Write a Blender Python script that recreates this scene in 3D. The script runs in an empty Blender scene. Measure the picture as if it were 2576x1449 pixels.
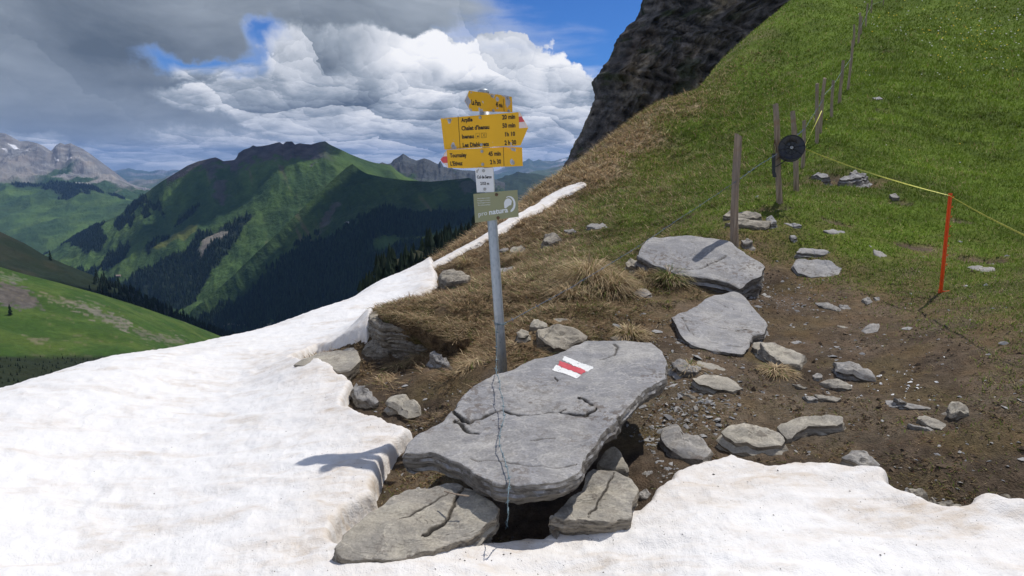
import bpy, math, random
import numpy as np
from mathutils import Vector
R = math.radians
scene = bpy.context.scene
COL = scene.collection
rng = np.random.default_rng(7)
random.seed(5)

# ------------------------------------------------------------------ camera
EYE = 1.6
FPX, CU, CV, PITCH = 1709.0, 1288.0, 724.5, R(10.1)     # focal length etc. in units of a 2576 px wide frame
cd = bpy.data.cameras.new('camera'); cam = bpy.data.objects.new('camera', cd); COL.objects.link(cam)
cd.sensor_width = 36; cd.lens = 36*FPX/2576
cam.location = (0, 0, EYE); cam.rotation_euler = (R(90)-PITCH, 0, 0)
cd.clip_start = 0.05; cd.clip_end = 90000
scene.camera = cam

# ------------------------------------------------------------------ sun, exposure
SUN_AZ, SUN_EL = R(47), R(61)                            # azimuth to the right of +Y
SD = Vector((math.cos(SUN_EL)*math.sin(SUN_AZ), math.cos(SUN_EL)*math.cos(SUN_AZ), math.sin(SUN_EL)))
ld = bpy.data.lights.new('sun', 'SUN'); sun = bpy.data.objects.new('sun', ld); COL.objects.link(sun)
ld.energy = 3.8; ld.angle = R(0.55); ld.color = (1.0, 0.955, 0.89)
sun.rotation_euler = (-SD).to_track_quat('-Z', 'Y').to_euler()
sun.location = (10, 10, 40)
vs = scene.view_settings
vs.view_transform = 'Standard'; vs.look = 'None'; vs.gamma = 1; vs.exposure = 0.0
vs.use_curve_mapping = False
scene.cycles.max_bounces = 6
scene.cycles.volume_bounces = 0
scene.cycles.transparent_max_bounces = 12

HAZE_D = 3.5e-5
# clouds: target of the shade (x, y, z), half sizes, height, label, seed, turn
CLOUDS = [(-330, 2120, -250, 820, 330, 170, 1900, 'broad grey cumulus that shades the wooded spur', 1, .55),
          (-1080, 3020, 60, 330, 150, 110, 1950, 'cumulus that shades the crest of the main mountain', 2, .4),
          (-330, 900, -180, 190, 330, 120, 1700, 'cumulus that shades the dark hillside', 3, -.2)]

# ------------------------------------------------------------------ pixel geometry (where things stand in the world)
CP, SP = math.cos(PITCH), math.sin(PITCH)
def ray(U, V):
    """direction (per unit of world y) for a picture point"""
    U = np.asarray(U, float); V = np.asarray(V, float)
    dx = (U-CU)/FPX; dy = (V-CV)/FPX
    yy = CP - dy*SP; zz = -SP - dy*CP
    return dx/yy, zz/yy
def P(U, V, Y):
    a, b = ray(U, V)
    return np.stack([a*Y, np.broadcast_to(np.asarray(Y, float), np.shape(a*Y)), EYE+b*Y], -1)
def azel(U, V):
    a, b = ray(U, V)
    return math.atan2(float(a), 1), math.atan2(float(b), math.sqrt(1+float(a)**2))

# ------------------------------------------------------------------ node helper
class NT:
    def __init__(s, tree): s.t = tree; s.n = tree.nodes; s.l = tree.links
    def node(s, kind, **kw):
        nd = s.n.new(kind)
        for k, v in kw.items(): setattr(nd, k, v)
        return nd
    def put(s, sock, v):
        if isinstance(v, bpy.types.NodeSocket): s.l.new(v, sock)
        elif v is not None: sock.default_value = v
    def m(s, op, a, b=None, c=None, clamp=False):
        nd = s.n.new('ShaderNodeMath'); nd.operation = op; nd.use_clamp = clamp
        s.put(nd.inputs[0], a)
        if b is not None: s.put(nd.inputs[1], b)
        if c is not None: s.put(nd.inputs[2], c)
        return nd.outputs[0]
    def vm(s, op, a, b=None, sc=None):
        nd = s.n.new('ShaderNodeVectorMath'); nd.operation = op
        s.put(nd.inputs[0], a)
        if b is not None: s.put(nd.inputs[1], b)
        if sc is not None: s.put(nd.inputs[3], sc)
        return nd.outputs[0]
    def noise(s, vec, scale, detail=4, rough=0.55, dist=0.0, col=False):
        nd = s.n.new('ShaderNodeTexNoise')
        s.put(nd.inputs['Vector'], vec); s.put(nd.inputs['Scale'], scale)
        nd.inputs['Detail'].default_value = detail; nd.inputs['Roughness'].default_value = rough
        nd.inputs['Distortion'].default_value = dist
        return nd.outputs['Color' if col else 'Fac']
    def voro(s, vec, scale, feature='F1', detail=0, rough=.5, smooth=None):
        nd = s.n.new('ShaderNodeTexVoronoi'); nd.feature = feature
        s.put(nd.inputs['Vector'], vec); s.put(nd.inputs['Scale'], scale)
        nd.inputs['Detail'].default_value = detail; nd.inputs['Roughness'].default_value = rough
        if smooth is not None and feature == 'SMOOTH_F1': nd.inputs['Smoothness'].default_value = smooth
        return nd.outputs['Distance']
    def mp(s, v, a, b, c=0.0, d=1.0, smooth=False):
        nd = s.n.new('ShaderNodeMapRange')
        if smooth: nd.interpolation_type = 'SMOOTHSTEP'
        s.put(nd.inputs[0], v); s.put(nd.inputs[1], a); s.put(nd.inputs[2], b)
        s.put(nd.inputs[3], c); s.put(nd.inputs[4], d)
        return nd.outputs[0]
    def mix(s, f, a, b, blend='MIX'):
        nd = s.n.new('ShaderNodeMix'); nd.data_type = 'RGBA'; nd.blend_type = blend
        s.put(nd.inputs[0], f); s.put(nd.inputs[6], a); s.put(nd.inputs[7], b)
        return nd.outputs[2]
    def xyz(s, v):
        nd = s.n.new('ShaderNodeSeparateXYZ'); s.put(nd.inputs[0], v); return nd.outputs
    def cxyz(s, x, y, z):
        nd = s.n.new('ShaderNodeCombineXYZ'); s.put(nd.inputs[0], x); s.put(nd.inputs[1], y); s.put(nd.inputs[2], z)
        return nd.outputs[0]
def rgb(r, g, b): return (r, g, b, 1.0)

# ------------------------------------------------------------------ sky
world = bpy.data.worlds.new('World'); scene.world = world; world.use_nodes = True
world.node_tree.nodes.clear()
w = NT(world.node_tree)
sky = w.node('ShaderNodeTexSky'); sky.sky_type = 'NISHITA'; sky.sun_disc = False
sky.sun_elevation = SUN_EL; sky.sun_rotation = SUN_AZ; sky.altitude = 2150; sky.air_density = 1.0
sky.dust_density = 0.4; sky.ozone_density = 1.6
tc = w.node('ShaderNodeTexCoord').outputs['Generated']
d = w.vm('NORMALIZE', tc)
dx_, dy_, dz_ = w.xyz(d)[0:3]
az = w.m('ARCTAN2', dx_, dy_); el = w.m('ARCSINE', dz_)
warp = w.noise(d, 9.0, 8, .62, col=True)
dw = w.vm('ADD', d, w.vm('SCALE', w.vm('SUBTRACT', warp, (.5, .5, .5)), sc=.105))
dwx, dwy, dwz = w.xyz(dw)[0:3]
azw = w.m('ARCTAN2', dwx, dwy); elw = w.m('ARCSINE', dwz)
def blob(U, V, ru, rv, amp=1.0):
    a0, e0 = azel(U, V)
    qa = w.m('DIVIDE', w.m('SUBTRACT', azw, a0), ru/FPX)
    qe = w.m('DIVIDE', w.m('SUBTRACT', elw, e0), rv/FPX)
    q = w.m('ADD', w.m('MULTIPLY', qa, qa), w.m('MULTIPLY', qe, qe))
    return w.m('MULTIPLY', w.m('EXPONENT', w.m('MULTIPLY', q, -1.0)), amp)
def total(lst):
    r = lst[0]
    for x in lst[1:]: r = w.m('ADD', r, x)
    return r
sq = w.cxyz(dx_, dy_, w.m('MULTIPLY', dz_, 1.2))
def cells(v, scale, lx=.55, lz=.83):
    """rounded cells: height of each puff and how far its surface turns to the light"""
    nd = w.n.new('ShaderNodeTexVoronoi'); nd.feature = 'F1'; w.put(nd.inputs['Vector'], v); nd.inputs['Scale'].default_value = scale
    off_ = w.vm('SUBTRACT', v, nd.outputs['Position']); o = w.xyz(off_)
    dot = w.m('ADD', w.m('MULTIPLY', o[0], lx*scale), w.m('MULTIPLY', o[2], lz*scale))
    return nd.outputs['Distance'], dot
def billow(v, s0, lx=.55, lz=.83):
    q = w.vm('ADD', v, w.vm('SCALE', w.vm('SUBTRACT', w.noise(v, s0*1.3, 5, .62, col=True), (.5, .5, .5)), sc=.55/s0))
    d1, l1 = cells(q, s0, lx, lz); d2, l2 = cells(q, s0*2.3, lx, lz); d3, l3 = cells(q, s0*5.1, lx, lz)
    h = w.m('SUBTRACT', 1.0, w.m('ADD', w.m('ADD', w.m('MULTIPLY', d1, .60), w.m('MULTIPLY', d2, .30)), w.m('MULTIPLY', d3, .15)))
    L = w.m('ADD', w.m('ADD', w.m('MULTIPLY', l1, .72), w.m('MULTIPLY', l2, .34)), w.m('MULTIPLY', l3, .13))
    return h, L
ph, pl = billow(sq, 5.4)
# far deck in its own perspective
den = w.m('ADD', w.m('MAXIMUM', dz_, 0.0), .050)
deckv = w.cxyz(w.m('MULTIPLY', az, 11.0), 0.0, w.m('MULTIPLY', w.m('LOGARITHM', den, 2.718), 3.6))
dh, dl = billow(deckv, .85, .25, .97)
n_big = w.noise(sq, 2.6, 6, .55)
n_soft = w.noise(w.cxyz(dx_, dy_, w.m('MULTIPLY', dz_, 2.6)), 3.4, 7, .55, .4)
darkm = total([blob(150, 60, 640, 190, 1.4), blob(600, 10, 380, 110, 1.0), blob(850, 5, 210, 70, .9), blob(990, 0, 90, 34, .5), blob(330, 205, 400, 70, 1.0), blob(0, 250, 280, 60, .7)])
darkm = w.mp(w.m('ADD', darkm, w.m('MULTIPLY', w.m('SUBTRACT', n_soft, .5), 1.6)), .28, .75, 0.0, 1.0, True)
cumm = total([blob(760, 170, 130, 95, 1.1), blob(880, 200, 160, 110, 1.0), blob(1030, 160, 150, 100, 1.35), blob(1130, 220, 170, 100, .9), blob(1250, 170, 120, 75, 1.35), blob(1300, 120, 45, 35, .6), blob(1120, 120, 60, 45, .5), blob(1420, 230, 130, 80, 1.4),
              blob(560, 210, 110, 26, 1.0), blob(480, 240, 90, 30, .5), blob(700, 270, 320, 60, .9), blob(1100, 290, 400, 60, 1.0), blob(1400, 320, 200, 70, 1.0)])
gaps = total([blob(1400, 45, 330, 75, .9), blob(1500, 130, 60, 40, .6), blob(1172, 110, 38, 40, .5)])
hole = w.mp(w.m('ADD', total([blob(500, 150, 150, 36, 1.5), blob(672, 95, 50, 36, 1.2)]), w.m('MULTIPLY', w.m('SUBTRACT', n_soft, .5), 2.2)), .30, 1.35, 0.0, .92, True)
elev_fade = w.mp(el, R(15), R(26), 0.0, 1.0, True)
away = w.m('MAXIMUM', elev_fade, w.mp(w.m('ABSOLUTE', az), .62, 1.1, 0.0, 1.0))
cumm = w.m('ADD', w.m('SUBTRACT', cumm, gaps), w.m('MULTIPLY', away, w.m('MULTIPLY', w.m('SUBTRACT', n_big, .36), 4.5)))
a_cum = w.mp(w.m('ADD', cumm, w.m('MULTIPLY', w.m('SUBTRACT', ph, .50), 2.6)), .36, .66, 0.0, 1.0, True)
a_dark = w.m('MULTIPLY', darkm, w.m('SUBTRACT', 1.0, hole))
a_low = w.mp(w.m('ADD', el, w.m('MULTIPLY', w.m('SUBTRACT', dh, .5), .05)), R(6.2), R(8.0), 1.0, 0.0, True)
alpha = w.m('MAXIMUM', w.m('MULTIPLY', w.m('MAXIMUM', a_cum, a_dark), w.m('SUBTRACT', 1.0, hole)), a_low)
# lightness of the sunlit cumulus
tops = total([blob(1010, 120, 210, 70, .24), blob(1270, 125, 140, 65, .30), blob(1430, 200, 120, 60, .30), blob(1120, 150, 150, 60, .10), blob(700, 120, 80, 50, .10), blob(560, 200, 110, 20, .16),
              blob(690, 240, 200, 50, -.12), blob(900, 250, 150, 40, -.10), blob(1130, 262, 200, 38, -.12), blob(1100, 180, 60, 40, -.06)])
l_cum = w.m('ADD', w.m('ADD', .60, tops), w.m('MULTIPLY', pl, .50))
l_cum = w.m('ADD', l_cum, w.m('MULTIPLY', w.m('SUBTRACT', w.noise(sq, 9.0, 5, .55, .2), .5), 1.25))
l_cum = w.m('ADD', l_cum, w.m('MULTIPLY', w.m('SUBTRACT', w.m('MINIMUM', w.m('ADD', cumm, 0.0), 1.6), 1.0), -.10))
l_dark = w.m('ADD', w.m('ADD', .27, total([blob(120, 110, 500, 90, -.02), blob(440, 225, 260, 40, -.07), blob(760, 60, 330, 45, .03), blob(620, 150, 90, 60, .05), blob(150, 0, 300, 60, .05), blob(1060, 10, 120, 50, .10)])), w.m('ADD', w.m('MULTIPLY', w.m('SUBTRACT', n_soft, .5), 1.0), w.m('MULTIPLY', pl, .05)))
l_low = w.m('ADD', w.m('ADD', .58, w.m('MULTIPLY', dl, .55)), w.m('MULTIPLY', w.m('SUBTRACT', w.noise(deckv, 1.0, 6, .6, .3), .5), 1.5))
l_low = w.m('ADD', l_low, total([blob(80, 285, 150, 30, .14), blob(330, 330, 300, 30, .03), blob(1440, 330, 120, 60, .14), blob(350, 392, 260, 10, -.10), blob(1000, 300, 240, 20, -.08)]))
lum = w.m('ADD', w.m('MULTIPLY', l_cum, w.m('SUBTRACT', 1.0, a_low)), w.m('MULTIPLY', l_low, a_low))
over = w.m('MULTIPLY', a_dark, w.m('SUBTRACT', 1.0, w.m('MULTIPLY', w.mp(cumm, .7, 1.1, 0.0, 1.0, True), .85)))
lum = w.m('ADD', w.m('MULTIPLY', lum, w.m('SUBTRACT', 1.0, over)), w.m('MULTIPLY', l_dark, over))
lum = w.m('ADD', lum, w.m('MULTIPLY', w.m('SUBTRACT', 1.0, alpha), .12))
lum = w.m('MAXIMUM', w.m('MINIMUM', lum, 1.0), .08)
ramp = w.node('ShaderNodeValToRGB'); w.put(ramp.inputs[0], lum)
e = ramp.color_ramp.elements
e[0].position = .06; e[0].color = rgb(.095, .120, .150)
e[1].position = 1.0; e[1].color = rgb(.98, .98, 1.0)
for pos, c in ((.25, (.200, .235, .280)), (.45, (.34, .385, .445)), (.70, (.66, .69, .75))):
    q = ramp.color_ramp.elements.new(pos); q.color = rgb(*c)
skyc = w.vm('MULTIPLY', sky.outputs[0], (.105*.24, .105*.50, .105*.90))
horizon_air = w.mp(el, R(-1), R(2.0), .35, 0.0, True)
base = w.mix(alpha, skyc, ramp.outputs[0])
base = w.mix(horizon_air, base, rgb(.36, .45, .56))
bg = w.node('ShaderNodeBackground'); w.put(bg.inputs[0], base); bg.inputs[1].default_value = 1.05
wo = w.node('ShaderNodeOutputWorld'); w.l.new(bg.outputs[0], wo.inputs[0])
world.cycles.sampling_method = 'MANUAL'; world.cycles.sample_map_resolution = 512

# ------------------------------------------------------------------ numpy noise
def _h(ix, iy, iz, seed):
    n = (ix.astype(np.int64)*374761393 + iy.astype(np.int64)*668265263 + iz.astype(np.int64)*2147483647*3 + seed*1274126177) & 0xffffffff
    n = ((n ^ (n >> 13))*1274126177) & 0xffffffff
    n = ((n ^ (n >> 16))*2246822519) & 0xffffffff
    return ((n ^ (n >> 15)) & 0xffffff)/float(0xffffff)
def vn2(x, y, seed=0):
    x = np.asarray(x, float); y = np.asarray(y, float)
    ix = np.floor(x); iy = np.floor(y); fx = x-ix; fy = y-iy
    z = np.zeros_like(ix)
    def g(ax, ay):
        a = _h(ix+ax, iy+ay, z, seed)*2*math.pi
        return np.cos(a)*(fx-ax)+np.sin(a)*(fy-ay)
    ux = fx*fx*fx*(fx*(fx*6-15)+10); uy = fy*fy*fy*(fy*(fy*6-15)+10)
    return ((g(0, 0)*(1-ux)+g(1, 0)*ux)*(1-uy)+(g(0, 1)*(1-ux)+g(1, 1)*ux)*uy)*1.5
def fbm(x, y, octv=5, seed=0, gain=.5, ridged=False):
    a = 1.0; s = 0.0; f = 1.0; t = 0.0
    for o in range(octv):
        n = vn2(x*f+o*17.3, y*f-o*9.1, seed+o)
        if ridged: n = 1-2*np.abs(n)
        s = s+a*n; t += a; a *= gain; f *= 2.03
    return s/t
def sstep(x, a, b):
    t = np.clip((x-a)/(b-a), 0, 1); return t*t*(3-2*t)
def lerp(a, b, t): return a+(b-a)*t

# ------------------------------------------------------------------ mesh helpers
def mesh_np(name, v, quads=None, tris=None, smooth=True, attrs=None, mats=None, matidx=None):
    me = bpy.data.meshes.new(name)
    v = np.asarray(v, np.float32)
    loops = []; starts = []; tot = []; off = 0
    if quads is not None and len(quads):
        q = np.asarray(quads, np.int32); loops.append(q.ravel()); starts.append(off+np.arange(len(q))*4); tot.append(np.full(len(q), 4)); off += q.size
    if tris is not None and len(tris):
        t = np.asarray(tris, np.int32); loops.append(t.ravel()); starts.append(off+np.arange(len(t))*3); tot.append(np.full(len(t), 3)); off += t.size
    loops = np.concatenate(loops); starts = np.concatenate(starts).astype(np.int32); tot = np.concatenate(tot).astype(np.int32)
    me.vertices.add(len(v)); me.vertices.foreach_set('co', v.ravel())
    me.loops.add(len(loops)); me.loops.foreach_set('vertex_index', loops)
    me.polygons.add(len(starts)); me.polygons.foreach_set('loop_start', starts); me.polygons.foreach_set('loop_total', tot)
    if matidx is not None: me.polygons.foreach_set('material_index', np.asarray(matidx, np.int32))
    me.update(calc_edges=True)
    me.polygons.foreach_set('use_smooth', np.full(len(starts), smooth))
    if attrs:
        for k, a in attrs.items():
            a = np.asarray(a, np.float32)
            if a.ndim == 2:
                if a.shape[1] == 3: a = np.concatenate([a, np.ones((len(a), 1), np.float32)], 1)
                at = me.attributes.new(k, 'FLOAT_COLOR', 'POINT'); at.data.foreach_set('color', a.ravel())
            else:
                at = me.attributes.new(k, 'FLOAT', 'POINT'); at.data.foreach_set('value', a.ravel())
    for mt in (mats or []): me.materials.append(mt)
    me.validate()
    return me
def add(name, me, parent=None, loc=None, label=None, cat=None, group=None, kind=None):
    o = bpy.data.objects.new(name, me); COL.objects.link(o)
    if parent is not None: o.parent = parent
    if loc is not None: o.location = loc
    if label: o['label'] = label
    if cat: o['category'] = cat
    if group: o['group'] = group
    if kind: o['kind'] = kind
    return o
def empty(name, loc, label, cat, group=None):
    return add(name, None, None, loc, label, cat, group)
def grid_quads(nr, nc, wrap=False):
    i = np.arange(nr-1)[:, None]; j = np.arange(nc if wrap else nc-1)[None, :]; j2 = (j+1) % nc
    return np.stack([i*nc+j, i*nc+j2, (i+1)*nc+j2, (i+1)*nc+j], -1).reshape(-1, 4)

def tube(pts, rad, sides=6, cap=True):
    """verts, quads, tris of a tube along pts; rad scalar or list"""
    pts = [Vector(p) for p in pts]; n = len(pts)
    rad = [rad]*n if not hasattr(rad, '__len__') else rad
    v = []; prev = None
    for i, p in enumerate(pts):
        t = (pts[min(i+1, n-1)]-pts[max(i-1, 0)]).normalized()
        up = prev if prev is not None else (Vector((0, 0, 1)) if abs(t.z) < .9 else Vector((0, 1, 0)))
        x = t.cross(up).normalized() if t.cross(up).length > 1e-6 else t.orthogonal().normalized()
        y = x.cross(t).normalized(); prev = y
        for k in range(sides):
            a = 2*math.pi*k/sides
            v.append(p+x*math.cos(a)*rad[i]+y*math.sin(a)*rad[i])
    q = [(i*sides+k, i*sides+(k+1) % sides, (i+1)*sides+(k+1) % sides, (i+1)*sides+k) for i in range(n-1) for k in range(sides)]
    tr = []
    if cap:
        v.append(pts[0]); v.append(pts[-1]); a = len(v)-2
        for k in range(sides):
            tr.append((a, (k+1) % sides, k)); tr.append((a+1, (n-1)*sides+k, (n-1)*sides+(k+1) % sides))
    return [tuple(p) for p in v], q, tr
class MB:
    def __init__(s): s.v = []; s.q = []; s.t = []
    def addg(s, v, q=(), t=()):
        o = len(s.v); s.v += [tuple(p) for p in v]
        s.q += [tuple(i+o for i in f) for f in q]; s.t += [tuple(i+o for i in f) for f in t]; return s
    def tube(s, pts, rad, sides=6, cap=True): return s.addg(*tube(pts, rad, sides, cap))
    def build(s, name, mat, parent=None, origin=None, smooth=True, **kw):
        v = np.array(s.v, float)
        if origin is not None: v = v-np.array(origin)
        me = mesh_np(name, v, s.q or None, s.t or None, smooth, mats=[mat])
        return add(name, me, parent, loc=origin if parent is None else None, **kw)
# ------------------------------------------------------------------ materials
def new_mat(name, rough=.9, spec=.25):
    m = bpy.data.materials.new(name); m.use_nodes = True
    t = NT(m.node_tree); b = m.node_tree.nodes['Principled BSDF']
    b.inputs['Roughness'].default_value = rough
    b.inputs['Specular IOR Level'].default_value = spec
    return m, t, b
def bump(t, b, h, strength=.5, dist=.01):
    n = t.node('ShaderNodeBump'); n.inputs['Strength'].default_value = strength; n.inputs['Distance'].default_value = dist
    t.put(n.inputs['Height'], h); t.l.new(n.outputs[0], b.inputs['Normal'])
def objpos(t): return t.node('ShaderNodeTexCoord').outputs['Object']
def worldpos(t): return t.node('ShaderNodeNewGeometry').outputs['Position']
def attr(t, name, which='Color'):
    n = t.node('ShaderNodeAttribute'); n.attribute_name = name; return n.outputs[which]
def plain(name, c, rough=.6, metal=0.0, spec=.4, var=0.0, scale=40, bmp=0.0):
    m, t, b = new_mat(name, rough, spec)
    b.inputs['Metallic'].default_value = metal
    if var:
        n = t.noise(objpos(t), scale, 5, .6)
        c2 = t.mix(t.mp(n, .3, .7), rgb(*[x*(1-var) for x in c]), rgb(*[min(1, x*(1+var)) for x in c]))
        t.put(b.inputs['Base Color'], c2)
        if bmp: bump(t, b, n, bmp, .003)
    else: b.inputs['Base Color'].default_value = rgb(*c)
    return m

def terrain_mat(name, s1, s2, bs, bd, var=.5, rough=.95, s0=None):
    """vertex colour times fine noise, with bump"""
    m, t, b = new_mat(name, rough, .12)
    p = worldpos(t)
    n1 = t.noise(p, s1, 6, .62); n2 = t.noise(p, s2, 4, .6)
    f = t.m('ADD', t.m('MULTIPLY', t.m('SUBTRACT', n1, .5), 2.2*var), t.m('MULTIPLY', t.m('SUBTRACT', n2, .5), 2.0*var))
    f = t.m('MAXIMUM', t.m('ADD', 1.0, f), .15)
    c = t.vm('SCALE', attr(t, 'col'), sc=f)
    hue = t.noise(p, s1*.37, 3, .5)
    c = t.mix(t.mp(hue, .4, .7, 0, .35), c, t.vm('MULTIPLY', c, (1.25, 1.0, .8)))
    t.put(b.inputs['Base Color'], c)
    bump(t, b, t.m('ADD', n1, t.m('MULTIPLY', n2, .5)), bs, bd)
    return m
M = {}
M['ground'] = terrain_mat('ground', 14.0, 95.0, 1.0, .045, .62)
M['hill'] = terrain_mat('hill', .06, .35, .5, 3.0, .32)
M['mountain'] = terrain_mat('mountain', .014, .08, .7, 14.0, .34)
M['far'] = terrain_mat('far_mountain', .002, .008, .4, 60.0, .30)
M['cliff'] = terrain_mat('cliff', .9, 4.5, 1.0, .7, .8)

def snow_mat():
    m, t, b = new_mat('snow', .55, .3)
    p = worldpos(t)
    st = t.vm('MULTIPLY', p, (1.0, 2.4, 1.0))
    n1 = t.noise(st, 1.9, 7, .62, .8); n2 = t.noise(st, 7.0, 6, .65, .5); n3 = t.noise(p, 160, 2, .5)
    f = t.m('MULTIPLY', t.mp(n1, .44, .70, 0, 1, True), t.mp(n2, .38, .68, .2, 1))
    f = t.m('ADD', t.m('MULTIPLY', f, .62), t.m('MULTIPLY', attr(t, 'dirt', 'Fac'), t.mp(n2, .35, .65, .15, .55)))
    c = t.mix(f, rgb(.80, .79, .775), rgb(.52, .42, .31))
    sp = t.m('MULTIPLY', t.mp(t.noise(p, 75, 3, .7), .69, .73, 0, .65), t.mp(n1, .45, .7, .15, 1))
    c = t.mix(sp, c, rgb(.16, .13, .10))
    t.put(b.inputs['Base Color'], c)
    h = t.m('ADD', t.noise(p, 22, 5, .6), t.m('MULTIPLY', n3, .35))
    bump(t, b, h, .6, .018)
    return m
M['snow'] = snow_mat()

def rock_mat(name, base, buff, side, lichen=.5, scale=1.0, seed=0.0):
    """slaty rock: blue grey cleavage faces with buff veins, brown layered edges, lichen spots"""
    m, t, b = new_mat(name, .78, .22)
    p = t.vm('ADD', objpos(t), (seed, seed*.7, 0.0))
    ps = t.vm('MULTIPLY', p, (1.0, 1.6, 9.0))
    n1 = t.noise(p, 2.6*scale, 7, .62, .6)
    n2 = t.noise(t.vm('MULTIPLY', p, (1.0, 3.5, 1.0)), 7*scale, 6, .6, 1.2)
    n3 = t.noise(p, 85*scale, 4, .6)
    c = t.mix(t.mp(n1, .42, .62), rgb(*base), rgb(*buff))
    c = t.mix(t.mp(n2, .50, .72, 0, .28), c, rgb(*[x*.70 for x in base]))
    vein = t.m('ABSOLUTE', t.m('SUBTRACT', t.noise(t.vm('MULTIPLY', p, (1.0, 2.0, 1.0)), 3.0*scale, 5, .55, 1.0), .5))
    c = t.mix(t.mp(vein, 0, .018, .55, 0), c, rgb(*[min(.8, x*1.3) for x in buff]))
    c = t.vm('SCALE', c, sc=t.mp(n3, .25, .75, .74, 1.26))
    c = t.vm('SCALE', c, sc=t.mp(t.noise(p, 5.5*scale, 4, .6, .8), .3, .7, .84, 1.16))
    # lichen and rust spots
    sp = t.m('MULTIPLY', t.mp(t.noise(p, 24*scale, 4, .65), .515, .565, 0, 1), t.mp(t.noise(p, 2.2*scale, 3, .6), .42, .60, 0, 1))
    c = t.mix(t.m('MULTIPLY', sp, lichen), c, rgb(.105, .082, .066))
    sp2 = t.mp(t.noise(p, 48*scale, 3, .6), .64, .67, 0, .5*lichen)
    c = t.mix(sp2, c, rgb(.42, .40, .35))
    # layered edge, browner
    g = t.node('ShaderNodeNewGeometry'); nz = t.xyz(g.outputs['True Normal'])[2]
    edge = t.mp(nz, .35, .78, 1.0, 0.0, True)
    n4 = t.noise(ps, 9*scale, 6, .65, .5)
    ce = t.mix(t.mp(n4, .38, .62), rgb(*[x*.42 for x in side]), rgb(*side))
    c = t.mix(t.m('MULTIPLY', edge, .85), c, ce)
    c = t.mix(t.m('MULTIPLY', edge, t.mp(t.noise(t.vm('MULTIPLY', p, (1.0, 1.0, 3.0)), 17*scale, 4, .65), .52, .60, 0, .7)), c, rgb(.06, .05, .042))
    crk = attr(t, 'crack', 'Fac')
    c = t.mix(crk, c, rgb(.055, .048, .040))
    t.put(b.inputs['Base Color'], c)
    h = t.m('ADD', t.m('ADD', t.m('MULTIPLY', n2, .55), t.m('MULTIPLY', n3, .22)), t.m('MULTIPLY', edge, t.m('MULTIPLY', n4, 2.0)))
    bump(t, b, h, .55, .012)
    return m
M['slate'] = rock_mat('slate_rock', (.245, .238, .230), (.350, .325, .285), (.26, .23, .185), .85)
M['slate_blue'] = rock_mat('blue_slate_rock', (.240, .238, .243), (.330, .318, .300), (.19, .17, .14), .8, 1.0, 3.1)
M['buff'] = rock_mat('buff_slate_rock', (.275, .255, .220), (.40, .365, .295), (.32, .275, .21), .8, 1.1, 7.7)
M['brown'] = rock_mat('mossy_brown_rock', (.24, .215, .175), (.36, .325, .26), (.235, .20, .15), .9, 1.3, 12.3)
M['wood'] = None
def wood_mat():
    m, t, b = new_mat('weathered_wood', .85, .2)
    p = objpos(t); ps = t.vm('MULTIPLY', p, (1, 1, .05))
    n = t.noise(ps, 55, 6, .65, .4); n2 = t.noise(t.vm('MULTIPLY', p, (1, 1, .25)), 9, 5, .6)
    c = t.mix(t.mp(n, .32, .68), rgb(.17, .12, .082), rgb(.52, .40, .29))
    c = t.mix(t.mp(n2, .42, .68, 0, .7), c, rgb(.27, .235, .195))
    c = t.mix(t.mp(t.noise(p, 7, 3, .5), .6, .7, 0, .5), c, rgb(.30, .17, .09))
    t.put(b.inputs['Base Color'], c); bump(t, b, n, .8, .006); return m
M['wood'] = wood_mat()
def galv():
    m, t, b = new_mat('galvanised_steel', .42, .5); b.inputs['Metallic'].default_value = .55
    p = objpos(t); v = t.voro(t.vm('MULTIPLY', p, (1, 1, .5)), 60, 'F1', 1); n = t.noise(p, 11, 5, .6)
    c = t.mix(t.mp(v, .1, .8), rgb(.27, .31, .34), rgb(.40, .44, .47))
    c = t.mix(t.mp(n, .55, .68, 0, .6), c, rgb(.50, .53, .55))
    c = t.mix(t.mp(t.noise(p, 19, 4, .6), .62, .7, 0, .4), c, rgb(.20, .21, .21))
    t.put(b.inputs['Base Color'], c); t.put(b.inputs['Roughness'], t.mp(n, .3, .7, .38, .6)); return m
M['steel'] = galv()
def sign_mat(name, c, wear_c, amt=1.0):
    m, t, b = new_mat(name, .45, .35)
    p = objpos(t); n = t.noise(p, 26, 6, .68, .3); n2 = t.noise(t.vm('MULTIPLY', p, (1, 1, .3)), 50, 4, .6)
    wv = t.m('ADD', t.m('MULTIPLY', attr(t, 'wear', 'Fac'), amt), t.m('MULTIPLY', t.m('SUBTRACT', t.m('ADD', n, n2), 1.0), 1.5))
    base = t.mix(t.mp(t.noise(p, 5, 4, .5), .3, .7), rgb(*[x*.92 for x in c]), rgb(*c))
    cc = t.mix(t.mp(wv, .42, .50, 0, 1), base, t.mix(t.mp(n2, .4, .6), rgb(*wear_c), rgb(*[min(.8, x*1.35) for x in wear_c])))
    t.put(b.inputs['Base Color'], cc); return m
M['yellow'] = sign_mat('yellow_enamel', (.86, .46, .016), (.36, .37, .40))
M['white_sign'] = sign_mat('white_enamel', (.82, .82, .80), (.36, .34, .32))
M['olive'] = sign_mat('olive_enamel', (.33, .335, .185), (.36, .37, .32), .9)
M['black'] = plain('black_lettering', (.018, .018, .018), .55)
M['white_print'] = plain('white_print', (.80, .82, .80), .55)
M['red_print'] = plain('red_print', (.66, .09, .09), .5)
M['pink_white'] = plain('pinkish_white_print', (.80, .66, .60), .55)
M['bolt'] = plain('bolt_steel', (.42, .41, .38), .35, .6, var=.3, scale=200)
M['rust'] = plain('rusty_steel', (.17, .105, .06), .8, .2, var=.4, scale=90)
M['wire'] = plain('zinc_wire', (.18, .25, .28), .5, .3, var=.35, scale=60)
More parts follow.
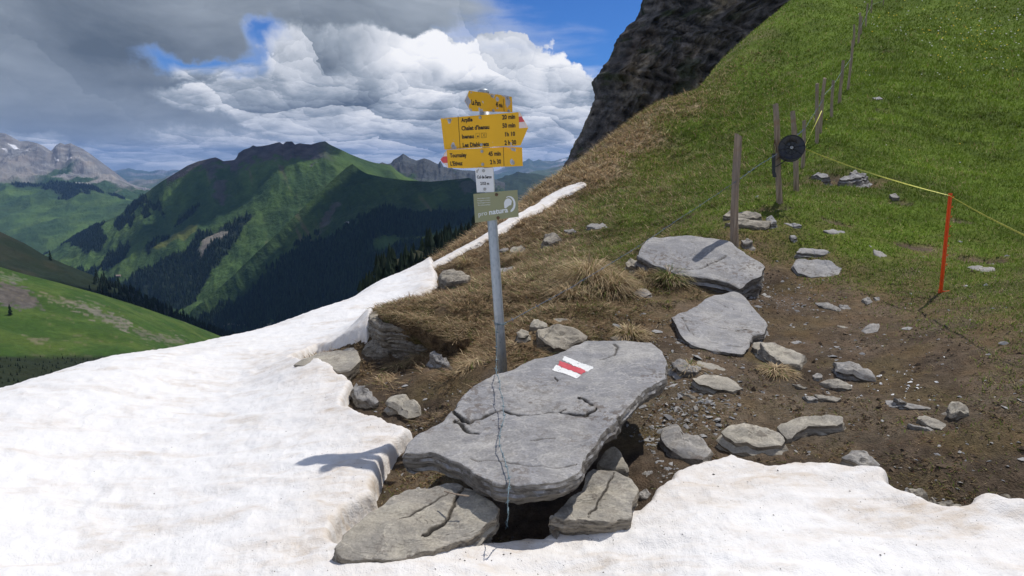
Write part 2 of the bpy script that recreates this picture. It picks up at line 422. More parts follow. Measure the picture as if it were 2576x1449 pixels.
M['blue_wire'] = plain('blue_strand', (.10, .15, .22), .6, var=.4, scale=30)
M['yellow_tape'] = plain('yellow_tape', (.62, .60, .10), .55, var=.25, scale=30)
M['black_plastic'] = plain('black_plastic', (.012, .013, .016), .3, spec=.6, var=.4, scale=14)
M['strap'] = plain('grey_strap', (.05, .055, .058), .8)
M['orange'] = plain('orange_plastic', (.86, .10, .012), .45, var=.15, scale=12)
def paint_mat(name, c):
    m, t, b = new_mat(name, .6, .3); p = objpos(t)
    n = t.noise(p, 60, 5, .65)
    t.put(b.inputs['Base Color'], t.mix(t.mp(n, .3, .7), rgb(*[x*.86 for x in c]), rgb(*c))); bump(t, b, n, .3, .003); return m
M['white_paint'] = paint_mat('white_rock_paint', (.80, .80, .78))
M['red_paint'] = paint_mat('red_rock_paint', (.56, .075, .095))
def blade_mat(name, transl=.25):
    m, t, b = new_mat(name, .75, .15)
    c = attr(t, 'col'); t.put(b.inputs['Base Color'], c)
    tr = t.node('ShaderNodeBsdfTranslucent'); t.put(tr.inputs[0], c)
    mx = t.node('ShaderNodeMixShader'); mx.inputs[0].default_value = transl
    out = m.node_tree.nodes['Material Output']
    t.l.new(b.outputs[0], mx.inputs[1]); t.l.new(tr.outputs[0], mx.inputs[2]); t.l.new(mx.outputs[0], out.inputs[0])
    return m
M['olive_plain'] = plain('olive_plain', (.33, .335, .185), .5)
M['blade'] = blade_mat('grass_blades')
M['vcol'] = None
def vcol():
    m, t, b = new_mat('painted_by_kind', .85, .15); t.put(b.inputs['Base Color'], attr(t, 'col')); return m
M['vcol'] = vcol()
M['conifer'] = vcol(); M['conifer'].name = 'conifer_needles'

def turf_mat():
    m, t, b = new_mat('turf', .95, .1); p = worldpos(t); n = t.noise(p, 9, 6, .65); n2 = t.noise(p, 60, 4, .6)
    c = t.mix(t.mp(n, .35, .65), rgb(.055, .036, .022), rgb(.165, .115, .065)); c = t.mix(t.mp(t.noise(p, 4, 3, .5), .52, .68, 0, .6), c, rgb(.085, .105, .025))
    t.put(b.inputs['Base Color'], t.vm('SCALE', c, sc=t.mp(n2, .3, .7, .55, 1.4))); bump(t, b, t.m('ADD', n, n2), .9, .03); return m
M['turf'] = turf_mat()
# ------------------------------------------------------------------ near ground surface (heights in metres, fitted to surveyed points)
def cp(U, V, Y=None, z=None):
    a, b = ray(U, V)
    if Y is None: Y = (z-EYE)/float(b)
    return float(a)*Y, Y, EYE+float(b)*Y
ST = .11                                                   # snow thickness
ctl = []
def g_(U, V, Y=None, z=None, snow=False, dz=0.0):
    x, y, zz = cp(U, V, Y, z); ctl.append((x, y, zz-(ST if snow else 0)+dz))
for U, V, z in ((0, 1449, -.06), (600, 1449, -.02), (1100, 1449, .03), (1800, 1430, .06), (2576, 1449, .07), (1840, 1175, .12), (2230, 1215, .13),
                (2576, 1290, .12), (870, 1060, .03), (500, 1100, -.12), (200, 1200, -.12), (900, 1220, .02), (500, 1290, -.05)):
    g_(U, V, z=z, snow=True)
for U, V, z in ((1300, 1385, -.10), (1450, 1250, -.10), (1620, 1180, .0), (1700, 1100, .05), (2000, 1060, .12), (2000, 900, .22), (2300, 900, .30), (1650, 1010, .10), (1500, 1100, -.02),
                (2576, 1000, .34), (2300, 1000, .24), (2576, 1180, .18), (2300, 1150, .14), (1750, 960, .20), (2576, 850, .50), (1400, 1000, .08),
                (1100, 1180, -.08), (980, 1230, -.08), (1200, 1060, .06)):
    g_(U, V, z=z)
for U, V, Y in ((2365, 735, 5.9), (1900, 700, 6.7), (1852, 615, 7.1), (2576, 700, 5.9), (1970, 507, 8.2), (2006, 480, 9.6), (2020, 422, 12), (2057, 350, 13.4),
                (2113, 259, 17.7), (2140, 200, 21), (2163, 90, 30), (2190, 10, 42), (2215, -60, 58), (2576, 420, 12.5), (2576, 200, 20), (2576, 0, 34), (2576, 580, 8.1),
                (2350, 300, 16), (2350, 120, 27), (2300, 500, 9.2), (2250, 600, 7.6), (2100, 650, 6.9),
                (2000, 0, 46), (1800, 170, 38), (1600, 320, 30), (1450, 430, 24), (1310, 520, 19), (1200, 592, 15), (1100, 652, 12.5), (1000, 702, 11), (950, 722, 10.5),
                (1700, 400, 20), (1852, 400, 15.5), (1500, 560, 10.5), (1600, 480, 14), (1400, 650, 8), (1600, 600, 8.6), (1750, 480, 12), (1400, 520, 15),
                (1250, 700, 7.3), (1130, 742, 6.7), (1310, 600, 11.5), (1900, 250, 27), (2000, 150, 32)):
    g_(U, V, Y=Y)
for U, V, z in ((1010, 782, .33), (1100, 790, .36), (1050, 872, .07), (1130, 880, .17), (930, 915, .0), (780, 920, -.06), (1180, 905, .21), (1215, 950, .25), (1050, 960, .10),
                (1000, 1010, .03), (920, 1010, -.04), (1060, 1085, -.02), (1350, 850, .36), (1450, 800, .42), (1550, 760, .44), (1265, 945, .27), (1150, 970, .17), (1300, 800, .36)):
    g_(U, V, z=z)
for U, V, Y in ((0, 980, 5.6), (270, 905, 6.6), (550, 850, 7.6), (800, 775, 9.0), (1000, 716, 9.9), (1090, 705, 9.0), (600, 950, 5.6), (850, 850, 6.3)):
    g_(U, V, Y=Y, snow=True)
for U, V, Y in ((1112, 722, 7.2), (1100, 744, 6.85), (1040, 757, 6.55), (985, 770, 6.25), (948, 784, 6.0)):
    g_(U, V, Y=Y)
    x, y, z_ = cp(U, V, Y); ctl.append((x*1.10, y*1.10, z_-.20)); ctl.append((x*1.28, y*1.28, z_-.36-.02*y))
# beyond the crest the ground drops away into the valley
for U, V, Y in ((-400, 1090, 4.9), (0, 980, 5.6), (270, 905, 6.6), (550, 850, 7.6), (800, 775, 9.0), (950, 722, 10.5), (1100, 652, 12.5), (1310, 520, 19), (1600, 320, 30), (2000, 0, 46)):
    x, y, z = cp(U, V, Y); r = math.hypot(x, y)
    for k, dzf in ((1.30, .17), (1.9, .60), (4.0, 2.1), (7.0, 3.6)):
        if r*k < 110: ctl.append((x*k, y*k, z-(ST if U < 900 else 0)-dzf*r*1.0))
for x, y, z in ((-3.2, 1.2, -.15), (3.2, 1.0, .0), (0, 1.0, -.12), (-9, 1.5, -1.8), (9, 1.5, 1.2), (16, 5, 3.0), (30, 12, 8), (-18, 4, -8), (9, 5, 1.5), (14, 10, 3.2), (50, 35, 17), (-60, 20, -40)):
    ctl.append((x, y, z))
ctl = np.array(ctl)
def qxy(x, y): return np.stack([np.arctan2(x, y)*1.0, np.log(np.hypot(x, y))*.55], -1)
def tps_fit(q, val, lam=2e-4):
    n = len(q); d_ = np.linalg.norm(q[:, None]-q[None], axis=2)
    K = np.where(d_ > 0, d_**2*np.log(d_+1e-12), 0)+lam*np.eye(n)
    Pm = np.c_[np.ones(n), q]; A = np.block([[K, Pm], [Pm.T, np.zeros((3, 3))]])
    return np.linalg.solve(A, np.r_[val, 0, 0, 0])
_q = qxy(ctl[:, 0], ctl[:, 1]); _w = tps_fit(_q, ctl[:, 2])
def tps_eval(q, cq, w):
    out = np.empty(len(q))
    for i in range(0, len(q), 20000):
        s = q[i:i+20000]; d2 = ((s[:, None]-cq[None])**2).sum(2)
        out[i:i+20000] = (.5*d2*np.log(d2+1e-20))@w[:len(cq)]+w[len(cq)]+s@w[len(cq)+1:]
    return out
def ground0(x, y):
    x = np.asarray(x, float); y = np.asarray(y, float); sh = np.shape(x)
    return tps_eval(qxy(x.ravel(), y.ravel()), _q, _w).reshape(sh)
# soft weights painted on the land: how green, how muddy, how shaggy (dry turf)
wts = []
def w_(U, V, green, mud, shag):
    x, y, z = cp(U, V, z=.2) if V > 760 else (0, 0, 0)
    wts.append((U, V, green, mud, shag))
for a in ((1010, 790, .20, .0, 1), (1150, 800, .15, .1, 1), (1100, 860, .05, .3, 1), (1150, 900, .05, .2, 1), (1000, 960, .0, .7, .5), (1200, 960, 0, .8, .4), (1100, 1020, 0, 1, .25), (900, 1010, .1, .9, .2), (1300, 850, .1, .2, 1),
          (1250, 720, .25, .1, .9), (1350, 760, .15, .15, 1), (1450, 780, .25, .2, .8), (1450, 700, .35, .05, .9), (1550, 700, .30, .1, .9), (1400, 620, .35, .05, .8), (1300, 660, .15, .1, .9), (1600, 780, .2, .5, .5),
          (1200, 640, .0, .35, .8), (1300, 560, .0, .35, .8), (1100, 690, .0, .5, .7), (1400, 480, .0, .3, .8), (1380, 530, .10, .2, .8), (1500, 600, .60, .05, .6), (1500, 520, .62, .0, .6), (1600, 540, .72, .0, .4), (1480, 440, .10, .15, .8), (1450, 700, .5, .05, .7), (1350, 660, .35, .1, .8), (1560, 640, .6, .1, .5),
          (1580, 350, .15, .05, .9), (1700, 260, .45, .0, .8), (1800, 190, .65, .0, .5), (1900, 90, .7, 0, .4), (1640, 420, .70, .0, .5), (1760, 340, .9, .0, .3), (1760, 460, .8, .0, .4), (1650, 490, .65, 0, .6), (1900, 220, .9, 0, .2), (2000, 100, .95, 0, .1),
          (2100, 30, 1, 0, .05), (2200, 150, 1, 0, 0), (2400, 100, 1, 0, 0), (2400, 300, 1, 0, 0), (2560, 200, 1, 0, 0), (2050, 330, .95, 0, .1), (1950, 380, .9, 0, .2), (1800, 530, .75, .1, .3), (1900, 480, .75, .1, .3), (2060, 440, .7, .3, .2), (2200, 430, .85, .1, .1),
          (2150, 500, .75, .2, .2), (2000, 560, .75, .15, .2), (2300, 520, .9, .05, .1), (2500, 480, .95, 0, .1), (2500, 620, .8, .1, .1), (2200, 600, .8, .12, .15), (1950, 620, .65, .2, .2), (2050, 700, .5, .35, .2), (2200, 690, .6, .25, .15), (2400, 690, .65, .25, .1),
          (2560, 740, .55, .35, .1), (2300, 740, .5, .4, .3), (2100, 760, .38, .6, .15), (1960, 730, .1, .95, .1), (2400, 800, .45, .5, .45), (2560, 830, .5, .4, .5), (2200, 830, .32, .62, .15), (2000, 820, .28, .7, .2), (1650, 880, .1, .8, .3), (1720, 760, .3, .5, .5),
          (1950, 940, .05, .95, .15), (2150, 900, .18, .8, .05), (2350, 900, .22, .75, .2), (2540, 920, .4, .55, .5), (1750, 1000, .0, 1, .05), (1650, 1060, 0, 1, 0), (1900, 1020, .05, .95, .1), (2100, 1000, .05, .9, .1), (2300, 1060, .25, .65, .1), (2500, 1050, .3, .65, .3),
          (2050, 1110, .15, .85, .1), (2250, 1160, .1, .95, .05), (2450, 1190, .3, .8, .05), (1640, 1200, 0, 1, 0), (1300, 1340, 0, 1, 0), (960, 1220, .1, .6, .1), (1060, 1080, .05, 1, .1), (820, 890, .1, .5, .5), (0, 1200, 0, 1, 0), (500, 1000, .0, 1, 0),
          (1560, 830, .15, .4, .6), (1680, 700, .4, .2, .6)):
    w_(*a)
wts = np.array(wts, float)
def unproject_uv(x, y, z):
    """picture coordinates of world points"""
    zz = z-EYE; yc = y*CP-zz*SP; zc = y*SP+zz*CP
    yc = np.maximum(yc, .05)
    return CU+FPX*x/yc, CV-FPX*zc/yc
_wx = []
def land(x, y, z):
    U, V = unproject_uv(x, y, z)
    out = np.zeros((len(x), 3))
    for i in range(0, len(x), 40000):
        u = U[i:i+40000, None]; v = V[i:i+40000, None]
        d2 = ((u-wts[None, :, 0])*.8)**2+((v-wts[None, :, 1])*1.15)**2
        w8 = 1/(d2+900.0)**1.9
        out[i:i+40000] = (w8@wts[:, 2:5])/w8.sum(1, keepdims=True)
    return out
# worn scars and little overhangs in the turf (place, half width, half depth, drop)
SCARS = []
for U, V, ru, rv, dp in ((2130, 458, 85, 16, .16), (2060, 450, 40, 10, .10), (2185, 470, 30, 9, .12), (2215, 276, 30, 5, .10), (2330, 140, 26, 5, .12), (2240, 128, 18, 4, .08), (2190, 300, 18, 4, .06), (2270, 510, 30, 7, .05), (1935, 520, 60, 7, .05), (2100, 560, 40, 5, .03),
                         (2200, 246, 20, 4, .06), (2300, 620, 40, 8, .03), (1900, 470, 25, 5, .05), (2420, 560, 40, 6, .03), (2480, 655, 50, 10, .05), (2150, 215, 16, 3, .05), (1590, 640, 50, 8, .06), (1420, 610, 40, 7, .06), (1700, 560, 40, 6, .05), (2050, 640, 30, 5, .03)):
    a, b = ray(U, V); ys = np.geomspace(4, 60, 400); k_ = int(np.argmax(EYE+float(b)*ys < ground0(float(a)*ys, ys)))
    SCARS.append((float(a)*ys[k_], ys[k_], ru/FPX*ys[k_], rv/FPX*ys[k_]*3.5, dp))
def scar(x, y):
    m = np.zeros(np.shape(x)); dz = np.zeros(np.shape(x))
    wob = fbm(np.asarray(x)/.6, np.asarray(y)/.6, 3, 19)*.7
    for cx, cy, rx, ry, dp in SCARS:
        q = np.sqrt(((x-cx)/rx)**2+((y-cy)/ry)**2)+wob
        g = sstep(q, 1.25, .55); m = np.maximum(m, g); dz = np.maximum(dz, g*dp*(1+(cy-y)/ry*-.5))
    return m, dz
def detail(x, y):
    r = np.hypot(x, y)
    s = 1+np.clip((r-8)/30, 0, 2.0)
    near = np.clip(1.5-r/16, 0, 1); n2 = np.clip(1.5-r/8, 0, 1)
    return (fbm(x/1.15, y/1.15, 3, 11)*.045*s+fbm(x/.33, y/.33, 2, 21)*.022*s*near+fbm(x/.09, y/.09, 2, 31)*.008*n2)
def ground(x, y):
    x = np.asarray(x, float); y = np.asarray(y, float)
    return ground0(x, y)+detail(x, y)-scar(x, y)[1]
def hit(U, V, lift=0.0, fine=True, tmin=1.6, tmax=90.0):
    """where the line of sight through picture points meets the ground"""
    U = np.atleast_1d(np.asarray(U, float)); V = np.atleast_1d(np.asarray(V, float))
    a, b = ray(U, V); f = ground if fine else ground0
    ts = np.geomspace(tmin, tmax, 90)
    X = a[:, None]*ts; Z = EYE+b[:, None]*ts
    G = f(X.ravel(), np.broadcast_to(ts, X.shape).ravel()).reshape(X.shape)+lift
    below = Z < G
    k = np.where(below.any(1), below.argmax(1), len(ts)-1); k = np.maximum(k, 1)
    lo = ts[k-1]; hi = ts[k]
    for _ in range(12):
        mid = (lo+hi)/2; g = f(a*mid, mid)+lift; bl = EYE+b*mid < g
        hi = np.where(bl, mid, hi); lo = np.where(bl, lo, mid)
    t = (lo+hi)/2
    return np.stack([a*t, t, f(a*t, t)+lift], -1)

def densify(poly, step):
    out = []
    n = len(poly)
    for i in range(n):
        p = np.array(poly[i], float); q = np.array(poly[(i+1) % n], float)
        k = max(1, int(np.linalg.norm(q-p)/step))
        for j in range(k): out.append(p+(q-p)*j/k)
    return np.array(out)
def signed_dist(x, y, poly):
    """positive inside"""
    out = np.empty(len(x))
    A = poly; B = np.roll(poly, -1, 0); D = B-A; L = (D**2).sum(1)+1e-12
    for i in range(0, len(x), 8000):
        px = x[i:i+8000, None]; py = y[i:i+8000, None]
        t = np.clip(((px-A[:, 0])*D[:, 0]+(py-A[:, 1])*D[:, 1])/L, 0, 1)
        dd = np.sqrt(((px-A[:, 0]-t*D[:, 0])**2+(py-A[:, 1]-t*D[:, 1])**2).min(1))
        c = ((A[:, 1] > py) != (B[:, 1] > py)) & (px < D[:, 0]*(py-A[:, 1])/(D[:, 1]+1e-12)+A[:, 0])
        out[i:i+8000] = np.where(c.sum(1) % 2 == 1, dd, -dd)
    return out

# snow outlines: picture points dropped onto the ground, plus off-frame corners in metres
snow_px = [(1105, 702), (1104, 722), (1098, 742), (1040, 756), (980, 768), (955, 782), (945, 820), (925, 855), (860, 866), (800, 885), (735, 915), (770, 922), (818, 924), (835, 935), (850, 955), (874, 962),
           (886, 985), (872, 1005), (870, 1040), (905, 1055), (960, 1072), (1033, 1096), (1030, 1115), (1010, 1130), (985, 1160), (958, 1200), (945, 1235), (944, 1270), (915, 1285), (890, 1300), (850, 1345), (836, 1378), (850, 1398), (885, 1412), (960, 1415), (1080, 1402), (1150, 1395), (1240, 1388),
           (1300, 1384), (1360, 1382), (1385, 1365), (1430, 1330), (1480, 1318), (1560, 1312), (1600, 1306), (1628, 1282), (1642, 1250), (1680, 1230), (1690, 1205), (1730, 1190), (1790, 1175), (1838, 1160), (1870, 1172), (1925, 1190), (1980, 1180), (2060, 1182), (2150, 1190),
           (2215, 1193), (2236, 1208), (2232, 1232), (2262, 1250), (2310, 1270), (2360, 1292), (2425, 1285), (2445, 1258), (2500, 1260), (2576, 1270)]
nb_ = 6                                                     # the first six lie behind the brow
pts = hit([p[0] for p in snow_px], [p[1] for p in snow_px], 0.03, fine=False)[:, :2]
for i, (U, Y) in enumerate(((1118, 7.85), (1106, 7.5), (1092, 7.25), (1036, 6.98), (978, 6.66), (922, 6.36))):
    pts[i] = (float(ray(U, 750)[0])*Y, Y)
off = np.array([(3.6, 2.7), (5.5, 2.4), (7.0, .6), (-7.5, .6), (-16, 6), (-14, 15), (-4.5, 17), (-1.6, 13.0)])
snow_poly = np.vstack([pts, off])
strip_px = [(1476, 463), (1462, 458), (1430, 468), (1400, 481), (1360, 502), (1310, 535), (1262, 563), (1225, 588), (1180, 615), (1130, 640), (1070, 672), (1015, 702), (1050, 696), (1110, 663), (1170, 630), (1230, 598), (1290, 565), (1340, 534), (1400, 502), (1440, 486)]
sp = hit([p[0] for p in strip_px], [p[1] for p in strip_px], 0.05, fine=False)[:, :2]
strip_poly = sp
def snow_edge_noise(x, y):
    return fbm(x/.16, y/.16, 4, 71)*.038+fbm(x/1.2, y/1.2, 2, 77)*.015
def snow_sd(x, y):
    s = signed_dist(x, y, snow_poly)
    return s+snow_edge_noise(x, y)*np.clip(np.hypot(x, y)/4, .5, 2)

NA, NR = 700, 390
azs = np.r_[np.linspace(R(-80), R(-43), 40, endpoint=False), np.linspace(R(-43), R(43), NA-80), np.linspace(R(43), R(80), 41)[1:]]; rs = np.geomspace(1.6, 115, NR)
AZ, RR = np.meshgrid(azs, rs)
gx = (np.sin(AZ)*RR).ravel(); gy = (np.cos(AZ)*RR).ravel()
gz = ground(gx, gy)
W3 = land(gx, gy, gz); green, mud, shag = W3.T
n_a = fbm(gx/1.6, gy/1.6, 4, 41); n_b = fbm(gx/.28, gy/.28, 3, 51)*np.clip(1.6-RR.ravel()/20, .15, 1); n_c = fbm(gx/.07, gy/.07, 2, 61)*np.clip(1.5-RR.ravel()/7, 0, 1)
sc_m = scar(gx, gy)[0]
mud = np.clip(mud+sc_m*.9, 0, 1.2); green = green*(1-sc_m*.8)
gr = np.clip(green+n_a*.42+n_b*.30, 0, 1); md = np.clip(mud+n_b*.40+n_a*.25, 0, 1)
gr = sstep(gr, .25, .85); md = sstep(md, .25, .75)
# hummocks in shaggy turf, crumbly soil in mud
far_s = np.clip(RR.ravel()/7, 1, 3)
nf = np.clip(1.5-RR.ravel()/16, 0, 1); n8 = np.clip(1.5-RR.ravel()/7, 0, 1)
gz = gz+shag*np.abs(fbm(gx/.22/far_s, gy/.22/far_s, 3, 91))*.055*far_s*nf+md*fbm(gx/.055, gy/.055, 3, 95)*.013*n8
c_dry = np.array([.205, .150, .088]); c_green = np.array([.105, .160, .020]); c_mud = np.array([.118, .090, .064]); c_moss = np.array([.105, .098, .028])
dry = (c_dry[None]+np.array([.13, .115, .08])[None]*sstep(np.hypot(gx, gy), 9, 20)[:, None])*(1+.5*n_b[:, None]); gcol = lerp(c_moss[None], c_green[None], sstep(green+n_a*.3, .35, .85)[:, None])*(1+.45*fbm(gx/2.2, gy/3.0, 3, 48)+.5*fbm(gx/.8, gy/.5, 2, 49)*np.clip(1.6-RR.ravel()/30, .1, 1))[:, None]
soil = c_mud[None]*(1+.9*n_b[:, None]+.5*n_c[:, None]+.7*fbm(gx/.55, gy/.38, 3, 47)[:, None])
soil = lerp(soil, np.array([.205, .165, .115])[None], (sstep(n_a, .0, .4)*.6)[:, None])
soil = lerp(soil, np.array([.150, .115, .050])[None], (sstep(fbm(gx/.7, gy/.7, 3, 44), .12, .4)*.5)[:, None])
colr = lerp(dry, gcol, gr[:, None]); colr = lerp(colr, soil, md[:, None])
wet = sstep(.35-signed_dist(gx, gy, snow_poly)*-1, -.05, .35)    # damp soil close to the snow
near_snow = np.clip(1-np.abs(signed_dist(gx, gy, snow_poly))/.35, 0, 1)
colr = colr*(1-.35*near_snow[:, None])
colr = np.clip(colr, .01, .6)
sd = snow_sd(gx, gy)
quads = grid_quads(NR, NA)
keep = (sd[quads].min(1) < .35)
quads = quads[keep]
used = np.unique(quads); remap = np.full(len(gx), -1); remap[used] = np.arange(len(used))
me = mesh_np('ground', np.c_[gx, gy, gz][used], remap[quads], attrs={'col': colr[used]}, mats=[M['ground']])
add('ground', me, kind='structure')

# ---- snow
def snow_surface(x, y, sd_, thick):
    f = np.where(sd_ > 0, np.sqrt(np.clip(sd_/.05, 0, 1)*(2-np.clip(sd_/.05, 0, 1))), sd_*8.0)
    base = ground0(x, y)+fbm(x/1.3, y/1.3, 2, 11)*.02
    und = fbm(x/1.5, y/1.5, 2, 101)*.022
    cups = -np.abs(fbm(x/.42+.4*fbm(x/.8, y/.8, 2, 5), y/.20, 2, 103))*.034+fbm(x/.09, y/.06, 3, 105)*.010
    r = np.hypot(x, y)
    return base+thick*f+(und+cups)*np.clip(sd_/.15, .0, 1)*np.clip(1-(r-12)/20, .3, 1)
def build_snow(name, a0, a1, r0, r1, na, nr, sdf, thick):
    aa = np.linspace(a0, a1, na)
    if a1-a0 > 1: aa = np.r_[np.linspace(R(-80), a0, 40, endpoint=False), aa, np.linspace(a1, R(75), 41)[1:]]; na = len(aa)
    A, Rm = np.meshgrid(aa, np.geomspace(r0, r1, nr))
    x = (np.sin(A)*Rm).ravel(); y = (np.cos(A)*Rm).ravel()
    s = sdf(x, y); z = snow_surface(x, y, s, thick)
    q = grid_quads(nr, na); q = q[s[q].min(1) > -.06]
    us = np.unique(q); rm = np.full(len(x), -1); rm[us] = np.arange(len(us))
    dirt = np.clip(1-s/.5, 0, 1)*.8
    # the sheltered lip beside the low slab is dirtier
    U, V = unproject_uv(x, y, z)
    dirt = dirt+np.exp(-((U-930)/110)**2-((V-1230)/90)**2)*.6+np.exp(-((U-1800)/400)**2-((V-1230)/60)**2)*.25
    me = mesh_np(name, np.c_[x, y, z][us], rm[q], attrs={'dirt': np.clip(dirt, 0, 1)[us]}, mats=[M['snow']])
    return add(name, me, kind='structure')
build_snow('snow_field', R(-42), R(41), 1.6, 15, 640, 350, snow_sd, ST)
build_snow('snow_strip', R(-14), R(10), 8.5, 30, 300, 260, lambda x, y: signed_dist(x, y, strip_poly)+fbm(x/.5, y/.5, 3, 73)*.06+.01, .08)
def snow_z(x, y):
    x = np.atleast_1d(x); y = np.atleast_1d(y); s = snow_sd(x, y)
    return np.maximum(snow_surface(x, y, s, ST), ground(x, y))
# ------------------------------------------------------------------ hills and mountains, each a height surface at its own distance
def sheet(name, rows, nU, seg, amp, scale, colour, mat, seed=0, ridge_amp=.35, back=None, gully=None, kind='structure', label=None, smooth=3):
    """rows: near to far, each [(U, V, Y)...]; returns arrays"""
    u0 = max(r[0][0] for r in rows); u1 = min(r[-1][0] for r in rows)
    Us = np.linspace(u0, u1, nU)
    if u0 <= -60: Us = np.r_[np.linspace(-900, u0, 60, endpoint=False), Us]; nU = len(Us)
    ks = []
    for r in rows:
        r = np.array(r, float)
        a, b = ray(r[:, 0], r[:, 1])
        ks.append((np.interp(Us, r[:, 0], r[:, 1]), np.interp(Us, r[:, 0], r[:, 2])))
    Vs = []; Ys = []; S = []
    nk = len(rows)
    for k in range(nk-1):
        n = seg[k] if hasattr(seg, '__len__') else seg
        for j in range(n + (1 if k == nk-2 else 0)):
            t = j/n; S.append((k+t)/(nk-1))
            Ys.append(lerp(ks[k][1], ks[k+1][1], t))
            # interpolate height, not picture row
            a0, b0 = ray(Us, ks[k][0]); a1, b1 = ray(Us, ks[k+1][0])
            z0 = b0*ks[k][1]; z1 = b1*ks[k+1][1]
            Vs.append(lerp(z0, z1, t))
    Ys = np.array(Ys); Z = np.array(Vs)+EYE; S = np.array(S)[:, None]*np.ones(nU)
    if smooth:
        for _ in range(smooth*4):
            Z[1:-1] = .25*Z[:-2]+.5*Z[1:-1]+.25*Z[2:]
    dxn = (Us-CU)/FPX
    # x from U needs the depth along the view axis
    zc = Z-EYE; yc = Ys*CP-zc*SP; X = dxn[None]*yc
    U0, V0 = unproject_uv(X, Ys, Z)
    rw = np.minimum(1, (1-S)*6+ridge_amp); 
    disp = fbm(X/scale, Ys/scale, 7, seed, .55, ridged=True)*amp*rw
    if gully is not None:
        gs, ga, slant = gully
        gc = (X+slant*Z)/gs
        disp = disp+(-np.abs(fbm(gc, Ys/gs*.22+Z/gs*.1, 4, seed+50)))*ga*np.minimum(1, (1-S)*8+.05)
        disp = disp+(-np.abs(fbm(gc*3.3+3, Ys/gs*.7+Z/gs*.3, 4, seed+57)))*ga*.20*np.minimum(1, (1-S)*8+.05)
    Z2 = Z+disp
    Xf, Yf, Zf = X.ravel(), Ys.ravel(), Z2.ravel()
    if back:
        Xb = X[-1]*1.0; Yb = Ys[-1]+back[0]; Zb = Z2[-1]-back[1]
        Xf = np.r_[Xf, Xb]; Yf = np.r_[Yf, Yb]; Zf = np.r_[Zf, Zb]
        U0 = np.vstack([U0, U0[-1:]]); V0 = np.vstack([V0, V0[-1:]]); S = np.vstack([S, S[-1:]]); Z = np.vstack([Z, Zb[None]])
    nr = len(S)
    # slope from finite differences
    Zg = Zf.reshape(nr, nU); Yg = Yf.reshape(nr, nU); Xg = Xf.reshape(nr, nU)
    du = np.stack([np.gradient(Xg, axis=1), np.gradient(Yg, axis=1), np.gradient(Zg, axis=1)], -1)
    dv = np.stack([np.gradient(Xg, axis=0), np.gradient(Yg, axis=0), np.gradient(Zg, axis=0)], -1)
    nrm = np.cross(du, dv); nrm /= np.linalg.norm(nrm, axis=2, keepdims=True)+1e-9
    flat = np.abs(nrm[..., 2]).ravel()
    Uf, Vf = U0.ravel(), V0.ravel()
    c, forest = colour(Uf, Vf, S.ravel(), Xf, Yf, Zf, flat)
    me = mesh_np(name, np.c_[Xf, Yf, Zf], grid_quads(nr, nU), attrs={'col': np.clip(c, .008, .9)}, mats=[mat])
    add(name, me, kind=kind, label=label)
    return dict(X=Xg, Y=Yg, Z=Zg, U=U0, V=V0, forest=forest.reshape(nr, nU) if forest is not None else None, flat=flat.reshape(nr, nU))
def inpoly(U, V, poly, soft=8, wob=None):
    s = signed_dist(U, V, np.array(poly, float))
    if wob is not None: s = s+wob
    return sstep(s, -soft, soft)
GRASS = np.array([.040, .078, .026]); GRASS2 = np.array([.076, .132, .034]); ROCK = np.array([.23, .225, .215]); SCREE = np.array([.27, .26, .24]); FLOOR = np.array([.018, .030, .018]); BROWN = np.array([.12, .098, .072]); DROCK = np.array([.082, .080, .078])
def A3(c, n): return np.tile(np.array(c)[None], (n, 1))

# distant blue ranges
def col_far(U, V, S, X, Y, Z, fl):
    n = fbm(X/900, Y/900, 4, 3)
    c = lerp(A3((.07, .10, .05), len(U)), A3((.20, .20, .19), len(U)), sstep(n+S*.3, .1, .5)[:, None])
    sn = sstep(n+S*1.0-.95, .0, .12)*(U > 1240)*(S > .75)*(Y > 17000)
    return lerp(c, A3((.75, .77, .8), len(U)), sn[:, None]*.9), None
sheet('distant_mountains', [[(230, 475, 16000), (500, 475, 16000)], [(230, 438, 22000), (293, 434, 22000), (312, 431, 22000), (328, 428, 22000), (345, 433, 22000), (358, 432, 22000), (375, 435, 22000), (397, 431, 22000), (422, 434, 22000), (447, 428, 22000), (500, 430, 22000)]], 160, 30, 160, 1500, col_far, M['far'], 3, .10, back=(4000, 1500))
sheet('distant_ridge', [[(280, 505, 9000), (520, 505, 9000)], [(280, 468, 12000), (328, 460, 12000), (345, 456, 12000), (360, 455, 12000), (385, 458, 12000), (400, 455, 12000), (422, 444, 12000), (470, 438, 12000), (520, 430, 12000)]], 160, 40, 100, 900, col_far, M['far'], 13, .12, back=(3000, 900))
sheet('distant_snowy_mountains', [[(1200, 455, 15000), (1560, 455, 15000)], [(1200, 440, 20000), (1260, 432, 20000), (1300, 420, 20000), (1315, 412, 20000), (1330, 400, 20000), (1341, 406, 20000), (1355, 403, 20000), (1367, 409, 20000), (1378, 413, 20000), (1387, 414, 20000), (1408, 404, 20000), (1440, 395, 20000), (1500, 385, 20000), (1560, 380, 20000)]], 200, 50, 170, 1300, col_far, M['far'], 23, .12, back=(4000, 1500))
sheet('distant_blue_ridge', [[(1190, 505, 7500), (1560, 505, 7500)], [(1190, 462, 11000), (1240, 454, 11000), (1290, 446, 11000), (1350, 433, 11000), (1410, 420, 11000), (1560, 400, 11000)]], 200, 40, 90, 800, col_far, M['far'], 33, .15, back=(3000, 900))
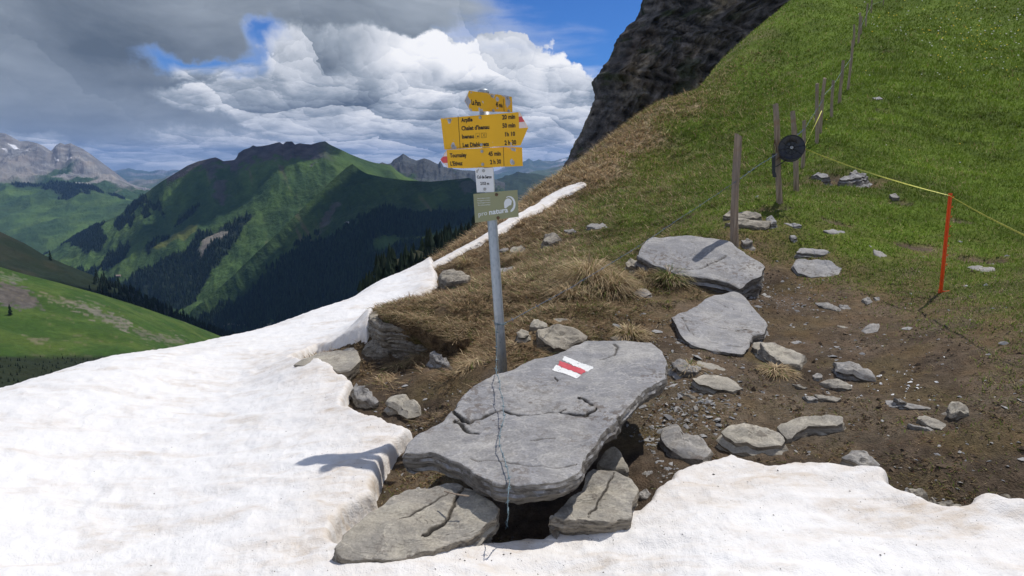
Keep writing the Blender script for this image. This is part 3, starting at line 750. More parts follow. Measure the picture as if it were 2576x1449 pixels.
sheet('blue_forested_ridge', [[(1180, 560, 4200), (1560, 560, 4200)], [(1180, 468, 6000), (1242, 457, 6000), (1267, 449, 6000), (1303, 438, 6000), (1350, 440, 6000), (1400, 455, 6000), (1440, 470, 6000), (1560, 480, 6000)]], 200, 50, 70, 500,
      lambda U, V, S, X, Y, Z, fl: (A3((.030, .046, .026), len(U))*(1+.5*fbm(X/150, Y/150, 4, 9))[:, None], None), M['far'], 43, .2, back=(1500, 600))

# limestone massif on the far left
lime_top = [(-60, 334), (0, 336), (15, 338), (33, 348), (51, 357), (71, 355), (94, 360), (112, 369), (127, 382), (132, 378), (141, 367), (153, 361), (163, 366), (178, 362), (191, 369), (209, 376), (229, 390), (247, 409), (267, 427), (293, 441), (305, 455), (331, 465), (361, 478), (377, 486), (400, 500)]
def col_lime(U, V, S, X, Y, Z, fl):
    n = fbm(X/420, Y/420, 5, 61); n2 = fbm((X-.9*Z)/260, Z/900, 5, 63); n3 = fbm(X/90, Y/90+Z/60, 4, 64)
    rock = sstep((S-.60)*2.2+n*.7+n2*.4-(U/500)*.5+.28, .0, .3)
    c = lerp(A3(GRASS*1.0, len(U)), A3((.20, .20, .198), len(U))*(1+.75*n3)[:, None], rock[:, None])
    scr = sstep(n2, .16, .34)*sstep(1.0-S, .05, .3)
    c = lerp(c, A3(SCREE, len(U)), scr[:, None]*.75)
    talus = inpoly(U, V, [(-60, 400), (0, 405), (60, 425), (110, 452), (60, 475), (-60, 480)], 12, n*25)
    c = lerp(c, A3(SCREE*.88, len(U)), talus[:, None]*.9)
    fan = inpoly(U, V, [(185, 390), (200, 395), (240, 430), (262, 450), (310, 478), (285, 472), (255, 462), (215, 425)], 3, n2*9)
    c = lerp(c, A3(SCREE*1.1, len(U)), fan[:, None]*.9)
    snow = np.zeros(len(U))
    for pl in ([(20, 366), (35, 367), (58, 379), (48, 380), (34, 373)], [(5, 380), (14, 382), (20, 386), (8, 384)], [(68, 384), (76, 387), (74, 390), (67, 387)], [(138, 399), (146, 402), (150, 407), (143, 406)], [(170, 395), (180, 400), (176, 401)], [(-30, 372), (-10, 372), (2, 379), (-15, 381)]):
        snow = np.maximum(snow, inpoly(U, V, pl, 1.2, n3*3))
    return lerp(c, A3((.80, .82, .86), len(U)), snow[:, None]), None
lm = [(U, V, 7400) for U, V in lime_top]
sheet('limestone_mountain', [[(-60, 560, 5200), (400, 540, 5200)], [(-60, 480, 6000), (400, 515, 5900)], [(-60, 415, 6800), (100, 425, 6800), (250, 455, 6600), (400, 505, 6400)], lm], 320, 36, 120, 700, col_lime, M['mountain'], 5, .12, back=(1500, 700), gully=(420, 110, .9))

# green foothill with woods
def forest_far(U, V, n):
    f = inpoly(U, V, [(25, 463), (100, 462), (143, 455), (229, 464), (250, 478), (262, 490), (240, 488), (222, 482), (225, 500), (205, 492), (175, 510), (145, 505), (130, 485), (90, 472), (45, 478)], 5, n*14)
    f = np.maximum(f, inpoly(U, V, [(255, 478), (300, 495), (312, 506), (280, 498)], 3, n*6))
    return f
def col_foot(U, V, S, X, Y, Z, fl):
    n = fbm(X/260, Y/260, 5, 71); n2 = fbm(X/60, Y/60, 3, 72)
    c = lerp(A3(GRASS, len(U)), A3(GRASS2*1.05, len(U)), sstep(n, -.2, .4)[:, None])
    c = c*(1+.25*n2)[:, None]
    f = forest_far(U, V, n+n2*.6)
    return lerp(c, A3(FLOOR, len(U)), f[:, None]), f
E2 = sheet('green_foothill', [[(-60, 720, 3700), (420, 720, 3700)], [(-60, 600, 4300), (420, 580, 4300)], [(-60, 520, 4900), (420, 530, 4800)], [(-60, 480, 5300), (0, 470, 5300), (15, 461, 5300), (76, 464, 5300), (143, 456, 5300), (229, 465, 5300), (267, 486, 5300), (305, 496, 5200), (344, 507, 5200), (420, 520, 5200)]], 330, 45, 45, 420, col_foot, M['mountain'], 6, .1, back=(500, 120))

# rocky summit behind the right shoulder
rk = [(930, 425), (961, 409), (975, 413), (984, 411), (990, 402), (1002, 395), (1014, 386), (1022, 391), (1030, 397), (1047, 404), (1067, 399), (1082, 404), (1102, 414), (1108, 405), (1116, 420), (1160, 428), (1200, 430), (1235, 446), (1270, 462)]
def col_rk(U, V, S, X, Y, Z, fl):
    n = fbm(X/200, Y/200, 5, 81); n2 = fbm((X-.2*Z)/80, Z/260, 4, 83)
    return lerp(A3(GRASS*.75, len(U)), A3((.070, .078, .080), len(U))*(1+.6*n2)[:, None], sstep(S*1.3+n*.6+n2*.5-.55, -.1, .3)[:, None]), None
sheet('rocky_summit', [[(930, 500, 3700), (1270, 520, 3700)], [(930, 450, 4200), (1270, 480, 4200)], [(U, V, 4600) for U, V in rk]], 260, 40, 45, 260, col_rk, M['mountain'], 8, .10, back=(600, 300), gully=(130, 60, .2))

# the main massif across the valley
top = [(-60, 700), (60, 670), (150, 620), (230, 572), (300, 542), (344, 504), (377, 479), (409, 456), (446, 433), (471, 418), (497, 407), (532, 398), (542, 396), (551, 400), (562, 406), (590, 403), (597, 395), (599, 387), (613, 378), (628, 373), (637, 366), (644, 369), (660, 368), (680, 364), (694, 360), (703, 358), (712, 364), (720, 357), (735, 357), (742, 365), (754, 362), (766, 364), (783, 365), (806, 358), (818, 356), (829, 364), (842, 370), (855, 376), (881, 389), (905, 399), (924, 405), (945, 411), (967, 414), (984, 416), (996, 428), (1019, 445), (1080, 465), (1180, 480), (1300, 500)]
def topY(U): return 3050+max(0, 420-U)*2.6+max(0, U-850)*1.2
def woods_main(U, V, n):
    f = np.zeros(len(U))
    for pl, s in (([(20, 575), (90, 560), (130, 560), (165, 575), (200, 560), (260, 545), (262, 560), (240, 585), (262, 600), (258, 625), (215, 640), (190, 625), (150, 618), (115, 640), (90, 655), (30, 620)], 5),
                  ([(300, 610), (330, 620), (315, 650), (285, 672), (252, 680), (262, 655)], 3),
                  ([(310, 610), (322, 598), (330, 612), (322, 640), (300, 665)], 3),
                  ([(120, 690), (200, 680), (300, 670), (210, 700), (320, 730), (300, 760), (140, 720)], 6),
                  ([(295, 555), (312, 550), (318, 568), (300, 582), (290, 575)], 3), ([(318, 560), (336, 556), (328, 575)], 3), ([(355, 530), (370, 520), (376, 545), (362, 560)], 3),
                  ([(455, 540), (480, 520), (505, 500), (500, 530), (470, 560), (440, 575)], 4),
                  ([(365, 640), (385, 622), (400, 615), (392, 640), (372, 655)], 3),
                  ([(385, 650), (410, 610), (430, 590), (425, 610), (405, 640)], 3),
                  ([(300, 730), (340, 690), (400, 665), (430, 650), (470, 640), (490, 610), (500, 590), (540, 590), (570, 560), (610, 540), (640, 545), (600, 600), (560, 650), (520, 700), (480, 760), (420, 790), (330, 740)], 5),
                  ([(300, 500), (350, 480), (360, 500), (400, 520), (420, 560), (395, 530), (350, 520), (330, 540), (310, 530)], 3)):
        f = np.maximum(f, inpoly(U, V, pl, s, n*16))
    clear = inpoly(U, V, [(385, 640), (430, 608), (470, 578), (497, 570), (493, 592), (470, 608), (430, 622), (400, 642)], 2)
    clear2 = inpoly(U, V, [(500, 640), (515, 610), (545, 590), (575, 585), (570, 600), (530, 625), (505, 655)], 3, n*5)
    return f*(1-clear)*(1-clear2)
def col_main(U, V, S, X, Y, Z, fl):
    N = len(U)
    n = fbm(X/240, Y/240, 5, 91); n2 = fbm((X+.75*Z)/62, Z/420, 5, 93); n3 = fbm(X/45, Y/45+Z/45, 4, 95)
    c = lerp(A3(GRASS*.92, N), A3(GRASS2*.95, N), sstep(n+n2*.3, -.3, .4)[:, None])*(1+.25*n3)[:, None]
    gull = sstep(n2, .22, .36)*sstep(n+.25, 0, .4)*(U > 520)*(V > 420)
    c = lerp(c, A3(BROWN*1.15, N), gull[:, None]*.6)
    top_v = np.interp(U, [t[0] for t in top], [t[1] for t in top])
    dtop = V-top_v
    rock = sstep(38+n3*38+n*30-dtop, -8, 10)*(U > 580)*(U < 860)*sstep(850-U, -10, 60)
    rock = np.maximum(rock, sstep(16+n3*26+n*20-dtop, -6, 8)*(U < 600)*(U > 420))
    for pl in ([(315, 470), (345, 455), (372, 452), (368, 475), (345, 495), (320, 505), (300, 500)], [(355, 470), (372, 450), (378, 470), (350, 500)], [(540, 450), (580, 470), (560, 500), (540, 490)], [(500, 430), (520, 410), (560, 420), (530, 445)]):
        rock = np.maximum(rock, inpoly(U, V, pl, 6, n3*24)*.85)
    c = lerp(c, A3((.070, .066, .066), N)*(1+.7*n3)[:, None], rock[:, None])
    scar = inpoly(U, V, [(502, 632), (515, 608), (548, 588), (580, 580), (575, 600), (540, 622), (515, 655), (500, 665)], 4, n3*16)
    c = lerp(c, A3((.21, .195, .175), N)*(1+.7*n3)[:, None], scar[:, None]*.9)
    scar2 = inpoly(U, V, [(70, 560), (88, 560), (85, 590), (98, 640), (90, 655), (82, 620), (74, 585)], 2, n3*6)
    c = lerp(c, A3((.24, .21, .16), N), scar2[:, None]*.7)
    bright = inpoly(U, V, [(385, 640), (430, 608), (470, 578), (497, 570), (493, 592), (470, 608), (430, 622), (400, 642)], 3, n3*5)
    c = lerp(c, A3((.115, .135, .034), N), bright[:, None])
    low = inpoly(U, V, [(150, 665), (215, 640), (300, 640), (300, 670), (220, 700), (160, 700)], 5, n*10)
    c = lerp(c, A3(GRASS2*1.1, N), low[:, None]*.8)
    f = woods_main(U, V, n+n3*.6)
    shrub = sstep(n3+n*.5-.15, .0, .2)*sstep(V, 520, 600)*.6
    f2 = np.clip(f, 0, 1)
    return lerp(lerp(c, A3(FLOOR*1.5, N), shrub[:, None]*.5), A3(FLOOR, N), f2[:, None]), np.maximum(f2, shrub*.30)
UU = [t[0] for t in top]
def row(vs_, y0): return [(u, v, y0+max(0, 420-u)*1.6) for u, v in vs_]
D1 = sheet('main_mountain', [row([(-60, 900), (540, 850), (1300, 860)], 2050), row([(-60, 720), (300, 712), (540, 725), (820, 660), (1300, 640)], 2330),
                             row([(-60, 705), (200, 640), (300, 600), (540, 560), (820, 500), (1300, 560)], 2700),
                             [(u, v, topY(u)) for u, v in top]], 640, [36, 70, 110], 40, 330, col_main, M['mountain'], 7, .10, back=(500, 320), gully=(260, 46, .75))
# nearer shaded spur
sp_top = [(440, 815, 2110), (480, 790, 2130), (540, 735, 2190), (590, 690, 2230), (640, 640, 2260), (700, 585, 2310), (760, 525, 2360), (810, 478, 2400), (850, 440, 2440), (872, 421, 2460), (887, 412, 2470), (898, 421, 2460), (910, 430, 2440), (924, 437, 2430), (967, 447, 2400), (1024, 454, 2370), (1082, 457, 2340), (1139, 452, 2300), (1182, 447, 2280), (1197, 460, 2260), (1225, 490, 2240), (1300, 520, 2200)]
def col_spur(U, V, S, X, Y, Z, fl):
    N = len(U)
    n = fbm(X/200, Y/200, 5, 101); n2 = fbm((X+1.1*Z)/55, Z/380, 5, 103); n3 = fbm(X/34, Y/34+Z/34, 4, 105)
    c = lerp(A3(GRASS*.65, N), A3(GRASS2*.65, N), sstep(n+n2*.4, -.2, .4)[:, None])*(1+.25*n3)[:, None]  # spur grass scaled down: extra cloud shade put into the colour
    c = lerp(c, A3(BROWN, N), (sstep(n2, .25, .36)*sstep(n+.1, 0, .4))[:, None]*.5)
    rock = inpoly(U, V, [(810, 560), (840, 510), (855, 512), (830, 560), (800, 600)], 5, n3*16)*.8
    rock = np.maximum(rock, inpoly(U, V, [(1150, 450), (1200, 455), (1215, 480), (1170, 490)], 5, n3*16)*.6)
    c = lerp(c, A3(DROCK, N), rock[:, None])
    diag = 560+(900-U)*.62                                   # tree line runs down to the left
    f = sstep(V-diag+n*60+n3*35, -18, 22)*sstep(V, 520, 560)
    pasture = inpoly(U, V, [(930, 600), (1000, 585), (1130, 575), (1260, 560), (1260, 640), (1170, 640), (1080, 610), (1000, 620), (940, 640)], 12, n*22)
    f = f*(1-pasture*.9)
    val = inpoly(U, V, [(480, 815), (560, 800), (700, 800), (800, 790), (780, 840), (500, 860)], 10, n*25)
    f = f*(1-.55*val)
    gp = inpoly(U, V, [(1035, 606), (1060, 596), (1100, 592), (1180, 590), (1180, 640), (1080, 622)], 3, n3*4)
    c = lerp(c, A3((.120, .165, .035), N), gp[:, None])  # pasture round the chalet: sunlight on it put into a brighter green
    edge = inpoly(U, V, [(830, 700), (900, 640), (960, 600), (1010, 590), (960, 650), (900, 720), (850, 760)], 12, n*20)
    c = lerp(c, A3((.055, .105, .035), N), edge[:, None]*.7)
    road = np.maximum(inpoly(U, V, [(530, 812), (560, 822), (640, 826), (700, 822), (700, 825), (640, 829), (556, 825)], 1.2), 0)
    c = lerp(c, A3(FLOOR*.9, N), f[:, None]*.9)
    c = lerp(c, A3((.26, .25, .22), N), road[:, None]*.5)
    return c, f*(1-gp)
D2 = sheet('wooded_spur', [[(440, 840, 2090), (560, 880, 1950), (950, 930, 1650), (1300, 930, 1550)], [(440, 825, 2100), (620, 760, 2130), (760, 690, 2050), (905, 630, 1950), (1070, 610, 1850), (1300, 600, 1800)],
                           [(440, 820, 2105), (620, 690, 2210), (760, 590, 2260), (905, 510, 2300), (1070, 520, 2180), (1300, 555, 2080)], sp_top], 520, [80, 54, 54], 18, 200, col_spur, M['mountain'], 9, .06, back=(250, 200), gully=(120, 26, 1.0))

# dark shaded hillside on the left
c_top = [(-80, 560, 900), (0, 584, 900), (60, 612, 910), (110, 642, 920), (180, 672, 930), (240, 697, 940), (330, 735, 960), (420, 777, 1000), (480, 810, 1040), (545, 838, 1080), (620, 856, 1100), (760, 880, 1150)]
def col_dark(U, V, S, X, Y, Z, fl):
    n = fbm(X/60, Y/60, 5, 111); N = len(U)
    c = lerp(A3((.016, .026, .014), N), A3((.030, .034, .020), N), sstep(n, -.1, .4)[:, None])  # dark green lowered further, so the colour itself holds cloud shade
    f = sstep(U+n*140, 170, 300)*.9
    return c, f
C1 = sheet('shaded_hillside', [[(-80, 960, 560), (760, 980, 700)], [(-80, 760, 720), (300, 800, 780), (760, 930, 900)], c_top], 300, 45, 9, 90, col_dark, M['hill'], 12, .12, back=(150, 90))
# sunny green hillside, lower left
b_top = [(-80, 640, 480), (0, 672, 480), (60, 690, 485), (150, 712, 495), (250, 740, 510), (330, 764, 525), (400, 788, 540), (470, 812, 560), (548, 843, 590), (620, 875, 620), (720, 930, 640)]
def col_green(U, V, S, X, Y, Z, fl):
    N = len(U); n = fbm(X/26, Y/26, 5, 121); n2 = fbm((X-.3*Y)/30, Y/7, 5, 123); n3 = fbm(X/5, Y/5, 4, 124)
    c = lerp(A3((.038, .078, .015), N), A3((.064, .104, .022), N), sstep(n+n2*.4, -.3, .4)[:, None])*(1+.25*n3)[:, None]
    for pl, cc, am in (([(0, 715), (50, 722), (90, 750), (110, 770), (60, 782), (20, 775), (-20, 770), (-20, 720)], (.085, .08, .072), 1.0), ([(170, 770), (230, 775), (290, 795), (330, 822), (320, 832), (260, 805), (190, 782)], (.15, .14, .12), .8),
                       ([(100, 745), (150, 755), (190, 772), (150, 768)], (.15, .14, .10), .7), ([(60, 850), (110, 855), (130, 868), (80, 866)], (.13, .12, .08), .7), ([(330, 830), (400, 848), (470, 862), (440, 870), (350, 845)], (.12, .115, .09), .7),
                       ([(-20, 690), (30, 696), (60, 705), (20, 706)], (.15, .15, .12), .5)):
        r_ = inpoly(U, V, pl, 4, n3*26+n2*14)
        c = lerp(c, A3(cc, N)*(1+.6*n3)[:, None], r_[:, None]*am)
    spots = sstep(n2+n3*.4, .30, .42); c = lerp(c, A3((.13, .12, .075), N), spots[:, None]*.45)
    lowf = sstep(V-(898-U*.02)+n*14, -4, 10)
    c = lerp(c, A3((.020, .026, .014), N), lowf[:, None]*.95)
    return c, lowf*.6
B1 = sheet('green_hillside', [[(-80, 1080, 230), (720, 1060, 330)], [(-80, 900, 320), (300, 905, 350), (720, 980, 440)], b_top], 420, 52, 2.2, 40, col_green, M['hill'], 14, .10, back=(60, 40))
# rocky wooded shoulder, right of the valley
h_top = [(905, 760, 225), (940, 728, 228), (950, 690, 232), (962, 672, 236), (1000, 655, 245), (1030, 640, 255), (1070, 624, 270), (1110, 612, 285), (1150, 596, 300), (1164, 585, 305), (1190, 582, 312), (1230, 572, 325), (1300, 550, 340)]
def col_sh(U, V, S, X, Y, Z, fl):
    N = len(U); n = fbm(X/14, Y/14, 5, 131); n2 = fbm(X/4, Z/5, 4, 133)
    c = lerp(A3((.030, .034, .020), N), A3((.13, .115, .09), N)*(1+.7*n2)[:, None], sstep(n+n2*.5, .0, .35)[:, None]*.8)
    return c, sstep(n+.25, 0, .2)*.9
H1 = sheet('wooded_shoulder', [[(905, 900, 150), (1300, 900, 200)], [(905, 800, 200), (1300, 720, 260)], h_top], 300, 50, 3.0, 22, col_sh, M['hill'], 15, .25, back=(40, 30))
# valley ground under everything, out past the ranges
A, Rm = np.meshgrid(np.linspace(R(-85), R(80), 120), np.array([60, 100, 200, 400, 800, 1500, 3000, 6000, 12000, 26000]))
zz = np.interp(Rm, [60, 100, 200, 400, 800, 1500, 3000, 6000, 26000], [-70, -95, -150, -300, -440, -600, -700, -820, -1000])
xx = np.sin(A)*Rm; yy = np.cos(A)*Rm
me = mesh_np('valley_floor', np.c_[xx.ravel(), yy.ravel(), zz.ravel()], grid_quads(10, 120), attrs={'col': A3(GRASS*.8, xx.size)}, mats=[M['far']])
add('valley_floor', me, kind='structure')

# ------------------------------------------------------------------ conifers
def tree_mesh(P_, H_, W_, tiers=2, sides=5, colr=(.020, .036, .018), var=.4):
    """many conifers in one mesh"""
    n = len(P_); v = []; t = []; c = []
    ang = np.linspace(0, 2*math.pi, sides, endpoint=False)
    base = 0
    rot = rng.uniform(0, 6.28, n); tint = 1+rng.uniform(-var, var, n)
    for k in range(tiers):
        z0 = .08+.42*k*(2/tiers) if tiers > 1 else .05
        z1 = min(1.0, z0+(.62 if k < tiers-1 else 1.0)); wr = (1-.42*k*(2/tiers)*.9)
        jit = rng.uniform(.75, 1.25, (n, sides))
        ring = np.stack([P_[:, 0, None]+np.cos(ang[None]+rot[:, None])*W_[:, None]*wr*jit, P_[:, 1, None]+np.sin(ang[None]+rot[:, None])*W_[:, None]*wr*jit, (P_[:, 2]+H_*z0)[:, None]*np.ones(sides)], -1)
        apex = np.stack([P_[:, 0], P_[:, 1], P_[:, 2]+H_*z1], -1)[:, None]
        vv = np.concatenate([ring, apex], 1).reshape(-1, 3); v.append(vv)
        i = base+np.arange(n)[:, None]*(sides+1)
        s = np.arange(sides)[None]
        t.append(np.stack([i+s, i+(s+1) % sides, np.broadcast_to(i+sides, (n, sides))], -1).reshape(-1, 3))
        cc = np.repeat(np.array(colr)[None]*tint[:, None], sides+1, 0); c.append(cc)
        base += n*(sides+1)
    return np.concatenate(v), np.concatenate(t), np.concatenate(c)
def scatter_trees(S_, n, seed, vis=None, thr=.45):
    r_ = np.random.default_rng(seed); f = S_['forest']; nr, nc = f.shape
    i = r_.uniform(0, nr-1.001, n*6); j = r_.uniform(0, nc-1.001, n*6)
    ii = i.astype(int); jj = j.astype(int); fi = i-ii; fj = j-jj
    ok = f[ii, jj] > r_.uniform(0, 1, n*6)*(1-thr)+thr*.4
    # area-even: weight by cell area in the plan
    ar = np.abs((S_['Y'][np.minimum(ii+1, nr-1), jj]-S_['Y'][ii, jj])*(S_['X'][ii, np.minimum(jj+1, nc-1)]-S_['X'][ii, jj]))
    inn = S_['U'][ii, jj] > -80; ok &= inn & (ar > r_.uniform(0, 1, n*6)*np.quantile(ar[inn], .9))
    if vis is not None: ok &= vis(S_['U'][ii, jj], S_['V'][ii, jj])
    ii, jj, fi, fj = ii[ok][:n], jj[ok][:n], fi[ok][:n], fj[ok][:n]
    def bl(a):
        a00 = a[ii, jj]; a10 = a[ii+1, jj]; a01 = a[ii, jj+1]; a11 = a[ii+1, jj+1]
        return (a00*(1-fi)+a10*fi)*(1-fj)+(a01*(1-fi)+a11*fi)*fj
    return np.stack([bl(S_['X']), bl(S_['Y']), bl(S_['Z'])], -1)
def wood(name, S_, n, h0, h1, seed, vis=None, colr=(.020, .036, .018), label=None, sides=4, tiers=1):
    Pt = scatter_trees(S_, n, seed, vis)
    H_ = rng.uniform(h0, h1, len(Pt)); 
    v, t, c = tree_mesh(Pt-[0, 0, .6], H_, H_*rng.uniform(.17, .25, len(Pt)), tiers, sides, colr)
    add(name, mesh_np(name, v, tris=t, smooth=False, attrs={'col': c}, mats=[M['conifer']]), kind='stuff', label=label)
wood('mountain_forest', D1, 14000, 10, 20, 1, None, label='dark conifer woods in patches on the far mountain')
wood('spur_forest', D2, 16000, 12, 22, 2, None, label='dense dark conifer forest on the shaded spur above the valley')
wood('foothill_forest', E2, 3500, 14, 24, 3, None, label='dark wood along the crest of the green foothill')
wood('shoulder_forest', H1, 1500, 4.0, 9.5, 4, None, (.018, .028, .014), 'dark conifers on the rocky shoulder right of the valley', 5, 2)
wood('hillside_forest', C1, 2200, 7, 13, 5, None, (.016, .026, .013), 'dark conifers covering the shaded hillside', 5, 2)
wood('valley_scrub', B1, 1600, .8, 2.6, 6, lambda U, V: V > 885, (.018, .028, .014), 'dark scrub at the foot of the green hillside')

# single conifers that stand out on the crests
def conifer(x, y, z, h, label, group, seed):
    r_ = np.random.default_rng(seed)
    root = empty('conifer_tree', (x, y, z), label, 'tree', group)
    v, q, t = tube([(0, 0, -.4), (0, 0, h*.5), (0, 0, h*.96)], [h*.018, h*.012, h*.004], 5)
    add('trunk', mesh_np('trunk', v, q, t, True, mats=[M['wood']]), root)
    vs2 = []; ts2 = []; cs = []
    L = 9
    for k in range(L):
        f0 = .06+.9*k/L; wr = h*.23*(1-f0)**.85*r_.uniform(.85, 1.12); m = 9; b = len(vs2)
        for s in range(m):
            a = 6.283*s/m+k; rr = wr*(1.15 if s % 2 else .62)*r_.uniform(.8, 1.15)
            vs2.append((math.cos(a)*rr, math.sin(a)*rr, h*f0-h*.015*r_.uniform(0, 1.5)))
        vs2.append((0, 0, h*min(1, f0+.2)))
        ts2 += [(b+s, b+(s+1) % m, b+m) for s in range(m)]
        cs += [np.array([.020, .034, .016])*r_.uniform(.7, 1.4)]*(m+1)
    add('crown', mesh_np('crown', vs2, tris=ts2, smooth=False, attrs={'col': np.array(cs)}, mats=[M['conifer']]), root)
def on_sheet(S_, U, V):
    k = np.argmin((S_['U']-U)**2+(S_['V']-V)**2); i, j = np.unravel_index(k, S_['U'].shape)
    return S_['X'][i, j], S_['Y'][i, j], S_['Z'][i, j]
x, y, z = on_sheet(B1, 28, 795)
conifer(x, y, z, 7.0, 'lone small fir standing on the sunny green hillside below the rocks', None, 3)
crest = [(128, 660, 'leftmost'), (243, 700, 'second from the left'), (262, 708, 'third from the left'), (300, 724, 'fourth from the left'), (330, 737, 'fifth from the left'), (352, 747, 'sixth from the left'), (392, 766, 'seventh from the left'), (428, 784, 'eighth from the left'), (462, 801, 'lowest and rightmost')]
for i, (u, v, wrd) in enumerate(crest):
    x, y, z = on_sheet(C1, u, v)
    conifer(x, y, z-1, random.uniform(11, 17), 'dark fir on the crest of the shaded hillside, %s of the row' % wrd, 'firs on the crest of the shaded hillside', 20+i)

# far huts
def hut(name, x, y, z, L, W, H, rz, wc, rc, label):
    root = empty(name, (x, y, z), label, 'house'); root.rotation_euler = (0, 0, rz)
    mw = plain('hut_wall_%d' % int(x), wc, .8); mr = plain('hut_roof_%d' % int(x), rc, .7)
    l, w_, h = L/2, W/2, H
    v = [(-l, -w_, -2), (l, -w_, -2), (l, w_, -2), (-l, w_, -2), (-l, -w_, h), (l, -w_, h), (l, w_, h), (-l, w_, h), (-l, 0, h*1.7), (l, 0, h*1.7)]
    add('wall', mesh_np('wall', v, [(0, 1, 5, 4), (1, 2, 6, 5), (2, 3, 7, 6), (3, 0, 4, 7)], [(4, 8, 7), (5, 6, 9)], False, mats=[mw]), root)
    e_ = 1.0; t_ = .35
    rv = [(-l-e_, -w_-e_, h*.9), (l+e_, -w_-e_, h*.9), (l+e_, 0, h*1.75), (-l-e_, 0, h*1.75), (-l-e_, w_+e_, h*.9), (l+e_, w_+e_, h*.9)]
    rv += [(a, b, c+t_) for a, b, c in rv]
    add('roof', mesh_np('roof', rv, [(0, 1, 2, 3), (3, 2, 5, 4), (6, 9, 8, 7), (9, 10, 11, 8), (0, 6, 7, 1), (4, 5, 11, 10), (0, 3, 9, 6), (3, 4, 10, 9), (1, 7, 8, 2), (2, 8, 11, 5)], None, False, mats=[mr]), root)
    return root
x, y, z = on_sheet(D2, 1130, 600); hut('chalet', x, y, z, 16, 9, 3.6, .1, (.45, .38, .30), (.50, .16, .07), 'tiny chalet with an orange red roof on the bright pasture by the shoulder')
x, y, z = on_sheet(D2, 1143, 600); hut('shed', x, y, z, 9, 6, 2.4, .1, (.55, .55, .52), (.32, .40, .46), 'tiny grey blue roofed shed right of the orange roofed chalet')
x, y, z = on_sheet(D1, 300, 707); hut('barn', x, y, z, 15, 8, 3.0, .2, (.30, .24, .2), (.30, .22, .19), 'tiny brown barn on the low green pasture at the valley side')
x, y, z = on_sheet(D2, 876, 574); hut('barn', x, y, z, 14, 8, 3.0, -.1, (.45, .43, .4), (.36, .38, .40), 'tiny pale barn high on the shaded spur')

# ------------------------------------------------------------------ rock face on the right
def build_cliff():
    edge = [(1404, 500), (1418, 432), (1438, 395), (1452, 360), (1468, 334), (1482, 300), (1490, 283), (1498, 262), (1508, 240), (1510, 222), (1504, 205), (1502, 190), (1516, 182), (1522, 165), (1540, 146), (1548, 128), (1556, 110), (1568, 106), (1562, 90), (1576, 78), (1584, 62), (1602, 52), (1624, 36), (1622, 15), (1632, 0), (1640, -40), (1660, -110), (1700, -220), (1760, -330), (1850, -420)]
    D0 = 120.0
    edge = edge[:-3]
    E = np.array([P(u, v, D0) for u, v in edge])
    zt = np.linspace(E[0, 2]-14, E[-1, 2], 340)
    ex = np.interp(zt, E[:, 2], E[:, 0])
    # plan curve: from behind, round the nose, then along the face to the right and towards the viewer
    s_b = np.linspace(-1, 0, 24, endpoint=False); s_f = np.linspace(0, 1, 330)**1.2
    px = np.r_[(-s_b)**2*9.0, s_f*62]; py = np.r_[-s_b*45, -s_f*18]
    X = ex[:, None]+px[None]; Y = D0+py[None]*np.ones(len(zt))[:, None]+6*np.exp(-px[None]/3.0)*0; Z = np.repeat(zt[:, None], len(px), 1)
    Y = Y+2.2*(1-np.exp(-np.maximum(px, 0)/4))[None]*-1
    arc = np.r_[s_b*45, s_f*64][None]*np.ones_like(X)
    n1 = fbm(arc/13, Z/17, 5, 201, ridged=True); n2 = fbm(arc/4.0+Z*.05, Z/7.5, 5, 203, ridged=True); n3 = fbm(arc/1.4, Z/1.0+arc*.25, 4, 205)
    strata = np.abs(((Z+arc*.35+n1*2.0)/1.7) % 1-.5)*2
    infr = np.clip(np.maximum(px, 0)/3.0, .12, 1)[None]
    Y = Y-(n1*4.2+n2*2.0+n3*.9+(strata-.5)*.6+np.abs(fbm(arc/.55, Z/.5, 3, 221))*.5)*infr
    X = X-(n3*.45+n2*.35)*np.clip(1-np.abs(px)/4, 0, 1)[None]
    N = X.size
    pale = sstep(fbm(arc/8, Z/16, 4, 211), .02, .26); warm = sstep(fbm(arc/6+4, Z/10, 4, 213), .15, .4)
    c = A3((.165, .15, .135), N)*np.clip(1+1.3*n3.ravel()+.5*(strata.ravel()-.5), .2, 3)[:, None]
    c = lerp(c, A3((.46, .39, .29), N), (pale.ravel()*.85*np.clip(.7+n3.ravel()*1.5, 0, 1))[:, None]); c = lerp(c, A3((.19, .135, .09), N), (warm.ravel()*.4)[:, None])
    c = lerp(c, A3((.03, .032, .034), N), (sstep(n2, .2, .6).ravel()*.5)[:, None])
    ledge = sstep(fbm(arc/5, Z/3, 4, 215), .18, .35)*np.clip(1-arc/45, 0, 1)
    c = lerp(c, A3((.055, .075, .025), N), (ledge.ravel()*.7)[:, None])
    me = mesh_np('cliff', np.c_[X.ravel(), Y.ravel(), Z.ravel()], grid_quads(*X.shape), smooth=False, attrs={'col': np.clip(c, .01, .6)}, mats=[M['cliff']])
    add('cliff', me, kind='structure')
build_cliff()
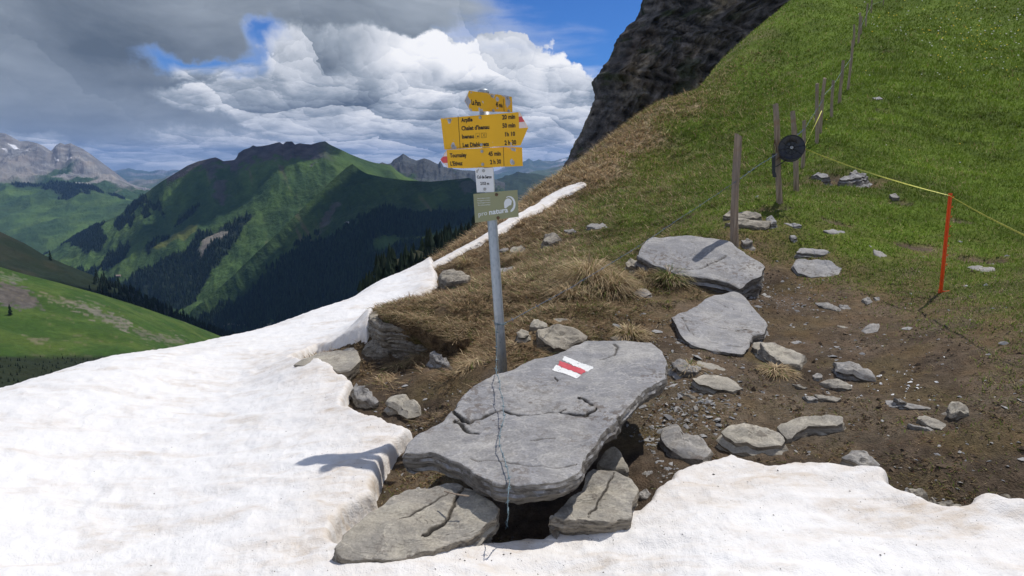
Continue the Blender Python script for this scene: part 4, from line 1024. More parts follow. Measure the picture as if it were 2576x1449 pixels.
# ------------------------------------------------------------------ stones: slabs of slate with real thickness
GRP = 'loose slate stones lying on the bare ground'
SLABS = {}
def smooth_closed(p, n, it=1):
    p = np.asarray(p, float)
    seg = np.linalg.norm(np.roll(p, -1, 0)-p, axis=1); cum = np.r_[0, np.cumsum(seg)]
    pc = np.vstack([p, p[:1]])
    s = np.linspace(0, cum[-1], n, endpoint=False)
    q = np.c_[np.interp(s, cum, pc[:, 0]), np.interp(s, cum, pc[:, 1])]
    for _ in range(it): q = .25*np.roll(q, 1, 0)+.5*q+.25*np.roll(q, -1, 0)
    return q
def dist_lines(x, y, line):
    line = np.asarray(line, float); best = np.full(x.shape, 1e9); side = np.zeros(x.shape); tt = np.zeros(x.shape); n = len(line)-1
    for i in range(n):
        a, b = line[i], line[i+1]; dd = b-a; L = (dd**2).sum()+1e-12
        t = np.clip(((x-a[0])*dd[0]+(y-a[1])*dd[1])/L, 0, 1)
        ds = np.hypot(x-a[0]-t*dd[0], y-a[1]-t*dd[1])
        sd_ = np.sign(dd[0]*(y-a[1])-dd[1]*(x-a[0]))
        m_ = ds < best; best = np.where(m_, ds, best); side = np.where(m_, sd_, side); tt = np.where(m_, (i+t)/n, tt)
    return best, side, tt
def slab(name, label, px, lift=.03, thick=.06, z=None, tilt=None, N=None, K=None, Mh=7, mat='slate', cracks=(), rnd=.018, rough=.006, jag=.004, under=.12, cat='stone', group=GRP, seed=0, strata=.012, edge_out=0.0, gtilt=1.0, smooth_it=None, stp=1.3):
    px = np.array(px, float)
    c = px.mean(0)
    h = hit([c[0]], [c[1]], lift, fine=False)[0]
    if z is not None:
        a, b = ray(c[0], c[1]); Y = (z-EYE)/float(b); h = np.array([float(a)*Y, Y, z])
    xc, yc, zc = h
    e_ = .12
    gg = np.array([(ground0(xc+e_, yc)-ground0(xc-e_, yc))/(2*e_), (ground0(xc, yc+e_)-ground0(xc, yc-e_))/(2*e_)], float).ravel()*gtilt
    if tilt is not None: gg = gg+np.array(tilt) if gtilt else np.array(tilt, float)
    a, b = ray(px[:, 0], px[:, 1])
    # line of sight meets the stone's top plane
    den = b-gg[0]*a-gg[1]
    t = (zc-gg[0]*xc-gg[1]*yc-EYE)/den
    W = np.c_[a*t, t]
    size = np.linalg.norm(W-W.mean(0), axis=1).mean()
    N = N or int(np.clip(size*200, 26, 300)); K = K or int(np.clip(size*60, 6, 80))
    out = smooth_closed(W, N, smooth_it if smooth_it is not None else (1 if size < .3 else 2))
    cen = out.mean(0)
    th = np.linspace(0, 2*math.pi, N, endpoint=False)
    per = np.linalg.norm(np.roll(out, -1, 0)-out, axis=1).cumsum()
    tan = np.roll(out, -1, 0)-np.roll(out, 1, 0); tan /= np.linalg.norm(tan, axis=1, keepdims=True)+1e-9
    area = .5*np.sum(out[:, 0]*np.roll(out[:, 1], -1)-np.roll(out[:, 0], -1)*out[:, 1])
    nor = np.c_[tan[:, 1], -tan[:, 0]]*(1 if area > 0 else -1)
    def ringn(f, sc, sd_): return fbm(np.cos(th)*size*sc*f+sd_, np.sin(th)*size*sc*f, 4, 300+seed)
    out = out+nor*((ringn(1, 6, 2.2)*jag*2.4+ringn(1, 22, 5.1)*jag*.45)[:, None])
    s = np.linspace(0, 1, K+1)[1:]**.8
    X = cen[0]+(out[:, 0]-cen[0])[None]*s[:, None]; Y = cen[1]+(out[:, 1]-cen[1])[None]*s[:, None]
    def top_z(x, y, ed=None):
        zt = zc+gg[0]*(x-xc)+gg[1]*(y-yc)
        zt = zt+fbm(x/(.9*size+.05)+seed, y/(.6*size+.05), 3, 310+seed)*rough*2.2+fbm(x/.11, y/.07, 3, 320+seed)*rough*.55
        # thin cleavage steps
        st = fbm(x/(1.1*size)+seed*3.3, y/(.5*size), 4, 330+seed); q = np.floor(st*6)/6
        zt = zt+q*rough*stp
        if ed is not None:
            e2 = np.clip(ed/rnd, 0, 1); zt = zt-rnd*.9*(1-np.sqrt(np.clip(1-(1-e2)**2, 0, 1)))
        return zt
    crk = np.zeros(X.shape)
    if len(out) and K > 12:
        ed = np.abs(signed_dist(X.ravel(), Y.ravel(), out[::max(1, N//140)])).reshape(X.shape)
        ed[-1] = 0
    else: ed = (1-s)[:, None]*np.linalg.norm(out-cen, axis=1)[None]*.7
    Z = top_z(X, Y, ed)
    cw = []
    for (cpx, wdt, dep, step) in cracks:
        cp_ = np.array(cpx, float); a, b = ray(cp_[:, 0], cp_[:, 1]); t = (zc-gg[0]*xc-gg[1]*yc-EYE)/(b-gg[0]*a-gg[1]); L = np.c_[a*t, t]
        L2 = []
        for i in range(len(L)-1):
            for k_ in range(6): L2.append(L[i]+(L[i+1]-L[i])*k_/6)
        L2.append(L[-1]); L2 = np.array(L2)
        L2[1:-1] += np.c_[vn2(np.arange(len(L2)-2)*.31+seed, np.zeros(len(L2)-2)+.5), vn2(np.arange(len(L2)-2)*.31, np.ones(len(L2)-2)*7.3)]*.012
        cw.append((L2, wdt, dep, step))
    for L2, wdt, dep, step in cw:
        ds, sd_, tt = dist_lines(X, Y, L2)
        ww = wdt*(.62+.9*np.abs(fbm(X/.08, Y/.08, 2, 5)))*np.clip(np.minimum(tt, 1-tt)*8+.25, 0, 1)
        g = np.exp(-(ds/ww)**2)
        Z = Z-dep*g*1.0; crk = np.maximum(crk, g)
        if step: Z = Z-step*sstep(sd_*ds, -.002, .004)*np.exp(-ds/.035)*np.clip(np.minimum(tt, 1-tt)*6, 0, 1)
    v = [np.array([[cen[0], cen[1], float(top_z(np.array([cen[0]]), np.array([cen[1]]))[0])]])]
    v.append(np.stack([X, Y, Z], -1).reshape(-1, 3))
    C_ = [np.zeros(1), crk.ravel()]
    # layered edge going down
    lv = np.linspace(0, 1, Mh+1)[1:]
    for k_, f in enumerate(lv):
        lay = fbm(np.cos(th)*size*2.2+f*4.0+seed, np.sin(th)*size*2.2+k_*3.7, 4, 340+seed)
        fine_ = fbm(np.cos(th)*size*16+seed, np.sin(th)*size*16+k_*9.1, 3, 350+seed)
        off_ = strata*(lay*2.0+fine_*1.0+((k_*7919+seed*31) % 5-2)*.18*(1+lay))-under*thick*2*f**2+edge_out*math.sin(f*3.14)
        rx = out[:, 0]+nor[:, 0]*off_; ry = out[:, 1]+nor[:, 1]*off_
        rz = Z[-1]-thick*f*(1+.10*lay)
        v.append(np.c_[rx, ry, rz]); C_.append(np.clip((-lay-.12)*1.2, 0, .35))
    zb = zc+gg[0]*(cen[0]-xc)+gg[1]*(cen[1]-yc)-thick*1.05
    v.append(np.array([[cen[0], cen[1], zb]])); C_.append(np.zeros(1))
    V_ = np.concatenate(v); nr = K+Mh
    i = np.arange(nr-1)[:, None]; j = np.arange(N)[None]; j2 = (j+1) % N
    q = np.stack([1+i*N+j, 1+(i+1)*N+j, 1+(i+1)*N+j2, 1+i*N+j2], -1).reshape(-1, 4)
    jj = np.arange(N); last = 1+(nr-1)*N
    t1 = np.stack([np.zeros(N, int), 1+jj, 1+(jj+1) % N], -1); t2 = np.stack([np.full(N, len(V_)-1), last+(jj+1) % N, last+jj], -1)
    if area < 0: q = q[:, ::-1]; t1 = t1[:, ::-1]; t2 = t2[:, ::-1]
    org = np.array([cen[0], cen[1], zb])
    me = mesh_np(name, V_-org, q, np.concatenate([t1, t2]), True, {'crack': np.clip(np.concatenate(C_), 0, 1)}, [M[mat]])
    try: me.set_sharp_from_angle(angle=R(24 if size < .5 else 38))
    except Exception: pass
    o = add(name, me, loc=tuple(org), label=label, cat=cat, group=group)
    SLABS[label] = dict(o=o, plane=(xc, yc, zc, gg), top=top_z, org=org, cracks=cw)
    return o
def ell(U, V, w, h, rot=0.0, n=11, seed=0):
    r_ = np.random.default_rng(seed+int(U)*7+int(V)); a = np.linspace(0, 2*math.pi, n, endpoint=False)+r_.uniform(-.18, .18, n)
    m = r_.uniform(.78, 1.12, n); ca, sa = math.cos(R(rot)), math.sin(R(rot))
    x = np.cos(a)*w/2*m; y = np.sin(a)*h/2*m
    return np.c_[U+x*ca-y*sa, V+x*sa+y*ca]

BIG = 'huge smooth grey slate slab with red and white trail stripes, in the foreground'
slab('slate_slab', BIG, [(1012, 1140), (1022, 1118), (1060, 1088), (1108, 1060), (1148, 1028), (1158, 1004), (1176, 985), (1212, 960), (1245, 942), (1290, 930), (1345, 904), (1400, 888), (1436, 868), (1472, 853), (1540, 855), (1590, 860), (1640, 861), (1666, 880), (1680, 910), (1672, 940), (1640, 972), (1598, 1008), (1560, 1048), (1520, 1090), (1480, 1138), (1462, 1170), (1446, 1186), (1405, 1202), (1370, 1213), (1300, 1222), (1240, 1216), (1196, 1192), (1172, 1170), (1130, 1150), (1080, 1140)],
     z=.345, tilt=(.050, .150), gtilt=0, thick=.095, N=440, K=130, Mh=10, mat='slate_blue', rnd=.012, rough=.014, jag=.012, smooth_it=0, under=.22, strata=.0085, edge_out=.012, stp=.35, cat='rock slab', group=None, seed=1,
     cracks=[([(1140, 1035), (1155, 1050), (1180, 1058), (1205, 1052), (1235, 1037), (1262, 1030), (1300, 1040), (1335, 1044), (1370, 1036), (1405, 1034), (1440, 1040), (1475, 1043), (1500, 1030)], .014, .030, .016),
             ([(1142, 1058), (1160, 1068), (1178, 1082), (1205, 1090)], .012, .024, .012),
             ([(1455, 998), (1470, 1003), (1485, 1012), (1492, 1022)], .011, .018, .006),
             ([(1508, 905), (1545, 893), (1556, 873), (1545, 865)], .009, .010, .003),
             ([(1180, 1150), (1260, 1160), (1320, 1168), (1400, 1172), (1450, 1160)], .006, .006, .004),
             ([(1535, 1078), (1570, 1062), (1560, 1052)], .016, .03, .004), ([(1330, 1110), (1400, 1105)], .004, .004, .0), ([(1395, 948), (1402, 960)], .005, .01, 0)])
slab('slate_slab', 'spotted buff slab jutting into the snow beneath the left end of the huge slab', [(842, 1378), (868, 1340), (905, 1308), (945, 1275), (985, 1247), (1030, 1226), (1090, 1216), (1140, 1215), (1185, 1232), (1225, 1258), (1262, 1280), (1248, 1305), (1205, 1330), (1150, 1356), (1085, 1382), (1030, 1400), (960, 1410), (900, 1410), (860, 1402)],
     z=.095, tilt=(-.02, .25), gtilt=0, thick=.11, N=280, K=80, Mh=10, mat='buff', rnd=.007, rough=.013, jag=.014, smooth_it=0, stp=.75, cat='rock slab', group=None, seed=2, strata=.014,
     cracks=[([(1168, 1222), (1150, 1248), (1140, 1275), (1120, 1310), (1085, 1330), (1060, 1345)], .006, .014, .012), ([(1130, 1235), (1090, 1262), (1040, 1290), (1000, 1310)], .004, .006, .004)])
slab('slate_slab', 'buff slab with a diagonal seam under the right end of the huge slab, above the hollow', [(1378, 1308), (1410, 1275), (1440, 1238), (1470, 1205), (1492, 1176), (1540, 1180), (1580, 1196), (1603, 1228), (1600, 1262), (1588, 1298), (1530, 1306), (1460, 1308), (1420, 1312)],
     z=.10, tilt=(.0, .22), gtilt=0, thick=.10, N=220, K=50, rnd=.006, rough=.013, jag=.014, smooth_it=0, stp=.75, mat='buff', cat='rock slab', group=None, seed=3, cracks=[([(1545, 1190), (1530, 1225), (1500, 1270), (1480, 1300)], .005, .010, .006)])
slab('stone', 'angular pale chunk wedged between the huge slab and the buff slab below it', [(1498, 1165), (1520, 1130), (1542, 1116), (1560, 1128), (1577, 1160), (1584, 1182), (1545, 1186), (1515, 1178)], lift=.13, thick=.12, tilt=(.1, .35), mat='buff', seed=4)
slab('stone', 'small flat piece half in shadow right of the spotted buff slab', [(1168, 1392), (1195, 1358), (1222, 1338), (1236, 1345), (1245, 1388), (1205, 1395)], lift=.05, thick=.06, mat='slate', seed=5)
slab('slate_slab', 'wide pale slab lying at the foot of the nearest wooden post', [(1604, 640), (1618, 612), (1642, 598), (1700, 593), (1765, 595), (1835, 602), (1862, 630), (1893, 648), (1927, 668), (1912, 694), (1862, 722), (1830, 712), (1770, 700), (1700, 688), (1650, 668)],
     lift=.13, thick=.20, tilt=(.05, .03), mat='slate_blue', rnd=.007, rough=.012, jag=.012, under=.05, smooth_it=0, cat='rock slab', group=None, seed=6, Mh=9, strata=.02, cracks=[([(1640, 658), (1700, 672), (1755, 672), (1800, 655), (1830, 640)], .010, .016, .012), ([(1735, 605), (1750, 615)], .008, .01, 0)])
slab('slate_slab', 'pointed grey slab with long cracks, between the wide pale slab and the huge slab', [(1690, 800), (1712, 785), (1745, 772), (1775, 752), (1800, 742), (1852, 732), (1876, 748), (1905, 782), (1933, 818), (1922, 838), (1892, 842), (1884, 872), (1870, 890), (1800, 884), (1742, 868), (1712, 838)],
     lift=.075, thick=.12, tilt=(.0, .07), mat='slate_blue', rnd=.006, under=.0, smooth_it=0, rough=.011, jag=.008, cat='rock slab', group=None, seed=7, strata=.018, cracks=[([(1705, 800), (1740, 808), (1790, 820), (1850, 832), (1885, 826)], .008, .016, .010), ([(1770, 850), (1830, 870), (1870, 872)], .007, .012, .008), ([(1716, 795), (1735, 830), (1760, 850)], .007, .01, .006), ([(1790, 752), (1830, 770), (1900, 785)], .004, .006, .003)])
S_ = [
 ('large flat grey slab flush with the turf, right of the wide pale slab', [(1993, 667), (2006, 652), (2040, 650), (2085, 654), (2118, 672), (2106, 698), (2045, 695), (2006, 686)], .035, .06, 'slate_blue'),
 ('narrow flat slab flush with the turf, just above the large flat grey slab', [(2003, 634), (2010, 624), (2050, 624), (2088, 634), (2070, 638), (2030, 637)], .03, .05, 'slate_blue'),
 ('flat grey slab in the turf on the far right, beyond the orange stake', [(2430, 672), (2460, 667), (2500, 672), (2505, 680), (2470, 683)], .03, .05, 'slate'),
 ('thin flake beside the flat slab beyond the orange stake', [(2482, 664), (2500, 662), (2506, 668), (2490, 670)], .02, .03, 'slate'),
 ('thick tilted block with layered edge, right of the pointed grey slab', [(1912, 862), (1940, 858), (1985, 876), (2024, 896), (2010, 918), (1972, 914), (1935, 890)], .11, .12, 'buff'),
 ('dark jagged chunk tucked against the lower corner of the pointed grey slab', [(1890, 868), (1904, 855), (1925, 858), (1932, 880), (1905, 890)], .07, .09, 'brown'),
 ('rounded grey stone touching the right tip of the huge slab', [(1688, 912), (1705, 905), (1735, 910), (1768, 926), (1752, 938), (1705, 932)], .09, .10, 'slate'),
 ('long flat stone below the rounded grey stone at the tip of the huge slab', [(1742, 945), (1785, 940), (1830, 945), (1862, 962), (1872, 976), (1842, 984), (1795, 975), (1755, 962)], .06, .08, 'buff'),
 ('thin weathered slab behind the rounded grey stone, above the long flat stone', [(1755, 903), (1790, 910), (1850, 930), (1876, 945), (1830, 944), (1790, 930), (1758, 918)], .03, .05, 'buff'),
 ('flat sliver behind the tip of the huge slab', [(1685, 888), (1720, 885), (1752, 895), (1735, 903), (1700, 900)], .03, .04, 'slate'),
 ('large oval boulder at the left end of the long outcrop above the right snow', [(1815, 1085), (1830, 1068), (1868, 1060), (1915, 1062), (1950, 1075), (1975, 1098), (1955, 1122), (1900, 1125), (1845, 1110)], .12, .14, 'buff'),
 ('long cracked stone running right from the large oval boulder', [(1955, 1075), (1995, 1052), (2040, 1046), (2085, 1042), (2118, 1044), (2122, 1060), (2080, 1068), (2035, 1072), (2008, 1092), (1982, 1104)], .07, .09, 'buff'),
 ('notched boulder on black soil between the huge slab and the large oval boulder', [(1660, 1092), (1672, 1070), (1698, 1066), (1716, 1090), (1758, 1090), (1782, 1110), (1797, 1130), (1765, 1150), (1710, 1145), (1680, 1128)], .11, .13, 'slate'),
 ('long leaning stone with layered face in the middle of the bare ground', [(2100, 912), (2118, 906), (2150, 914), (2190, 930), (2203, 945), (2165, 940), (2120, 930)], .09, .10, 'slate'),
 ('lens shaped stone left of the long leaning stone, lower down', [(2060, 958), (2085, 952), (2120, 957), (2140, 970), (2110, 972), (2075, 966)], .03, .05, 'buff'),
 ('small angular stone between the lens shaped stone and the thick tilted block', [(2040, 942), (2055, 935), (2068, 943), (2060, 952), (2045, 950)], .04, .05, 'slate'),
 ('thin flat flake below the lens shaped stone', [(2050, 992), (2085, 994), (2118, 1002), (2105, 1006), (2070, 1000)], .02, .03, 'buff'),
 ('dark sliver lying left of the thin flat flake', [(2018, 995), (2045, 996), (2058, 1002), (2030, 1004)], .03, .04, 'slate'),
 ('narrow pale flake left of the lens shaped stone', [(1990, 965), (2010, 967), (2034, 975), (2010, 974)], .02, .03, 'buff'),
 ('long half buried stone with striped side above the right snow edge', [(2122, 1150), (2145, 1136), (2180, 1142), (2218, 1162), (2200, 1172), (2160, 1168)], .10, .12, 'slate'),
 ('wide flat plate in the mud at centre right', [(2228, 1010), (2250, 1006), (2290, 1014), (2345, 1024), (2340, 1030), (2280, 1026), (2240, 1022)], .025, .05, 'slate'),
 ('small loaf shaped stone lying on the wide flat plate', [(2248, 1002), (2270, 1000), (2285, 1008), (2268, 1012)], .07, .05, 'slate'),
 ('tan rounded boulder on the right, near the frame edge', [(2380, 1026), (2395, 1014), (2428, 1016), (2438, 1030), (2410, 1040), (2390, 1037)], .08, .11, 'buff'),
 ('angular flat slab between the wide flat plate and the tan boulder, lower', [(2312, 1052), (2326, 1044), (2356, 1052), (2382, 1066), (2370, 1082), (2340, 1074)], .035, .05, 'buff'),
 ('curved flake left of the angular flat slab', [(2285, 1066), (2310, 1070), (2345, 1078), (2365, 1086), (2320, 1078)], .02, .03, 'slate'),
 ('half melted out stone at the tip of the right snow tongue', [(2158, 1212), (2185, 1205), (2215, 1212), (2240, 1226), (2205, 1240), (2190, 1228)], .10, .10, 'buff'),
 ('left of two joined slabs at the right snow edge', [(2280, 1236), (2310, 1232), (2335, 1240), (2345, 1262), (2312, 1258)], .12, .10, 'buff'),
 ('right of two joined slabs at the right snow edge', [(2335, 1242), (2370, 1248), (2410, 1262), (2430, 1280), (2400, 1288), (2360, 1275), (2342, 1258)], .12, .10, 'buff'),
 ('smooth stone cut by the right frame edge beside the snow', [(2512, 1238), (2535, 1236), (2580, 1262), (2600, 1275), (2545, 1262)], .08, .10, 'buff'),
 ('small oval stone in the mud above the joined slabs', [(2345, 1206), (2362, 1202), (2372, 1212), (2355, 1216)], .03, .04, 'slate'),
 ('triangular stone in the middle of the path below the orange stake', [(2165, 830), (2190, 815), (2212, 815), (2205, 832), (2180, 838)], .04, .06, 'slate'),
 ('thin white edged flake left of the triangular stone', [(2108, 820), (2125, 820), (2152, 830), (2130, 830)], .02, .03, 'buff'),
 ('curved ribbon of slate in the mud below the large flat grey slab', [(2050, 760), (2080, 762), (2110, 775), (2118, 782), (2090, 778), (2060, 768)], .03, .05, 'slate'),
 ('small oblong stone at the end of the curved ribbon of slate', [(2112, 768), (2130, 768), (2142, 776), (2122, 778)], .04, .05, 'slate'),
 ('small angular chip left of the orange stake foot', [(2170, 752), (2182, 746), (2192, 755), (2180, 762)], .04, .05, 'slate'),
 ('second small chip right beside the angular chip, nearer the orange stake', [(2196, 748), (2210, 748), (2214, 756), (2200, 757)], .03, .04, 'slate'),
 ('small pale stone just below the thick tilted block', [(1985, 858), (2005, 854), (2018, 862), (2000, 866)], .02, .04, 'slate_blue'),
 ('small white stone in the turf right of the nearest wooden post', [(1985, 592), (1998, 590), (2006, 598), (1992, 602)], .05, .05, 'slate_blue'),
 ('flat pale slab in the turf uphill of the large flat grey slab', [(2070, 580), (2095, 576), (2125, 582), (2118, 590), (2085, 588)], .03, .05, 'slate_blue'),
 ('thin pale slab right of the second wooden post, downhill side', [(1972, 560), (1995, 558), (2018, 566), (1995, 567)], .03, .04, 'slate_blue'),
 ('upper of two layered ledges behind the nearest wooden post', [(1818, 542), (1835, 531), (1885, 532), (1915, 540), (1900, 548), (1850, 548)], .12, .09, 'brown'),
 ('lower of two layered ledges behind the nearest wooden post', [(1822, 558), (1855, 552), (1910, 552), (1945, 556), (1925, 566), (1860, 566)], .10, .09, 'brown'),
 ('upright pale flake at the right end of the layered ledges', [(1928, 548), (1940, 544), (1955, 560), (1940, 564)], .10, .06, 'slate_blue'),
 ('flat grey stone behind the foot of the nearest wooden post', [(1862, 600), (1882, 598), (1895, 606), (1872, 612)], .08, .07, 'slate'),
 ('pale ledge in the turf hollow beyond the reel, left piece', [(2044, 438), (2060, 432), (2082, 440), (2090, 446), (2062, 444)], .12, .12, 'slate_blue'),
 ('pale ledge in the turf hollow beyond the reel, right piece', [(2112, 448), (2135, 440), (2180, 436), (2165, 446), (2130, 452)], .14, .12, 'slate_blue'),
 ('small pale block above the right ledge of the turf hollow', [(2138, 434), (2152, 428), (2162, 434), (2150, 442)], .13, .12, 'slate'),
 ('flat stone high in the meadow right of the fence', [(2195, 246), (2212, 243), (2222, 248), (2205, 251)], .08, .1, 'slate_blue'),
 ('grey stone in the grass beneath the yellow tape, right of the hollow', [(2236, 488), (2252, 486), (2262, 494), (2245, 496)], .06, .08, 'slate'),
 ('slanting flat stone above left of the orange stake', [(2198, 625), (2215, 630), (2242, 652), (2250, 662), (2222, 655), (2205, 640)], .05, .06, 'slate'),
 ('pale flake above the slanting flat stone', [(2186, 618), (2205, 620), (2212, 626), (2195, 626)], .03, .04, 'slate'),
 ('flat stone lying behind the steel sign pole', [(1240, 690), (1255, 672), (1290, 672), (1308, 685), (1312, 696), (1275, 695)], .05, .08, 'slate'),
 ('dark layered stone up the brown slope above the sign pole stones', [(1282, 632), (1290, 618), (1310, 614), (1322, 626), (1308, 634)], .13, .15, 'brown'),
 ('small flat stone left of the dark layered stone', [(1255, 628), (1268, 622), (1280, 628), (1266, 634)], .07, .08, 'slate'),
 ('dark striped block lower left of the wide pale slab, on the brown slope', [(1366, 606), (1372, 590), (1400, 588), (1412, 602), (1390, 610)], .14, .16, 'brown'),
 ('flat pale stone above the dark striped block', [(1474, 568), (1490, 560), (1525, 562), (1532, 572), (1500, 574)], .08, .10, 'slate'),
 ('small stone between the dark striped block and the flat pale stone', [(1420, 578), (1440, 574), (1450, 582), (1432, 586)], .06, .08, 'slate'),
 ('mossy boulder with angular facets behind the huge slab', [(1352, 848), (1350, 825), (1375, 812), (1410, 812), (1450, 820), (1478, 845), (1470, 858), (1420, 872), (1390, 870)], .16, .20, 'brown'),
 ('pale stone leaning on the left of the mossy boulder', [(1330, 818), (1345, 804), (1375, 808), (1380, 820), (1350, 825)], .08, .09, 'buff'),
 ('flat stone above the mossy boulder, half in turf', [(1385, 806), (1400, 798), (1428, 804), (1432, 812), (1405, 812)], .04, .05, 'buff'),
 ('small mossy yellow stone left of the mossy boulder', [(1300, 838), (1312, 828), (1332, 830), (1330, 842), (1312, 848)], .07, .09, 'brown'),
 ('low dark stone between the mossy boulder and the far edge of the huge slab', [(1530, 850), (1550, 842), (1590, 842), (1600, 852), (1560, 857)], .05, .06, 'brown'),
 ('leaning pointed stone sticking out of turf in front of the sign pole', [(1082, 888), (1092, 880), (1112, 892), (1128, 910), (1140, 925), (1118, 920), (1095, 905)], .13, .12, 'slate'),
 ('long grey stone pointing out of soil at the snow corner', [(882, 982), (895, 965), (912, 972), (935, 990), (955, 1010), (940, 1015), (905, 1000)], .11, .12, 'slate'),
 ('flaky pale stone lying by the long grey stone at the snow corner', [(972, 1005), (985, 992), (1020, 990), (1045, 1002), (1050, 1025), (1030, 1035), (995, 1018)], .10, .11, 'buff'),
 ('small flat stone on turf above the half buried slab rim', [(865, 880), (885, 876), (902, 884), (885, 892)], .03, .04, 'slate'),
 ('standing flake in the dark soil right of the buff slab', [(1613, 1195), (1618, 1165), (1632, 1160), (1640, 1185), (1628, 1205)], .05, .06, 'slate'),
 ('small stone at the snow lip right of the buff slab', [(1608, 1240), (1622, 1228), (1638, 1238), (1628, 1252), (1612, 1250)], .04, .05, 'slate'),
 ('small grey stone in the gravel right of the huge slab overhang', [(1740, 1020), (1752, 1018), (1758, 1032), (1746, 1036)], .03, .04, 'slate'),
 ('flat chip in the gravel under the long flat stone', [(1715, 988), (1735, 992), (1760, 1002), (1740, 1000)], .02, .03, 'buff'),
 ('flat stone half hidden in the turf below the wide pale slab', [(1590, 738), (1600, 726), (1628, 728), (1640, 738), (1612, 744)], .05, .06, 'slate'),
 ('dark little block at the left end of the wide pale slab', [(1572, 662), (1582, 652), (1604, 655), (1600, 668), (1585, 670)], .12, .12, 'brown'),
 ('flat chip at the lower corner of the wide pale slab', [(1868, 728), (1885, 715), (1902, 722), (1890, 735)], .03, .04, 'slate'),
 ('pale chip on black soil beside the pointed grey slab', [(1700, 862), (1712, 856), (1718, 868), (1706, 870)], .03, .03, 'slate'),
]
for i, (lab, px, lf, th_, mt) in enumerate(S_):
    slab('stone', lab, px, lift=lf*(.58 if lf > .055 else .35), thick=th_+.03, mat=mt, seed=10+i, rnd=.003+.02*min(lf, .15), rough=.005+.10*min(lf, .15), jag=.010+.05*min(lf, .12), strata=.005+.10*min(th_, .14), under=-.25, smooth_it=0, tilt=(random.uniform(-.08, .08), random.uniform(.0, .08)+1.0*min(lf, .14)), group=GRP)
slab('stone', 'half buried slab rim poking from the snow left of the turf bank', [(736, 916), (765, 902), (800, 889), (850, 880), (900, 882), (908, 905), (880, 930), (850, 936), (822, 926), (780, 922)], lift=.10, thick=.13, tilt=(.0, .03), mat='buff', rnd=.012, seed=120, N=120, K=20)
# blocky outcrops of the turf bank
slab('rock', 'big layered dark rock forming the corner of the turf bank at the snow', [(926, 800), (930, 783), (950, 778), (1000, 785), (1060, 800), (1110, 818), (1142, 836), (1120, 846), (1060, 838), (1000, 826), (955, 818)], z=.285, tilt=(-.10, .05), gtilt=0, thick=.34, N=300, K=30, Mh=26, mat='brown', strata=.020, under=-.02, rough=.02, jag=.01, rnd=.03, cat='rock', group=None, seed=101)
slab('rock', 'smooth dark rock face under the layered corner of the turf bank', [(908, 880), (925, 852), (960, 842), (985, 855), (978, 885), (945, 905), (915, 905)], z=.10, tilt=(.25, .9), gtilt=0, thick=.25, N=160, K=24, Mh=12, mat='brown', strata=.02, under=0, rough=.02, rnd=.05, cat='rock', group=None, seed=102)
slab('rock', 'grey banded boulder on the skyline of the bank, left of the sign pole', [(1102, 694), (1110, 678), (1142, 675), (1184, 688), (1176, 698), (1150, 702), (1120, 705)], lift=.13, tilt=(-.08, .10), thick=.26, N=160, K=24, Mh=18, mat='brown', strata=.014, under=.10, rough=.02, rnd=.04, cat='rock', group=None, seed=103)

# turf lying over the layered rock, its dry grass hanging over the edge
slab('turf_bank', 'x', [(950, 778), (1000, 768), (1060, 755), (1105, 742), (1150, 748), (1190, 790), (1180, 840), (1150, 852), (1110, 832), (1060, 814), (1010, 800), (968, 790)], z=.365, tilt=(-.03, .02), gtilt=0, thick=.15, N=220, K=60, Mh=6, mat='turf', strata=.02, under=.1, rough=.022, jag=.012, rnd=.06, cat='x', group=None, seed=111)
tb = SLABS.pop('x'); TURF = tb; tb['o']['kind'] = 'structure'
for k_ in ('label', 'category'): del tb['o'][k_]
# trail stripes painted on the huge slab
def paint(name, quad, mat, seed, par):
    S = SLABS[BIG]; xc, yc, zc, gg = S['plane']; q = np.array(quad, float)
    a, b = ray(q[:, 0], q[:, 1]); t = (zc-gg[0]*xc-gg[1]*yc-EYE)/(b-gg[0]*a-gg[1]); W = np.c_[a*t, t]
    nu, nv = 80, 30; u, v = np.meshgrid(np.linspace(-.02, 1.02, nu), np.linspace(-.08, 1.08, nv))
    pt = (W[0]*(1-u[..., None])+W[1]*u[..., None])*(1-v[..., None])+(W[3]*(1-u[..., None])+W[2]*u[..., None])*v[..., None]
    x, y = pt[..., 0].ravel(), pt[..., 1].ravel(); z = S['top'](x, y)+.0025
    e_ = np.minimum(np.minimum(u+.0, 1-u)*3.2, np.minimum(v, 1-v)).ravel()
    k = e_+fbm(x/.012, y/.012, 3, seed)*.12+fbm(x/.03, y/.03, 2, seed+4)*.07
    holes = fbm(x/.008, y/.008, 3, seed+9)+fbm(x/.03, y/.03, 2, seed+2)*.6
    ok = (k > .0) & (holes < (.85 if par else .70))
    g = grid_quads(nv, nu); g = g[ok[g].all(1)]
    us = np.unique(g); rm = np.full(len(x), -1); rm[us] = np.arange(len(us))
    org = S['org']
    me = mesh_np(name, (np.c_[x, y, z]-org)[us], rm[g], mats=[M[mat]])
    add(name, me, parent=S['o'])
paint('white_stripe', [(1418, 894), (1496, 924), (1478, 934), (1414, 906)], 'white_paint', 1, 0)
paint('red_stripe', [(1408, 907), (1477, 931), (1462, 942), (1403, 919)], 'red_paint', 5, 1)
paint('white_stripe', [(1400, 917), (1462, 942), (1450, 952), (1387, 930)], 'white_paint', 9, 0)
